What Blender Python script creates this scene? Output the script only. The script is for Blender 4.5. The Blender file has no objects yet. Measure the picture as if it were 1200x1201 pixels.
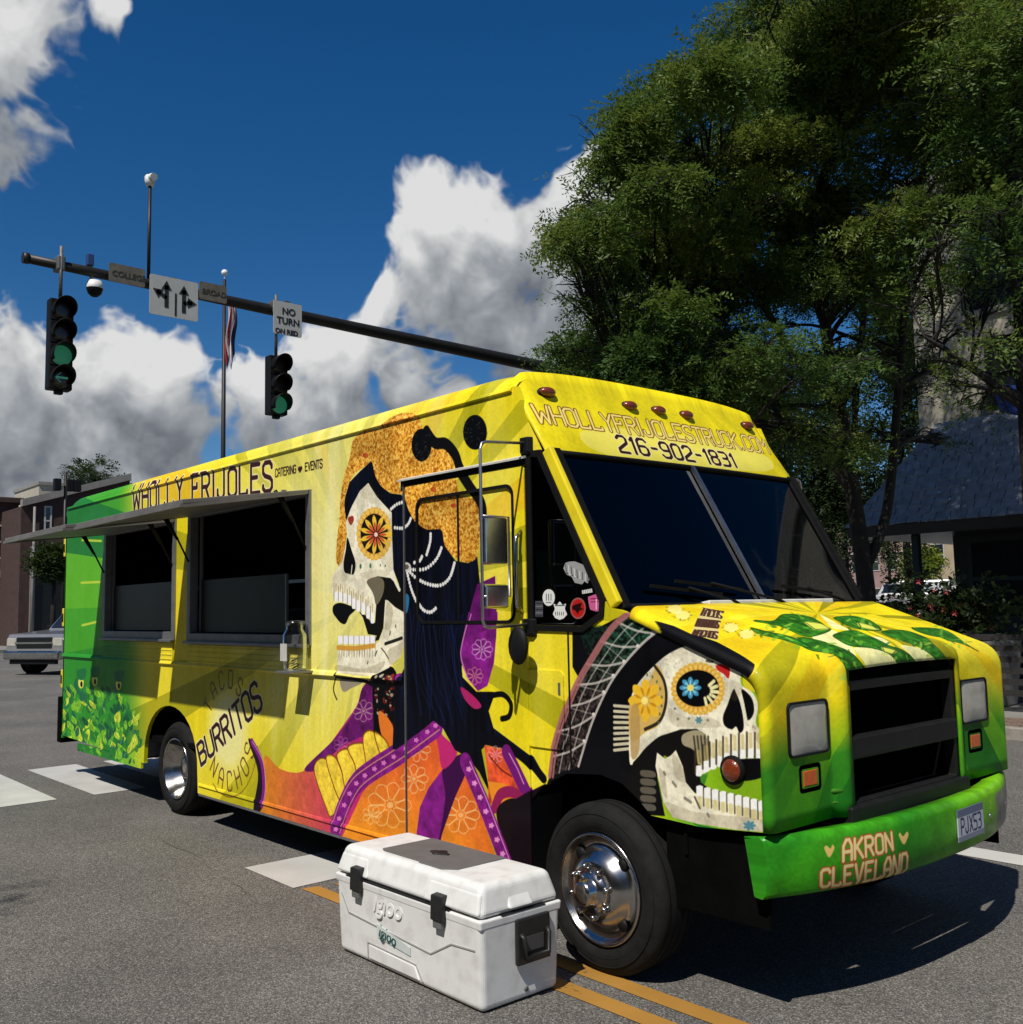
import bpy, bmesh, math, random
import numpy as np
from mathutils import Vector, Matrix, geometry

scene = bpy.context.scene
COL = scene.collection

# ---------------------------------------------------------------- measuring helpers
# the photograph's own camera (solved from its vanishing points); metres, truck side on y=0, road on z=0
F_PX, YAW, PIT, ROL = 1174.058, -0.853264846, 0.0957255831, -0.0192499895
CAM = np.array([0.0, -3.6, 1.746])
_f = np.array([math.sin(YAW) * math.cos(PIT), math.cos(YAW) * math.cos(PIT), math.sin(PIT)])
_r0 = np.array([math.cos(YAW), -math.sin(YAW), 0.0])
_u0 = np.cross(_r0, _f)
_r = _r0 * math.cos(ROL) + _u0 * math.sin(ROL)
_u = -_r0 * math.sin(ROL) + _u0 * math.cos(ROL)


def ray(px, py):
    return _f + (px - 600) / F_PX * _r - (py - 600) / F_PX * _u


def side(px, py, Y=0.0):
    d = ray(px, py)
    p = CAM + d * (Y - CAM[1]) / d[1]
    return float(p[0]), float(p[2])


def onx(px, py, X):
    d = ray(px, py)
    p = CAM + d * (X - CAM[0]) / d[0]
    return float(p[1]), float(p[2])


def gnd(px, py, z=0.0):
    d = ray(px, py)
    p = CAM + d * (z - CAM[2]) / d[2]
    return float(p[0]), float(p[1])


def dep(px, py, d):
    p = CAM + ray(px, py) * d
    return float(p[0]), float(p[1]), float(p[2])


def project(P):
    v = np.asarray(P) - CAM
    d = v @ _f
    return 600 + F_PX * (v @ _r) / d, 600 - F_PX * (v @ _u) / d


# ---------------------------------------------------------------- camera, sky, sun, exposure
cam_data = bpy.data.cameras.new('camera')
cam_data.sensor_fit = 'HORIZONTAL'
cam_data.sensor_width = 36.0
cam_data.lens = 36.0 * F_PX / 1200
cam_data.clip_start = 0.05
cam_data.clip_end = 3000
cam = bpy.data.objects.new('camera', cam_data)
COL.objects.link(cam)
cam.matrix_world = Matrix(((_r[0], _u[0], -_f[0], CAM[0]), (_r[1], _u[1], -_f[1], CAM[1]), (_r[2], _u[2], -_f[2], CAM[2]), (0, 0, 0, 1)))
scene.camera = cam

SUN_DIR = Vector((0.26, -0.655, 1.0)).normalized()      # towards the sun
sun_data = bpy.data.lights.new('sun', 'SUN')
sun_data.energy = 5.0
sun_data.angle = math.radians(0.53)
sun_data.color = (1.0, 0.95, 0.87)
sun = bpy.data.objects.new('sun', sun_data)
COL.objects.link(sun)
sun.rotation_euler = (-SUN_DIR).to_track_quat('-Z', 'Y').to_euler()

scene.view_settings.view_transform = 'Standard'
scene.view_settings.look = 'None'
scene.view_settings.exposure = 0.0
scene.view_settings.gamma = 1.0
scene.view_settings.use_curve_mapping = False

world = bpy.data.worlds.new('World')
scene.world = world
world.use_nodes = True
WN, WL = world.node_tree.nodes, world.node_tree.links
WN.clear()


def wn(t, **kw):
    n = WN.new(t)
    for k, v in kw.items():
        setattr(n, k, v)
    return n


sky = wn('ShaderNodeTexSky', sky_type='NISHITA', sun_disc=False)
sky.sun_elevation = math.asin(SUN_DIR.z)
sky.sun_rotation = math.atan2(SUN_DIR.x, SUN_DIR.y)
sky.air_density, sky.dust_density, sky.ozone_density, sky.altitude = 1.0, 0.3, 4.0, 800
hs = wn('ShaderNodeHueSaturation')
hs.inputs['Saturation'].default_value = 1.34
hs.inputs['Hue'].default_value = 0.503
hs.inputs['Value'].default_value = 0.88
WL.new(sky.outputs[0], hs.inputs['Color'])
bg_sky = wn('ShaderNodeBackground')
bg_sky.inputs['Strength'].default_value = 0.085
WL.new(hs.outputs[0], bg_sky.inputs['Color'])


def cloud_group():
    """direction -> cloud density: a few big heaps where the photograph has them, smaller ones all round the horizon"""
    g = bpy.data.node_groups.new('cloud_density', 'ShaderNodeTree')
    g.interface.new_socket('Vector', in_out='INPUT', socket_type='NodeSocketVector')
    g.interface.new_socket('Density', in_out='OUTPUT', socket_type='NodeSocketFloat')
    N, L = g.nodes, g.links
    gi, go = N.new('NodeGroupInput'), N.new('NodeGroupOutput')

    def math_(op, a, b=None, c=None):
        n = N.new('ShaderNodeMath')
        n.operation = op
        for i, v in enumerate((a, b, c)):
            if v is None:
                continue
            if isinstance(v, (int, float)):
                n.inputs[i].default_value = v
            else:
                L.new(v, n.inputs[i])
        return n.outputs[0]
    vec = gi.outputs[0]
    # gentle warp so the heaps are not round
    wnz = N.new('ShaderNodeTexNoise')
    wnz.inputs['Scale'].default_value = 7.0
    wnz.inputs['Detail'].default_value = 2.0
    L.new(vec, wnz.inputs['Vector'])
    sub = N.new('ShaderNodeVectorMath')
    sub.operation = 'SUBTRACT'
    L.new(wnz.outputs['Color'], sub.inputs[0])
    sub.inputs[1].default_value = (.5, .5, .5)
    mad = N.new('ShaderNodeVectorMath')
    mad.operation = 'MULTIPLY_ADD'
    L.new(sub.outputs[0], mad.inputs[0])
    mad.inputs[1].default_value = (.10, .10, .10)
    L.new(vec, mad.inputs[2])
    wv = mad.outputs[0]
    heaps = [(-10, 40, 80), (-50, 115, 104), (10, 0, 62), (125, -4, 26),
             (-10, 490, 125), (55, 450, 78), (130, 440, 74), (110, 530, 115), (185, 450, 66), (30, 600, 120), (180, 570, 110), (290, 470, 72), (330, 540, 110), (400, 450, 84), (440, 430, 74), (490, 450, 56), (540, 480, 48), (80, 680, 130), (260, 680, 130),
             (508, 275, 60), (590, 268, 74), (660, 250, 86), (715, 245, 84), (470, 310, 48), (560, 335, 84), (650, 345, 92), (610, 400, 70), (690, 410, 84), (450, 350, 40), (735, 300, 96), (640, 290, 100), (700, 290, 100), (560, 275, 60)]
    val = None
    for px, py, r in heaps:
        d = Vector(ray(px, py)).normalized()
        dn = N.new('ShaderNodeVectorMath')
        dn.operation = 'DISTANCE'
        L.new(wv, dn.inputs[0])
        dn.inputs[1].default_value = d
        v = math_('MULTIPLY_ADD', dn.outputs['Value'], -1174.0 / r, 1.0)
        val = v if val is None else math_('SMOOTH_MAX', val, v, 0.18)
    # clouds elsewhere round the sky: same kind, scattered
    far = N.new('ShaderNodeTexNoise')
    far.inputs['Scale'].default_value = 2.6
    far.inputs['Detail'].default_value = 2.0
    L.new(vec, far.inputs['Vector'])
    dn = N.new('ShaderNodeVectorMath')
    dn.operation = 'DISTANCE'
    L.new(vec, dn.inputs[0])
    dn.inputs[1].default_value = Vector(_f)
    outside = math_('MULTIPLY', math_('SUBTRACT', dn.outputs['Value'], .72), 4.0)
    fv = math_('MULTIPLY_ADD', far.outputs[0], 3.0, -1.85)
    fv = math_('MINIMUM', fv, outside)
    val = math_('MAXIMUM', val, fv)
    # cauliflower relief
    n1 = N.new('ShaderNodeTexNoise')
    n1.inputs['Scale'].default_value = 10.0
    n1.inputs['Detail'].default_value = 6.0
    n1.inputs['Roughness'].default_value = .54
    L.new(vec, n1.inputs['Vector'])
    n2 = N.new('ShaderNodeTexNoise')
    n2.inputs['Scale'].default_value = 21.0
    n2.inputs['Detail'].default_value = 3.0
    L.new(wv, n2.inputs['Vector'])
    bil = math_('MULTIPLY_ADD', math_('ABSOLUTE', math_('SUBTRACT', n2.outputs[0], .5)), -1.9, .20)
    rel = math_('ADD', math_('MULTIPLY_ADD', n1.outputs[0], 1.2, -.60), bil)
    out = math_('ADD', math_('ADD', math_('MINIMUM', val, .95), rel), -.14)
    L.new(out, go.inputs[0])
    return g


CG = cloud_group()
tc = wn('ShaderNodeTexCoord')


def dens(offset):
    g = wn('ShaderNodeGroup', node_tree=CG)
    if offset is None:
        WL.new(tc.outputs['Generated'], g.inputs[0])
    else:
        a = wn('ShaderNodeVectorMath', operation='ADD')
        WL.new(tc.outputs['Generated'], a.inputs[0])
        a.inputs[1].default_value = offset
        WL.new(a.outputs[0], g.inputs[0])
    return g.outputs[0]


def wmath(op, a, b=None, c=None, clamp=False):
    n = wn('ShaderNodeMath', operation=op, use_clamp=clamp)
    for i, v in enumerate((a, b, c)):
        if v is None:
            continue
        if isinstance(v, (int, float)):
            n.inputs[i].default_value = v
        else:
            WL.new(v, n.inputs[i])
    return n.outputs[0]


D0 = dens(None)
D1 = dens((.006, -.004, .030))
D2 = dens((-.012, -.012, .075))
cover = wn('ShaderNodeMapRange', interpolation_type='SMOOTHSTEP')
cover.inputs['From Min'].default_value = 0.02
cover.inputs['From Max'].default_value = 0.34
WL.new(D0, cover.inputs['Value'])
lit = wmath('ADD', wmath('MULTIPLY', wmath('SUBTRACT', D0, D1), .30), wmath('MULTIPLY', wmath('SUBTRACT', D0, D2), .46))
thick = wmath('MULTIPLY', wmath('MINIMUM', wmath('MAXIMUM', D0, 0.0), 1.2), -.26)
lum = wmath('ADD', wmath('ADD', lit, .50), thick, clamp=True)
ramp = wn('ShaderNodeValToRGB')
cr = ramp.color_ramp
cr.elements[0].position, cr.elements[0].color = 0.12, (.15, .165, .195, 1)
cr.elements[1].position, cr.elements[1].color = 1.0, (.76, .765, .76, 1)
e = cr.elements.new(.5)
e.color = (.33, .355, .385, 1)
e = cr.elements.new(.70)
e.color = (.50, .515, .53, 1)
WL.new(lum, ramp.inputs[0])
bg_cloud = wn('ShaderNodeBackground')
WL.new(ramp.outputs[0], bg_cloud.inputs['Color'])
bg_cloud.inputs['Strength'].default_value = .95
mixs = wn('ShaderNodeMixShader')
WL.new(cover.outputs[0], mixs.inputs[0])
WL.new(bg_sky.outputs[0], mixs.inputs[1])
WL.new(bg_cloud.outputs[0], mixs.inputs[2])
wo = wn('ShaderNodeOutputWorld')
WL.new(mixs.outputs[0], wo.inputs['Surface'])
world.cycles.sampling_method = 'MANUAL'
world.cycles.sample_map_resolution = 256
scene.cycles.max_bounces = 5
scene.cycles.diffuse_bounces = 3
scene.cycles.glossy_bounces = 3
scene.cycles.transparent_max_bounces = 12
scene.cycles.use_denoising = True


# ---------------------------------------------------------------- materials
def ramp_node(N, stops):
    r = N.new('ShaderNodeValToRGB')
    el = r.color_ramp.elements
    el[0].position, el[0].color = stops[0][0], (*stops[0][1], 1)
    el[1].position, el[1].color = stops[-1][0], (*stops[-1][1], 1)
    for p, c in stops[1:-1]:
        q = el.new(p)
        q.color = (*c, 1)
    return r


def mat(name, col, rough=.6, metal=0.0, var=.12, vscale=6.0, bump=0.0, bscale=60.0, coat=0.0, spec=.5, emit=None, estr=0.0, dirt=0.0, dcol=(.06, .05, .04), coords='Object'):
    m = bpy.data.materials.new(name)
    m.use_nodes = True
    N, L = m.node_tree.nodes, m.node_tree.links
    b = N['Principled BSDF']
    b.inputs['Roughness'].default_value = rough
    b.inputs['Metallic'].default_value = metal
    b.inputs['Coat Weight'].default_value = coat
    b.inputs['Coat Roughness'].default_value = .08
    b.inputs['Specular IOR Level'].default_value = spec
    tcn = N.new('ShaderNodeTexCoord')
    n = N.new('ShaderNodeTexNoise')
    n.inputs['Scale'].default_value = vscale
    n.inputs['Detail'].default_value = 6
    n.inputs['Roughness'].default_value = .62
    L.new(tcn.outputs[coords], n.inputs['Vector'])
    lo = tuple(max(0, c * (1 - var)) for c in col)
    hi = tuple(min(1, c * (1 + var)) for c in col)
    r = ramp_node(N, [(.3, lo), (.7, hi)])
    L.new(n.outputs[0], r.inputs[0])
    out = r.outputs[0]
    if dirt > 0:
        n2 = N.new('ShaderNodeTexNoise')
        n2.inputs['Scale'].default_value = vscale * 2.7
        n2.inputs['Detail'].default_value = 8
        L.new(tcn.outputs[coords], n2.inputs['Vector'])
        r2 = ramp_node(N, [(.48, (0, 0, 0)), (.75, (dirt,) * 3)])
        L.new(n2.outputs[0], r2.inputs[0])
        mx = N.new('ShaderNodeMix')
        mx.data_type = 'RGBA'
        L.new(r2.outputs[0], mx.inputs[0])
        L.new(out, mx.inputs[6])
        mx.inputs[7].default_value = (*dcol, 1)
        out = mx.outputs[2]
    L.new(out, b.inputs['Base Color'])
    if bump > 0:
        nb = N.new('ShaderNodeTexNoise')
        nb.inputs['Scale'].default_value = bscale
        nb.inputs['Detail'].default_value = 4
        L.new(tcn.outputs[coords], nb.inputs['Vector'])
        bp = N.new('ShaderNodeBump')
        bp.inputs['Strength'].default_value = bump
        bp.inputs['Distance'].default_value = .01
        L.new(nb.outputs[0], bp.inputs['Height'])
        L.new(bp.outputs[0], b.inputs['Normal'])
    if emit:
        b.inputs['Emission Color'].default_value = (*emit, 1)
        b.inputs['Emission Strength'].default_value = estr
    return m


def mat_image(name, img, rough=.42, coat=.03, ripple=.02):
    m = bpy.data.materials.new(name)
    m.use_nodes = True
    N, L = m.node_tree.nodes, m.node_tree.links
    b = N['Principled BSDF']
    t = N.new('ShaderNodeTexImage')
    t.image = img
    t.extension = 'EXTEND'
    uv = N.new('ShaderNodeUVMap')
    uv.uv_map = 'print'
    L.new(uv.outputs[0], t.inputs[0])
    tcn = N.new('ShaderNodeTexCoord')
    n = N.new('ShaderNodeTexNoise')
    n.inputs['Scale'].default_value = 3.0
    n.inputs['Detail'].default_value = 8
    n.inputs['Roughness'].default_value = .7
    L.new(tcn.outputs['Object'], n.inputs['Vector'])
    r = ramp_node(N, [(.35, (.94, .935, .92)), (.62, (1, 1, 1))])
    L.new(n.outputs[0], r.inputs[0])
    mx = N.new('ShaderNodeMix')
    mx.data_type = 'RGBA'
    mx.blend_type = 'MULTIPLY'
    mx.inputs[0].default_value = 1.0
    L.new(t.outputs[0], mx.inputs[6])
    L.new(r.outputs[0], mx.inputs[7])
    L.new(mx.outputs[2], b.inputs['Base Color'])
    rr = ramp_node(N, [(.3, (rough + .15,) * 3), (.7, (rough - .08,) * 3)])
    L.new(n.outputs[0], rr.inputs[0])
    L.new(rr.outputs[0], b.inputs['Roughness'])
    b.inputs['Coat Weight'].default_value = coat
    b.inputs['Coat Roughness'].default_value = .12
    b.inputs['Specular IOR Level'].default_value = .10
    nb = N.new('ShaderNodeTexNoise')
    nb.inputs['Scale'].default_value = 2.2
    nb.inputs['Detail'].default_value = 2
    L.new(tcn.outputs['Object'], nb.inputs['Vector'])
    bp = N.new('ShaderNodeBump')
    bp.inputs['Strength'].default_value = ripple
    bp.inputs['Distance'].default_value = .1
    L.new(nb.outputs[0], bp.inputs['Height'])
    L.new(bp.outputs[0], b.inputs['Normal'])
    return m


def mat_glass(name, tint=(.05, .06, .07), alpha=.5, rough=.03):
    """thin tinted pane: reflects by fresnel, lets part of what is behind through"""
    m = bpy.data.materials.new(name)
    m.use_nodes = True
    N, L = m.node_tree.nodes, m.node_tree.links
    N.remove(N['Principled BSDF'])
    out = N['Material Output']
    tr = N.new('ShaderNodeBsdfTransparent')
    tr.inputs[0].default_value = (*[alpha * (.8 + t) for t in tint], 1)
    gl = N.new('ShaderNodeBsdfGlossy')
    gl.inputs['Roughness'].default_value = rough
    gl.inputs['Color'].default_value = (.9, .95, 1, 1)
    fr = N.new('ShaderNodeFresnel')
    fr.inputs[0].default_value = 1.5
    mx = N.new('ShaderNodeMixShader')
    hf = N.new('ShaderNodeMath')
    hf.operation = 'MULTIPLY'
    hf.inputs[1].default_value = .6
    L.new(fr.outputs[0], hf.inputs[0])
    L.new(hf.outputs[0], mx.inputs[0])
    L.new(tr.outputs[0], mx.inputs[1])
    L.new(gl.outputs[0], mx.inputs[2])
    L.new(mx.outputs[0], out.inputs[0])
    return m


M = {}
M['black_rubber'] = mat('black_rubber', (.006, .006, .006), .75, var=.3, vscale=20, spec=.12)
M['tyre'] = mat('tyre_rubber', (.011, .011, .011), .78, var=.35, vscale=14, bump=.15, bscale=90, dirt=.2, dcol=(.02, .019, .017), spec=.15)
M['chrome'] = mat('chrome', (.46, .445, .43), .2, 1.0, var=.18, vscale=9, dirt=.55, dcol=(.12, .095, .07))
M['steel'] = mat('brushed_steel', (.45, .45, .46), .38, 1.0, var=.15, vscale=12)
M['alu'] = mat('aluminium', (.24, .24, .245), .5, .7, var=.15, vscale=8, dirt=.2)
M['alu_matt'] = mat('weathered_aluminium_sheet', (.17, .165, .155), .6, .2, var=.18, vscale=3, dirt=.3)
M['dark'] = mat('black_paint', (.006, .006, .0065), .6, var=.3, vscale=8, spec=.2)
M['under'] = mat('underbody', (.003, .003, .003), .95, var=.4, vscale=6, spec=.03)
M['grille'] = mat('black_grille', (.009, .009, .009), .5, var=.3, vscale=10, dirt=.2, dcol=(.03, .028, .025), spec=.25)
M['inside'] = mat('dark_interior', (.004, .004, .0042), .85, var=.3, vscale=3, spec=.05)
M['amber'] = mat('amber_lens', (.17, .028, .006), .25, var=.25, vscale=40, coat=.6, bump=.25, bscale=140)
M['amber_bright'] = mat('orange_lens', (.60, .10, .010), .3, var=.2, vscale=40, coat=.4, bump=.25, bscale=140)
M['lens'] = mat('aged_headlight_lens', (.42, .40, .34), .18, var=.15, vscale=9, coat=.8, dirt=.2, dcol=(.2, .17, .12))
M['white_plastic'] = mat('white_plastic', (.72, .72, .70), .45, var=.05, vscale=7, dirt=.22, dcol=(.35, .33, .29))
M['glass_dark'] = mat_glass('tinted_glass', (.02, .03, .05), .05)
M['glass_window'] = mat_glass('serving_window_glass', (.05, .05, .05), .55, .06)
M['plexi'] = mat('scuffed_screen', (.012, .012, .0115), .4, var=.35, vscale=2.2, dirt=.25, dcol=(.03, .03, .027), spec=.2)


# ---------------------------------------------------------------- geometry
def new_obj(name, data, parent=None):
    o = bpy.data.objects.new(name, data)
    COL.objects.link(o)
    if parent is not None:
        o.parent = parent
    return o


def thing(name, label, cat, loc=(0, 0, 0), rotz=0.0, group=None):
    o = new_obj(name, None)
    o.empty_display_size = .3
    o.location = loc
    o.rotation_euler = (0, 0, rotz)
    o['label'], o['category'] = label, cat
    if group:
        o['group'] = group
    return o


def tag(o, label, cat, group=None):
    o['label'], o['category'] = label, cat
    if group:
        o['group'] = group
    return o


def structure(o):
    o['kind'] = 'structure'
    return o


def top_of(o):
    while o.parent is not None:
        o = o.parent
    return o


class MB:
    def __init__(s):
        s.v, s.f, s.mi, s.smooth = [], [], [], []

    def add(s, vs, fs, mi=0, smooth=False):
        k = len(s.v)
        s.v += [tuple(map(float, p)) for p in vs]
        for f in fs:
            s.f.append(tuple(i + k for i in f))
            s.mi.append(mi)
            s.smooth.append(smooth)
        return s

    def box(s, a, b, mi=0):
        (x0, y0, z0), (x1, y1, z1) = a, b
        return s.add([(x0, y0, z0), (x1, y0, z0), (x1, y1, z0), (x0, y1, z0), (x0, y0, z1), (x1, y0, z1), (x1, y1, z1), (x0, y1, z1)],
                     [(0, 3, 2, 1), (4, 5, 6, 7), (0, 1, 5, 4), (1, 2, 6, 5), (2, 3, 7, 6), (3, 0, 4, 7)], mi)

    def hexa(s, p, mi=0):
        """8 corners: bottom 4 ccw, top 4 ccw"""
        return s.add(p, [(0, 3, 2, 1), (4, 5, 6, 7), (0, 1, 5, 4), (1, 2, 6, 5), (2, 3, 7, 6), (3, 0, 4, 7)], mi)

    def beam(s, a, b, w, h=None, mi=0, up=(0, 0, 1)):
        h = h or w
        a, b = Vector(a), Vector(b)
        d = (b - a).normalized()
        u = Vector(up)
        if abs(d.dot(u)) > .98:
            u = Vector((1, 0, 0))
        r = d.cross(u).normalized()
        u = r.cross(d).normalized()
        P = []
        for c in (a, b):
            for i, j in ((-1, -1), (1, -1), (1, 1), (-1, 1)):
                P.append(c + r * i * w / 2 + u * j * h / 2)
        return s.add(P, [(3, 2, 1, 0), (4, 5, 6, 7), (0, 1, 5, 4), (1, 2, 6, 5), (2, 3, 7, 6), (3, 0, 4, 7)], mi)

    def tube(s, pts, r, n=10, mi=0, caps=True, radii=None):
        P = [Vector(p) for p in pts]
        rings = []
        prev = None
        for i, p in enumerate(P):
            d = (P[min(i + 1, len(P) - 1)] - P[max(i - 1, 0)]).normalized()
            if prev is None:
                u = Vector((0, 0, 1)) if abs(d.z) < .9 else Vector((1, 0, 0))
            else:
                u = prev
            a = d.cross(u).normalized()
            u = a.cross(d).normalized()
            prev = u
            rr = radii[i] if radii else r
            rings.append([p + (a * math.cos(2 * math.pi * k / n) + u * math.sin(2 * math.pi * k / n)) * rr for k in range(n)])
        vs = [q for ring in rings for q in ring]
        fs = []
        for i in range(len(P) - 1):
            for k in range(n):
                fs.append((i * n + k, i * n + (k + 1) % n, (i + 1) * n + (k + 1) % n, (i + 1) * n + k))
        s.add(vs, fs, mi, True)
        if caps:
            s.add(rings[0], [tuple(range(n - 1, -1, -1))], mi)
            s.add(rings[-1], [tuple(range(n))], mi)
        return s

    def lathe(s, prof, c, axis='y', n=40, mi=0, sx=1.0, sz=1.0, smooth=True, closed=False):
        """prof: (radius, offset along axis)"""
        vs = []
        for r, t in prof:
            for k in range(n):
                a = 2 * math.pi * k / n
                p, q = r * math.cos(a) * sx, r * math.sin(a) * sz
                vs.append({'y': (c[0] + p, c[1] + t, c[2] + q), 'x': (c[0] + t, c[1] + p, c[2] + q), 'z': (c[0] + p, c[1] + q, c[2] + t)}[axis])
        fs = []
        m = len(prof)
        for i in range(m if closed else m - 1):
            j = (i + 1) % m
            for k in range(n):
                fs.append((i * n + k, i * n + (k + 1) % n, j * n + (k + 1) % n, j * n + k))
        return s.add(vs, fs, mi, smooth)

    def ellipsoid(s, c, r, nu=14, nv=8, mi=0):
        vs, fs = [], []
        for i in range(nv + 1):
            t = math.pi * i / nv
            for k in range(nu):
                a = 2 * math.pi * k / nu
                vs.append((c[0] + r[0] * math.sin(t) * math.cos(a), c[1] + r[1] * math.sin(t) * math.sin(a), c[2] + r[2] * math.cos(t)))
        for i in range(nv):
            for k in range(nu):
                fs.append((i * nu + k, (i + 1) * nu + k, (i + 1) * nu + (k + 1) % nu, i * nu + (k + 1) % nu))
        return s.add(vs, fs, mi, True)

    def poly(s, outer, holes=(), frame=None, depth=.02, mi=0, back=True):
        """flat polygon with holes, outline points (a,b) placed by frame(a,b,t) with t=0 front, 1 back"""
        loops = [list(outer)] + [list(h) for h in holes]
        flat = [p for l in loops for p in l]
        tris = geometry.tessellate_polygon([[Vector((p[0], p[1], 0)) for p in l] for l in loops])
        n = len(flat)
        s.add([frame(a, b, 0) for a, b in flat], tris, mi)
        if depth:
            s.add([frame(a, b, 1) for a, b in flat], [t[::-1] for t in tris], mi)
            k = 0
            for l in loops:
                m = len(l)
                s.add([frame(a, b, 0) for a, b in l] + [frame(a, b, 1) for a, b in l], [(i, (i + 1) % m, m + (i + 1) % m, m + i) for i in range(m)], mi)
        return s

    def build(s, name, mats, parent=None, uv=None, bevel=0.0, local=False, subsurf=0, seg=2):
        me = bpy.data.meshes.new(name)
        off = Vector((0, 0, 0))
        if parent is not None and not local:
            off = Vector(top_of(parent).location)
        me.from_pydata([(x - off.x, y - off.y, z - off.z) for x, y, z in s.v], [], s.f)
        if not isinstance(mats, (list, tuple)):
            mats = [mats]
        for m_ in mats:
            me.materials.append(m_)
        me.polygons.foreach_set('material_index', s.mi)
        me.polygons.foreach_set('use_smooth', s.smooth)
        bm = bmesh.new()
        bm.from_mesh(me)
        bmesh.ops.remove_doubles(bm, verts=bm.verts, dist=1e-5)
        bmesh.ops.recalc_face_normals(bm, faces=bm.faces)
        bm.to_mesh(me)
        bm.free()
        if uv:
            lay = me.uv_layers.new(name='print')
            co = [v.co + off for v in me.vertices]
            for lp in me.loops:
                lay.data[lp.index].uv = uv(co[lp.vertex_index])
        o = new_obj(name, me, parent)
        if bevel:
            b = o.modifiers.new('bevel', 'BEVEL')
            b.width, b.segments, b.limit_method = bevel, seg, 'ANGLE'
            b.angle_limit = math.radians(40)
        if subsurf:
            b = o.modifiers.new('sub', 'SUBSURF')
            b.levels = b.render_levels = subsurf
        return o


def copy_tree(o, parent=None):
    c = o.copy()
    COL.objects.link(c)
    c.parent = parent
    for ch in [x for x in bpy.data.objects if x.parent == o]:
        copy_tree(ch, c)
    return c


def rrect(x0, z0, x1, z1, r, n=5):
    out = []
    for cx, cz, a in ((x1 - r, z0 + r, -90), (x1 - r, z1 - r, 0), (x0 + r, z1 - r, 90), (x0 + r, z0 + r, 180)):
        for k in range(n + 1):
            t = math.radians(a + 90 * k / n)
            out.append((cx + r * math.cos(t), cz + r * math.sin(t)))
    return out


def sidef(y0, th):
    return lambda a, b, t: (a, y0 + th * t, b)


# ---------------------------------------------------------------- the printed wrap, drawn by code
rng = np.random.default_rng(7)


def hexc(r, g, b):
    return np.array([r, g, b], np.float32) / 255


def vnoise(h, w, cell, seed, cy=None):
    g = np.random.default_rng(seed)
    cy = cy or cell
    gh, gw = int(h / cy) + 3, int(w / cell) + 3
    a = g.random((gh, gw)).astype(np.float32)
    y = np.arange(h) / cy
    x = np.arange(w) / cell
    yi, xi = y.astype(int), x.astype(int)
    fy, fx = (y - yi)[:, None], (x - xi)[None]
    fy = fy * fy * (3 - 2 * fy)
    fx = fx * fx * (3 - 2 * fx)
    r0 = a[yi][:, xi] * (1 - fx) + a[yi][:, xi + 1] * fx
    r1 = a[yi + 1][:, xi] * (1 - fx) + a[yi + 1][:, xi + 1] * fx
    return (r0 * (1 - fy) + r1 * fy).astype(np.float32)


def smooth_pts(pts, closed=True, n=6):
    P = np.asarray(pts, float)
    m = len(P)
    out = []
    rngi = range(m) if closed else range(m - 1)
    for i in rngi:
        if closed:
            a, b, c, d = P[(i - 1) % m], P[i], P[(i + 1) % m], P[(i + 2) % m]
        else:
            a, b, c, d = P[max(i - 1, 0)], P[i], P[i + 1], P[min(i + 2, m - 1)]
        for k in range(n):
            t = k / n
            out.append(0.5 * ((2 * b) + (c - a) * t + (2 * a - 5 * b + 4 * c - d) * t * t + (3 * b - a - 3 * c + d) * t ** 3))
    if not closed:
        out.append(P[-1])
    return np.array(out)


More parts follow.
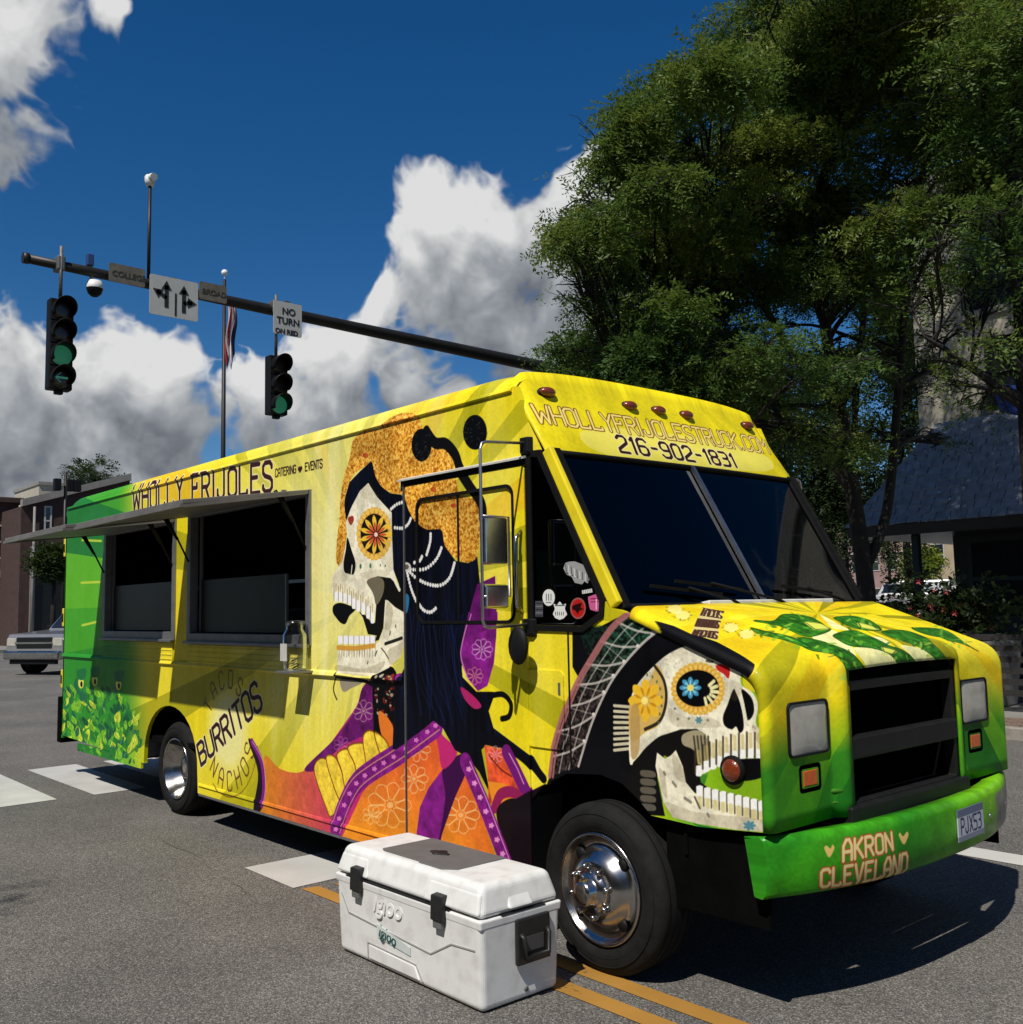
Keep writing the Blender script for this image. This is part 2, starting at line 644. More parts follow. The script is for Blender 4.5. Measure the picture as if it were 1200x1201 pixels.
class Canvas:
    def __init__(s, w, h, mapf):
        s.w, s.h, s.map = w, h, mapf
        s.a = np.zeros((h, w, 3), np.float32)

    def to(s, pts):
        return np.array([s.map(*p) for p in pts], float)

    def mask(s, P, ss=3):
        x0, y0 = np.floor(P.min(0)).astype(int) - 1
        x1, y1 = np.ceil(P.max(0)).astype(int) + 2
        x0, y0, x1, y1 = max(x0, 0), max(y0, 0), min(x1, s.w), min(y1, s.h)
        if x1 <= x0 or y1 <= y0:
            return None
        W, H = x1 - x0, y1 - y0
        acc = np.zeros((H, W + 2), np.float32)
        Q = np.roll(P, -1, 0)
        for k in range(H * ss):
            y = y0 + (k + 0.5) / ss
            c = (P[:, 1] > y) != (Q[:, 1] > y)
            if not c.any():
                continue
            p, q = P[c], Q[c]
            xs = np.sort(p[:, 0] + (y - p[:, 1]) / (q[:, 1] - p[:, 1]) * (q[:, 0] - p[:, 0])) - x0
            xs = np.clip(xs, 0, W)
            i = xs.astype(int)
            fr = xs - i
            sg = np.where(np.arange(len(xs)) % 2 == 0, 1.0, -1.0) / ss
            r = k // ss
            np.add.at(acc[r], i, sg * (1 - fr))
            np.add.at(acc[r], i + 1, sg * fr)
        return x0, y0, x1, y1, np.clip(np.cumsum(acc, 1)[:, :W], 0, 1)

    def blend(s, m, col, alpha=1.0):
        if m is None:
            return
        x0, y0, x1, y1, k = m
        if callable(col):
            yy, xx = np.mgrid[y0:y1, x0:x1].astype(np.float32)
            col = col(xx, yy)
        k = (k * alpha)[..., None]
        s.a[y0:y1, x0:x1] = s.a[y0:y1, x0:x1] * (1 - k) + col * k

    def fill(s, pts, col, alpha=1.0, sm=True, raw=False):
        P = np.array(pts, float) if raw else s.to(pts)
        if sm:
            P = smooth_pts(P)
        s.blend(s.mask(P), col, alpha)

    def line(s, pts, wpx, col, alpha=1.0, sm=False, closed=False, raw=False, taper=False):
        P = np.array(pts, float) if raw else s.to(pts)
        if sm:
            P = smooth_pts(P, closed)
        if closed:
            P = np.vstack([P, P[:1]])
        pad = wpx / 2 + 2
        x0, y0 = np.floor(P.min(0) - pad).astype(int)
        x1, y1 = np.ceil(P.max(0) + pad).astype(int)
        x0, y0, x1, y1 = max(x0, 0), max(y0, 0), min(x1, s.w), min(y1, s.h)
        if x1 <= x0 or y1 <= y0:
            return
        best = np.zeros((y1 - y0, x1 - x0), np.float32)
        n = len(P) - 1
        for i in range(n):
            a, b = P[i], P[i + 1]
            w = wpx * (1 - i / n * 0.85) if taper else wpx
            q0 = np.maximum(np.floor(np.minimum(a, b) - pad).astype(int), (x0, y0))
            q1 = np.minimum(np.ceil(np.maximum(a, b) + pad).astype(int), (x1, y1))
            if (q1 <= q0).any():
                continue
            yy, xx = np.mgrid[q0[1]:q1[1], q0[0]:q1[0]].astype(np.float32) + 0.5
            d = b - a
            L = d @ d + 1e-9
            t = np.clip(((xx - a[0]) * d[0] + (yy - a[1]) * d[1]) / L, 0, 1)
            dist = np.hypot(xx - a[0] - t * d[0], yy - a[1] - t * d[1])
            v = best[q0[1] - y0:q1[1] - y0, q0[0] - x0:q1[0] - x0]
            np.maximum(v, np.clip(w / 2 - dist + 0.5, 0, 1), out=v)
        s.blend((x0, y0, x1, y1, best), col, alpha)

    def ell(s, cx, cy, rx, ry, col, alpha=1.0, rot=0.0, tf=None, n=28):
        pts = []
        for k in range(n):
            t = 2 * math.pi * k / n
            dx, dy = rx * math.cos(t), ry * math.sin(t)
            pts.append((cx + dx * math.cos(rot) - dy * math.sin(rot), cy + dx * math.sin(rot) + dy * math.cos(rot)))
        s.fill(tf(pts) if tf else pts, col, alpha, sm=False)

    def image(s, name):
        rgba = np.ones((s.h, s.w, 4), np.float32)
        rgba[..., :3] = np.clip(s.a[::-1], 0, 1)
        im = bpy.data.images.new(name, s.w, s.h, alpha=False)
        im.pixels.foreach_set(rgba.ravel())
        im.update()
        im.pack()
        return im


def zt(ox, oy, sc):
    return lambda pts: [(ox + x / sc, oy + y / sc) for x, y in pts]


T4, T5, T7 = zt(360, 460, 4.0), zt(340, 720, 3.5294), zt(640, 700, 4.2857)
TJ, TB, TW, TP = zt(380, 640, 6.675), zt(200, 760, 5.4545), zt(560, 860, 7.5), zt(60, 770, 8.571)

YEL, YELP, OLV, ORY, CREAM = hexc(232, 212, 28), hexc(238, 225, 98), hexc(178, 170, 22), hexc(234, 180, 24), hexc(236, 233, 184)
BLACK, NAVY, BONE, BONES = hexc(9, 9, 11), hexc(10, 13, 34), hexc(232, 226, 200), hexc(150, 140, 112)
PURP, PURPD, MAG, ORG, REDO = hexc(122, 28, 122), hexc(58, 14, 66), hexc(190, 40, 110), hexc(232, 142, 36), hexc(222, 84, 46)

# ------------- a narrow angular sign-painter's alphabet as strokes in a 0..1 box
GL = {
    'A': [[(0, 0), (0, .7), (.2, 1), (.42, 1), (.6, .7), (.6, 0)], [(0, .42), (.6, .42)]],
    'B': [[(0, 0), (0, 1), (.42, 1), (.58, .85), (.58, .66), (.44, .53), (0, .53)], [(.44, .53), (.6, .38), (.6, .15), (.44, 0), (0, 0)]],
    'C': [[(.6, .8), (.6, .86), (.46, 1), (.14, 1), (0, .86), (0, .14), (.14, 0), (.46, 0), (.6, .14), (.6, .2)]],
    'D': [[(0, 0), (0, 1), (.4, 1), (.6, .8), (.6, .2), (.4, 0), (0, 0)]],
    'E': [[(.58, 1), (0, 1), (0, 0), (.58, 0)], [(0, .55), (.42, .55)]],
    'F': [[(.58, 1), (0, 1), (0, 0)], [(0, .52), (.4, .52), (.4, .66)]],
    'G': [[(.6, .84), (.46, 1), (.14, 1), (0, .86), (0, .14), (.14, 0), (.46, 0), (.6, .14), (.6, .48), (.34, .48)]],
    'H': [[(0, 0), (0, 1)], [(.6, 0), (.6, 1)], [(0, .5), (.6, .5)]],
    'I': [[(.1, 0), (.1, 1)]],
    'J': [[(.5, 1), (.5, .14), (.38, 0), (.12, 0), (0, .14), (0, .3)]],
    'K': [[(0, 0), (0, 1)], [(.58, 1), (0, .46), (.16, .58), (.6, 0)]],
    'L': [[(0, 1), (0, 0), (.55, 0), (.55, .12)]],
    'M': [[(0, 0), (0, 1), (.35, .5), (.7, 1), (.7, 0)]],
    'N': [[(0, 0), (0, 1), (.6, 0), (.6, 1)]],
    'O': [[(.14, 0), (0, .14), (0, .86), (.14, 1), (.46, 1), (.6, .86), (.6, .14), (.46, 0), (.14, 0)]],
    'P': [[(0, 0), (0, 1), (.44, 1), (.6, .86), (.6, .6), (.44, .46), (0, .46)]],
    'Q': [[(.14, 0), (0, .14), (0, .86), (.14, 1), (.46, 1), (.6, .86), (.6, .14), (.46, 0), (.14, 0)], [(.4, .2), (.66, -.08)]],
    'R': [[(0, 0), (0, 1), (.44, 1), (.6, .86), (.6, .62), (.44, .5), (0, .5)], [(.3, .5), (.6, 0)]],
    'S': [[(.58, .82), (.58, .88), (.46, 1), (.14, 1), (0, .88), (0, .66), (.12, .55), (.48, .45), (.6, .34), (.6, .13), (.46, 0), (.14, 0), (0, .12), (0, .2)]],
    'T': [[(0, 1), (.6, 1)], [(.3, 1), (.3, 0)]],
    'U': [[(0, 1), (0, .14), (.14, 0), (.46, 0), (.6, .14), (.6, 1)]],
    'V': [[(0, 1), (.3, 0), (.6, 1)]],
    'W': [[(0, 1), (.14, 0), (.38, .6), (.62, 0), (.76, 1)]],
    'X': [[(0, 0), (.6, 1)], [(0, 1), (.6, 0)]],
    'Y': [[(0, 1), (.3, .5), (.6, 1)], [(.3, .5), (.3, 0)]],
    '0': [[(.14, 0), (0, .14), (0, .86), (.14, 1), (.46, 1), (.6, .86), (.6, .14), (.46, 0), (.14, 0)]],
    '1': [[(.05, .82), (.2, 1), (.2, 0)]],
    '2': [[(0, .84), (.14, 1), (.46, 1), (.6, .86), (.6, .6), (0, .2), (0, 0), (.6, 0)]],
    '3': [[(0, 1), (.46, 1), (.6, .86), (.6, .64), (.48, .53), (.2, .53)], [(.48, .53), (.6, .4), (.6, .14), (.46, 0), (0, 0)]],
    '5': [[(.58, 1), (0, 1), (0, .56), (.44, .56), (.6, .42), (.6, .14), (.46, 0), (0, 0)]],
    '6': [[(.6, .86), (.46, 1), (.14, 1), (0, .86), (0, .14), (.14, 0), (.46, 0), (.6, .14), (.6, .4), (.46, .54), (0, .54)]],
    '8': [[(.14, .54), (0, .66), (0, .88), (.14, 1), (.46, 1), (.6, .88), (.6, .66), (.46, .54), (.14, .54), (0, .4), (0, .13), (.14, 0), (.46, 0), (.6, .13), (.6, .4), (.46, .54)]],
    '9': [[(0, .14), (.14, 0), (.46, 0), (.6, .14), (.6, .86), (.46, 1), (.14, 1), (0, .86), (0, .6), (.14, .46), (.6, .46)]],
    '-': [[(.08, .5), (.42, .5)]], '.': [[(.08, .02), (.12, .02)]], ' ': [],
    '*': [[(.3, .1), (0, .6), (.1, .85), (.3, .7), (.5, .85), (.6, .6), (.3, .1)], [(.3, .25), (.15, .6), (.3, .55), (.45, .6)], [(.3, .4), (.3, .6)]],
}


def glyph_w(c):
    return {'I': .2, 'W': .76, 'M': .7, '1': .26, '.': .2, '-': .5, ' ': .35}.get(c, .6)


def text_strokes(txt, gap=.2):
    x, out = 0.0, []
    for c in txt:
        for st in GL.get(c, []):
            out.append([(x + a, b) for a, b in st])
        x += glyph_w(c) + gap
    return out, x - gap


def put_text(cv, txt, quad, wpx, col, gap=.2, alpha=1.0, edge=None, ewpx=0, gap_fix=None):
    """quad: photo px of bottom-left, bottom-right, top-left, top-right of the whole word, mapped on the surface"""
    st, W = text_strokes(txt, gap)
    q = cv.to(quad)
    for passes in ((edge, ewpx), (col, wpx)):
        if passes[0] is None:
            continue
        for s in st:
            pts = []
            for a, b in s:
                u = a / W
                pts.append((q[0] * (1 - u) + q[1] * u) * (1 - b) + (q[2] * (1 - u) + q[3] * u) * b)
            cv.line(pts, passes[1], passes[0], alpha, raw=True)


def arc_text(cv, txt, c, r0, h, a0, a1, wpx, col, inward=False):
    """letters round a circle given in canvas px; angles in degrees, clockwise on canvas"""
    n = len(txt)
    for i, ch in enumerate(txt):
        a = math.radians(a0 + (a1 - a0) * (i / (n - 1)))
        up = np.array([math.cos(a), math.sin(a)]) * (-1 if inward else 1)
        rt = np.array([-up[1], up[0]])
        base = np.array(c) + np.array([math.cos(a), math.sin(a)]) * (r0 + (h if inward else 0))
        for s in GL[ch]:
            cv.line([base + rt * (x - .3) * h * 0.9 + up * y * h for x, y in s], wpx, col, raw=True)


# ------------- side of the truck
SX0, SZ1, SRES = -11.85, 3.15, 0.0035
SW, SH = 2690, 860


def side_map(px, py):
    x, z = side(px, py)
    return (x - SX0) / SRES, (SZ1 - z) / SRES


def mott(xx, yy, base, amp, cell, seed):
    h, w = xx.shape
    n = vnoise(h, w, cell, seed) * .6 + vnoise(h, w, max(2, cell / 3), seed + 1) * .4
    return base * (1 + amp * (n[..., None] - .5) * 2)


def flower_tex(xx, yy, seed, gold=False):
    """little close-packed petals of a marigold crown"""
    h, w = xx.shape
    n = vnoise(h, w, 3.6, seed) * .55 + vnoise(h, w, 1.8, seed + 3) * .45
    b = vnoise(h, w, 45, seed + 5)
    lo, mi, hi = hexc(150, 86, 22), hexc(222, 154, 46), hexc(246, 206, 104)
    t = np.clip((n - .22) / .56, 0, 1)[..., None]
    c = np.where(t < .5, lo + (mi - lo) * t * 2, mi + (hi - mi) * (t - .5) * 2)
    return c * (0.86 + .28 * b[..., None])


def daisy(cv, c, r, n, col, wpx, tf, sq=1.0):
    for k in range(n):
        a = 2 * math.pi * k / n
        d = .42
        p = [(c[0] + r * .22 * math.cos(a), c[1] + r * .22 * math.sin(a) * sq),
             (c[0] + r * .8 * math.cos(a - d * .8), c[1] + r * .8 * math.sin(a - d * .8) * sq),
             (c[0] + r * math.cos(a), c[1] + r * math.sin(a) * sq),
             (c[0] + r * .8 * math.cos(a + d * .8), c[1] + r * .8 * math.sin(a + d * .8) * sq)]
        cv.line(tf(p), wpx * .8, col, .55, sm=True, closed=True)
    cv.ell(c[0], c[1], r * .14, r * .14 * sq, col, .6, tf=tf)


def petals(cv, c, r0, r1, n, col, tf, wid=.5, sq=1.0, a0=0.0, span=2 * math.pi, alpha=1.0):
    for k in range(n):
        a = a0 + span * k / n
        w = wid * math.pi / n * 2
        p = [(c[0] + r0 * math.cos(a), c[1] + r0 * math.sin(a) * sq),
             (c[0] + (r0 * .35 + r1 * .65) * math.cos(a - w / 2), c[1] + (r0 * .35 + r1 * .65) * math.sin(a - w / 2) * sq),
             (c[0] + r1 * math.cos(a), c[1] + r1 * math.sin(a) * sq),
             (c[0] + (r0 * .35 + r1 * .65) * math.cos(a + w / 2), c[1] + (r0 * .35 + r1 * .65) * math.sin(a + w / 2) * sq)]
        cv.fill(tf(p), col, alpha)


def burst(cv, cx, cy, greens, seed):
    """the painted sunburst under everything: uneven rays, pale halo, dry-brush streaks; greens(x,y)->0..1"""
    yy, xx = np.mgrid[0:cv.h, 0:cv.w].astype(np.float32)
    dx, dy = xx - cx, yy - cy
    R = np.hypot(dx, dy) * SRES
    A = np.arctan2(dy, dx)
    g = np.random.default_rng(seed)
    n = 62
    edges = np.sort((np.arange(n) + g.uniform(-.32, .32, n)) / n * 2 * math.pi - math.pi)
    idx = np.searchsorted(edges, A.ravel()).reshape(A.shape) % n
    ypal = np.array([YEL, YEL * .8 + YELP * .2, OLV, YEL * 1.0, ORY * .6 + YEL * .4, YEL * .7 + YELP * .3, OLV * .85 + YEL * .15])
    gpal = np.array([hexc(66, 158, 34), hexc(120, 190, 34), hexc(34, 120, 44), hexc(92, 176, 34), hexc(160, 200, 36), hexc(44, 138, 40), hexc(112, 186, 30)])
    pick = g.integers(0, 7, n)
    for i in range(1, n):
        if pick[i] == pick[i - 1]:
            pick[i] = (pick[i] + 1 + g.integers(0, 5)) % 7
    yc, gc = ypal[pick][idx], gpal[pick][idx]
    t = greens(xx, yy)[..., None]
    c = yc * (1 - t) + gc * t
    h = np.clip(1.1 - np.hypot(dx + 130, dy + 70) * SRES / 1.6, 0, 1)[..., None]
    h = h ** .8
    c = c * (1 - h * .92) + (CREAM * .72 + YELP * .28) * h * .92
    s1 = vnoise(cv.h, cv.w, 6, seed + 1, 70)
    s2 = vnoise(cv.h, cv.w, 26, seed + 2, 260)
    s3 = vnoise(cv.h, cv.w, 9, seed + 4)
    v = (s1 * .4 + s2 * .4 + s3 * .2 - .5)[..., None]
    c = c * (1 + v * .13 * np.clip(2.0 - R / 2.2, .25, 1)[..., None])
    pale = np.clip((s2 - .52) * 3, 0, 1)[..., None] * np.clip(1.3 - R / 1.7, 0, 1)[..., None]
    c = c * (1 - pale * .55) + CREAM * pale * .55
    cv.a[:] = np.clip(c, 0, 1)


def paint_side():
    cv = Canvas(SW, SH, side_map)
    c0 = cv.to([(432, 700)])[0]
    sm = lambda e0, e1, v: (lambda t: t * t * (3 - 2 * t))(np.clip((v - e0) / (e1 - e0), 0, 1))

    def greens(xx, yy):
        x = SX0 + xx * SRES
        z = SZ1 - yy * SRES
        rear = sm(-9.2, -10.1, x + (z - 1.5) * .1)
        nose = sm(1.55, .75, z) * sm(-3.35, -2.85, x)
        return np.maximum(rear, nose)
    burst(cv, c0[0], c0[1], greens, 11)
    # ---- peppers heaped at the tail
    g = np.random.default_rng(4)
    for k in range(260):
        x, y = g.uniform(72, 162), g.uniform(806, 896)
        if y < 800 + max(0, (x - 120) * .9):
            continue
        L, a = g.uniform(6, 16), g.uniform(-2.2, -.9)
        ca, sa = math.cos(a), math.sin(a)
        w = L * g.uniform(.16, .28)
        col = [hexc(36, 118, 46), hexc(74, 156, 44), hexc(22, 86, 48), hexc(120, 182, 44), hexc(186, 206, 60), hexc(30, 104, 70)][g.integers(0, 6)]
        cv.fill([(x, y), (x + L * .3 * ca - w * sa, y + L * .3 * sa + w * ca), (x + L * ca, y + L * sa), (x + L * .5 * ca + w * sa, y + L * .5 * sa - w * ca)], lambda X, Y: mott(X, Y, col, .25, 9, k))
        cv.line([(x + L * .2 * ca, y + L * .2 * sa), (x + L * .8 * ca + w * .5 * sa, y + L * .8 * sa)], 1.6, hexc(210, 226, 110) if k % 3 == 0 else hexc(14, 50, 26), .6)
    for x, y in ((95, 800), (111, 797), (139, 802)):
        cv.ell(x, y, 3.2, 7, hexc(222, 220, 96))
        cv.ell(x + .5, y + 2, 1.4, 3.4, BLACK)
        cv.fill([(x - 5, y - 14), (x + 6, y - 16), (x + 4, y - 4), (x - 3, y - 4)], hexc(30, 110, 60))
    for x0, y0, x1, y1 in ((96, 633, 119, 634), (95, 683, 118, 682), (96, 733, 113, 729)):
        cv.line([(x0, y0), (x1, y1)], 7, hexc(196, 214, 62), .9)
    # ---- top lettering
    put_text(cv, 'WHOLLY FRIJOLES', [(156, 599), (319, 575), (156, 569), (319, 541)], 10.5, hexc(58, 26, 20), gap=.24, edge=hexc(240, 226, 170), ewpx=17)
    put_text(cv, 'CATERING', [(323, 559), (347, 554), (323, 550), (347, 545)], 3.4, hexc(60, 40, 24), gap=.2)
    put_text(cv, 'EVENTS', [(358, 552), (378, 548), (358, 543), (378, 538)], 3.4, hexc(60, 40, 24), gap=.2)
    put_text(cv, '*', [(350, 554), (354, 553), (350, 547), (354, 546)], 5, hexc(60, 20, 20))
    # ---- burritos roundel
    c = cv.to([(267, 856)])[0]
    yy, xx = np.mgrid[0:SH, 0:SW].astype(np.float32)
    d = np.hypot(xx - c[0], yy - c[1])
    k = np.clip((128 - d) / 60, 0, 1)[..., None] * .85
    cv.a = cv.a * (1 - k) + (CREAM * .8 + YELP * .2) * k
    cv.line([(c[0] + 148 * math.cos(t), c[1] + 148 * math.sin(t)) for t in np.linspace(.15, 2.1, 24)], 3, hexc(120, 70, 40), .7, raw=True)
    put_text(cv, 'BURRITOS', [(236, 897), (308, 829), (231, 874), (300, 798)], 9.5, hexc(44, 22, 22), gap=.2, edge=hexc(238, 228, 176), ewpx=15)
    arc_text(cv, 'TACOS', c, 96, 40, 205, 300, 4.5, hexc(120, 92, 40))
    arc_text(cv, 'NACHOS', c, 92, 42, 128, 18, 4.5, hexc(104, 66, 40), inward=True)
    # ---- the robe
    robe = TB([(600, 960), (600, 690), (700, 770), (830, 792), (950, 700), (1100, 500), (1190, 370), (1260, 250), (1560, 180), (1600, 700), (1600, 1300), (1000, 1250), (560, 1060)])

    def robe_col(X, Y):
        p, q = cv.to([(310, 900)])[0], cv.to([(420, 860)])[0]
        t = np.clip((X - p[0]) / (q[0] - p[0]), 0, 1)[..., None]
        t2 = np.clip((cv.to([(360, 880)])[0][1] - Y) / 160, 0, 1)[..., None]
        base = ORG * .92 * (1 - t) + MAG * t
        base = base * (1 - t2) + PURP * t2
        h, w = X.shape
        return base * (1 + .12 * (vnoise(h, w, 14, 5)[..., None] - .5) + .1 * (vnoise(h, w, 4, 9)[..., None] - .5))
    cv.fill(robe, robe_col)
    cv.fill(TB([(500, 600), (520, 590), (590, 720), (606, 880), (590, 1000), (570, 1045), (530, 1030), (560, 800)]), hexc(26, 12, 30))
    cv.line(TB([(520, 596), (580, 720), (598, 880), (584, 1000)]), 15, PURP, 1, sm=True)
    cv.line(TB([(524, 596), (590, 720), (607, 880), (592, 1000)]), 3, hexc(214, 150, 190), .8, sm=True)
    # ---- shawl front, necklace of the neck
    cv.fill(T5([(310, 290), (420, 250), (450, 330), (430, 560), (330, 500), (200, 560), (130, 640), (60, 640), (180, 520), (270, 400)]), lambda X, Y: mott(X, Y, PURP * .8, .35, 20, 21))
    daisy(cv, (305, 400), 45, 8, hexc(206, 186, 160), 2.2, T5)
    daisy(cv, (215, 540), 34, 7, hexc(220, 120, 190), 2.0, T5)
    cv.fill(T5([(350, 250), (440, 240), (440, 560), (360, 560), (345, 400)]), BLACK)
    for k in range(60):
        p = T5([(g.uniform(355, 440), g.uniform(250, 470))])[0]
        cv.ell(p[0], p[1], g.uniform(.8, 2.2), g.uniform(.8, 2.6), [hexc(150, 40, 30), hexc(186, 176, 150), hexc(90, 24, 24)][k % 3], .8)
    cv.fill(T5([(370, 400), (425, 460), (430, 560), (380, 500)]), hexc(226, 120, 40))
    # ---- hand bones
    fing = hexc(240, 206, 62)
    for P in ([(100, 640), (150, 600), (230, 740), (175, 835), (150, 800)], [(150, 600), (190, 595), (230, 700), (240, 750), (205, 770)], [(195, 580), (245, 560), (280, 640), (235, 730), (215, 650)],
              [(240, 550), (305, 535), (330, 600), (285, 690), (268, 620)], [(305, 500), (345, 485), (410, 570), (330, 630), (310, 580)], [(350, 490), (395, 520), (415, 575), (380, 590)]):
        cv.fill(T5(P), lambda X, Y: mott(X, Y, fing, .2, 12, 31))
        cv.line(T5(P), 3.5, hexc(120, 62, 20), .8, sm=True, closed=True)
    # ---- orange cloth with flowers
    def cloth(X, Y):
        y0, y1 = cv.to([(480, 850)])[0][1], cv.to([(480, 985)])[0][1]
        x1 = cv.to([(560, 900)])[0][0]
        t = np.clip((Y - y0) / (y1 - y0), 0, 1)[..., None]
        r = np.clip((X - x1 + 60) / 160, 0, 1)[..., None]
        b = (REDO * (1 - t) + ORG * t) * (1 - r * .6) + REDO * r * .6
        h, w = X.shape
        return b * (1 + .14 * (vnoise(h, w, 18, 6)[..., None] - .5) + .10 * (vnoise(h, w, 3, 8)[..., None] - .5))
    cv.fill(T5([(600, 450), (490, 540), (400, 610), (300, 740), (215, 925), (420, 1010), (700, 1080), (900, 1090), (860, 1000), (720, 600), (640, 520)]), cloth, sm=False)
    for c_, r_, n_ in (((415, 790), 95, 9), ((520, 680), 60, 8), ((540, 560), 50, 7), ((715, 830), 78, 9), ((340, 830), 40, 7), ((585, 850), 30, 6)):
        daisy(cv, c_, r_, n_, hexc(250, 214, 150), 2.6, T5)
    cv.fill(T5([(525, 960), (545, 800), (580, 720), (640, 640), (725, 575), (705, 700), (660, 800), (620, 990)]), lambda X, Y: mott(X, Y, PURP, .25, 16, 41), sm=False)
    cv.fill(T5([(640, 640), (725, 575), (740, 640), (690, 760), (640, 900), (620, 960), (650, 760)]), PURPD)
    cv.fill(T5([(600, 450), (640, 500), (700, 570), (640, 640), (620, 540)]), MAG)
    band = T5([(190, 890), (225, 790), (275, 700), (350, 640), (430, 590), (530, 520), (610, 460)])
    cv.line(band, 40, lambda X, Y: mott(X, Y, PURP, .3, 10, 43), sm=True)
    for off in (-1, 1):
        cv.line([(x + off * 4.6, y + off * 4.6) for x, y in band], 2.2, hexc(222, 160, 120), .8, sm=True)
    sp = smooth_pts(np.array(band), False, 4)
    for x, y in sp[::2]:
        petals(cv, (x, y), 0, 3.2, 5, hexc(216, 120, 190), lambda p: p, .9)
    # ---- long black hair
    def hair(X, Y):
        h, w = X.shape
        n = vnoise(h, w, 5, 51, 60)
        m = vnoise(h, w, 40, 52, 120)
        b = hexc(6, 6, 9) * (1 - m[..., None]) + hexc(10, 14, 36) * m[..., None]
        return b * (.5 + n[..., None])
    cv.fill(T4([(300, 322), (312, 330), (322, 395), (352, 442), (392, 472), (440, 478), (480, 500), (560, 640), (640, 640), (650, 720), (700, 790), (760, 800), (800, 760), (815, 900), (760, 1080), (735, 1200), (735, 1500), (480, 1500), (480, 1150), (435, 1000), (432, 900), (405, 830), (400, 690), (395, 560), (340, 520), (290, 425), (250, 460), (212, 530), (186, 600), (172, 580), (176, 500), (200, 420), (250, 368)]), hair, sm=False)
    cv.fill(T5([(480, 0), (745, 0), (712, 150), (722, 260), (780, 320), (850, 320), (850, 345), (830, 400), (850, 470), (930, 530), (1010, 590), (1065, 690), (1035, 680), (980, 610), (900, 560), (820, 540), (800, 560), (835, 740), (790, 650), (740, 590), (690, 560), (640, 470), (602, 440), (540, 490), (440, 560), (425, 560), (435, 300), (485, 200)]), hair, sm=False)
    cv.line(T5([(845, 335), (890, 332), (922, 370), (915, 420), (885, 432)]), 9, BLACK, sm=True)
    cv.line(T5([(800, 500), (890, 540), (980, 600), (1050, 680)]), 14, hexc(8, 8, 16), sm=True)
    for k in range(26):
        a = g.uniform(500, 700)
        cv.line(T5([(a, g.uniform(-60, 60)), (a + g.uniform(-20, 40), 200), (a + g.uniform(0, 90), g.uniform(330, 470))]), g.uniform(1.2, 3), hexc(26, 38, 86), .45, sm=True)
    # ---- purple sleeve and right skirt
    cv.fill(T5([(742, -10), (862, -10), (862, 80), (852, 200), (825, 295), (785, 318), (740, 260), (712, 190), (716, 140)]), lambda X, Y: mott(X, Y, PURP, .3, 20, 61), sm=False)
    cv.fill(T4([(770, 1010), (800, 900), (885, 860), (895, 1100), (740, 1150)]), lambda X, Y: mott(X, Y, PURP * .8, .3, 20, 62), sm=False)
    daisy(cv, (803, 145), 44, 9, hexc(214, 170, 206), 2.6, T5)
    daisy(cv, (772, 255), 36, 8, hexc(224, 140, 150), 2.4, T5)
    cv.line(T5([(752, 0), (720, 120), (716, 180), (745, 270)]), 2.6, hexc(220, 150, 190), .8, sm=True)
    cv.fill(T5([(715, 300), (770, 340), (800, 380), (770, 390), (730, 350)]), MAG * .9)
    cv.fill(T5([(812, 540), (890, 560), (950, 660), (1000, 745), (970, 770), (870, 760), (830, 790), (826, 660)]), lambda X, Y: mott(X, Y, REDO, .3, 14, 63), sm=False)
    daisy(cv, (858, 580), 36, 8, hexc(250, 160, 190), 2.2, T5)
    cv.fill(T5([(826, 690), (900, 700), (960, 770), (850, 800)]), ORG, sm=False)
    cv.line(T5([(832, 585), (880, 640), (925, 670)]), 2.4, hexc(70, 20, 20), .8, sm=True)
    cv.line(T5([(905, 570), (940, 640), (985, 735)]), 24, PURP * .9)
    cv.line(T5([(915, 575), (950, 640), (975, 700)]), 2.4, hexc(220, 150, 200), .9)
    cv.line(T5([(855, 800), (880, 745), (930, 735), (975, 770)]), 17, MAG * .75, sm=True)
    cv.fill(T5([(862, 830), (890, 775), (950, 770), (985, 900), (930, 1020), (900, 960)]), hexc(24, 16, 20))
    cv.fill(T5([(930, 770), (985, 738), (1060, 700), (1060, 1060), (900, 1060), (925, 900)]), hexc(20, 12, 20), sm=False)
    cv.line(T5([(735, 610), (800, 760), (900, 1020)]), 30, lambda X, Y: mott(X, Y, PURP, .3, 8, 66))
    cv.line(T5([(752, 610), (820, 760), (918, 1020)]), 2.4, hexc(222, 150, 200), .9)
    for k in range(7):
        t = k / 6
        petals(cv, T5([(748 + 140 * t, 640 + 350 * t)])[0], 0, 3.6, 5, hexc(230, 150, 205), lambda p: p, .9)
    # ---- marigold crown
    cv.fill(T4([(300, 322), (275, 345), (225, 380), (193, 440), (176, 520), (185, 600), (190, 680), (186, 760), (160, 815), (138, 790), (140, 700), (152, 600), (158, 500), (172, 400), (200, 310), (218, 222), (268, 180), (340, 168), (385, 120), (450, 94), (520, 108), (548, 170), (600, 225), (670, 290), (692, 345), (715, 440), (725, 480), (800, 505), (815, 560), (806, 750), (762, 796), (705, 780), (650, 720), (632, 645), (565, 642), (520, 612), (488, 560), (466, 500), (440, 476), (395, 470), (350, 440), (322, 392), (308, 335)]), lambda X, Y: flower_tex(X, Y, 71))
    cv.line(T4([(560, 180), (600, 235), (650, 240), (695, 290), (720, 360), (770, 440), (820, 520), (828, 590)]), 20, hexc(14, 12, 12), sm=True)
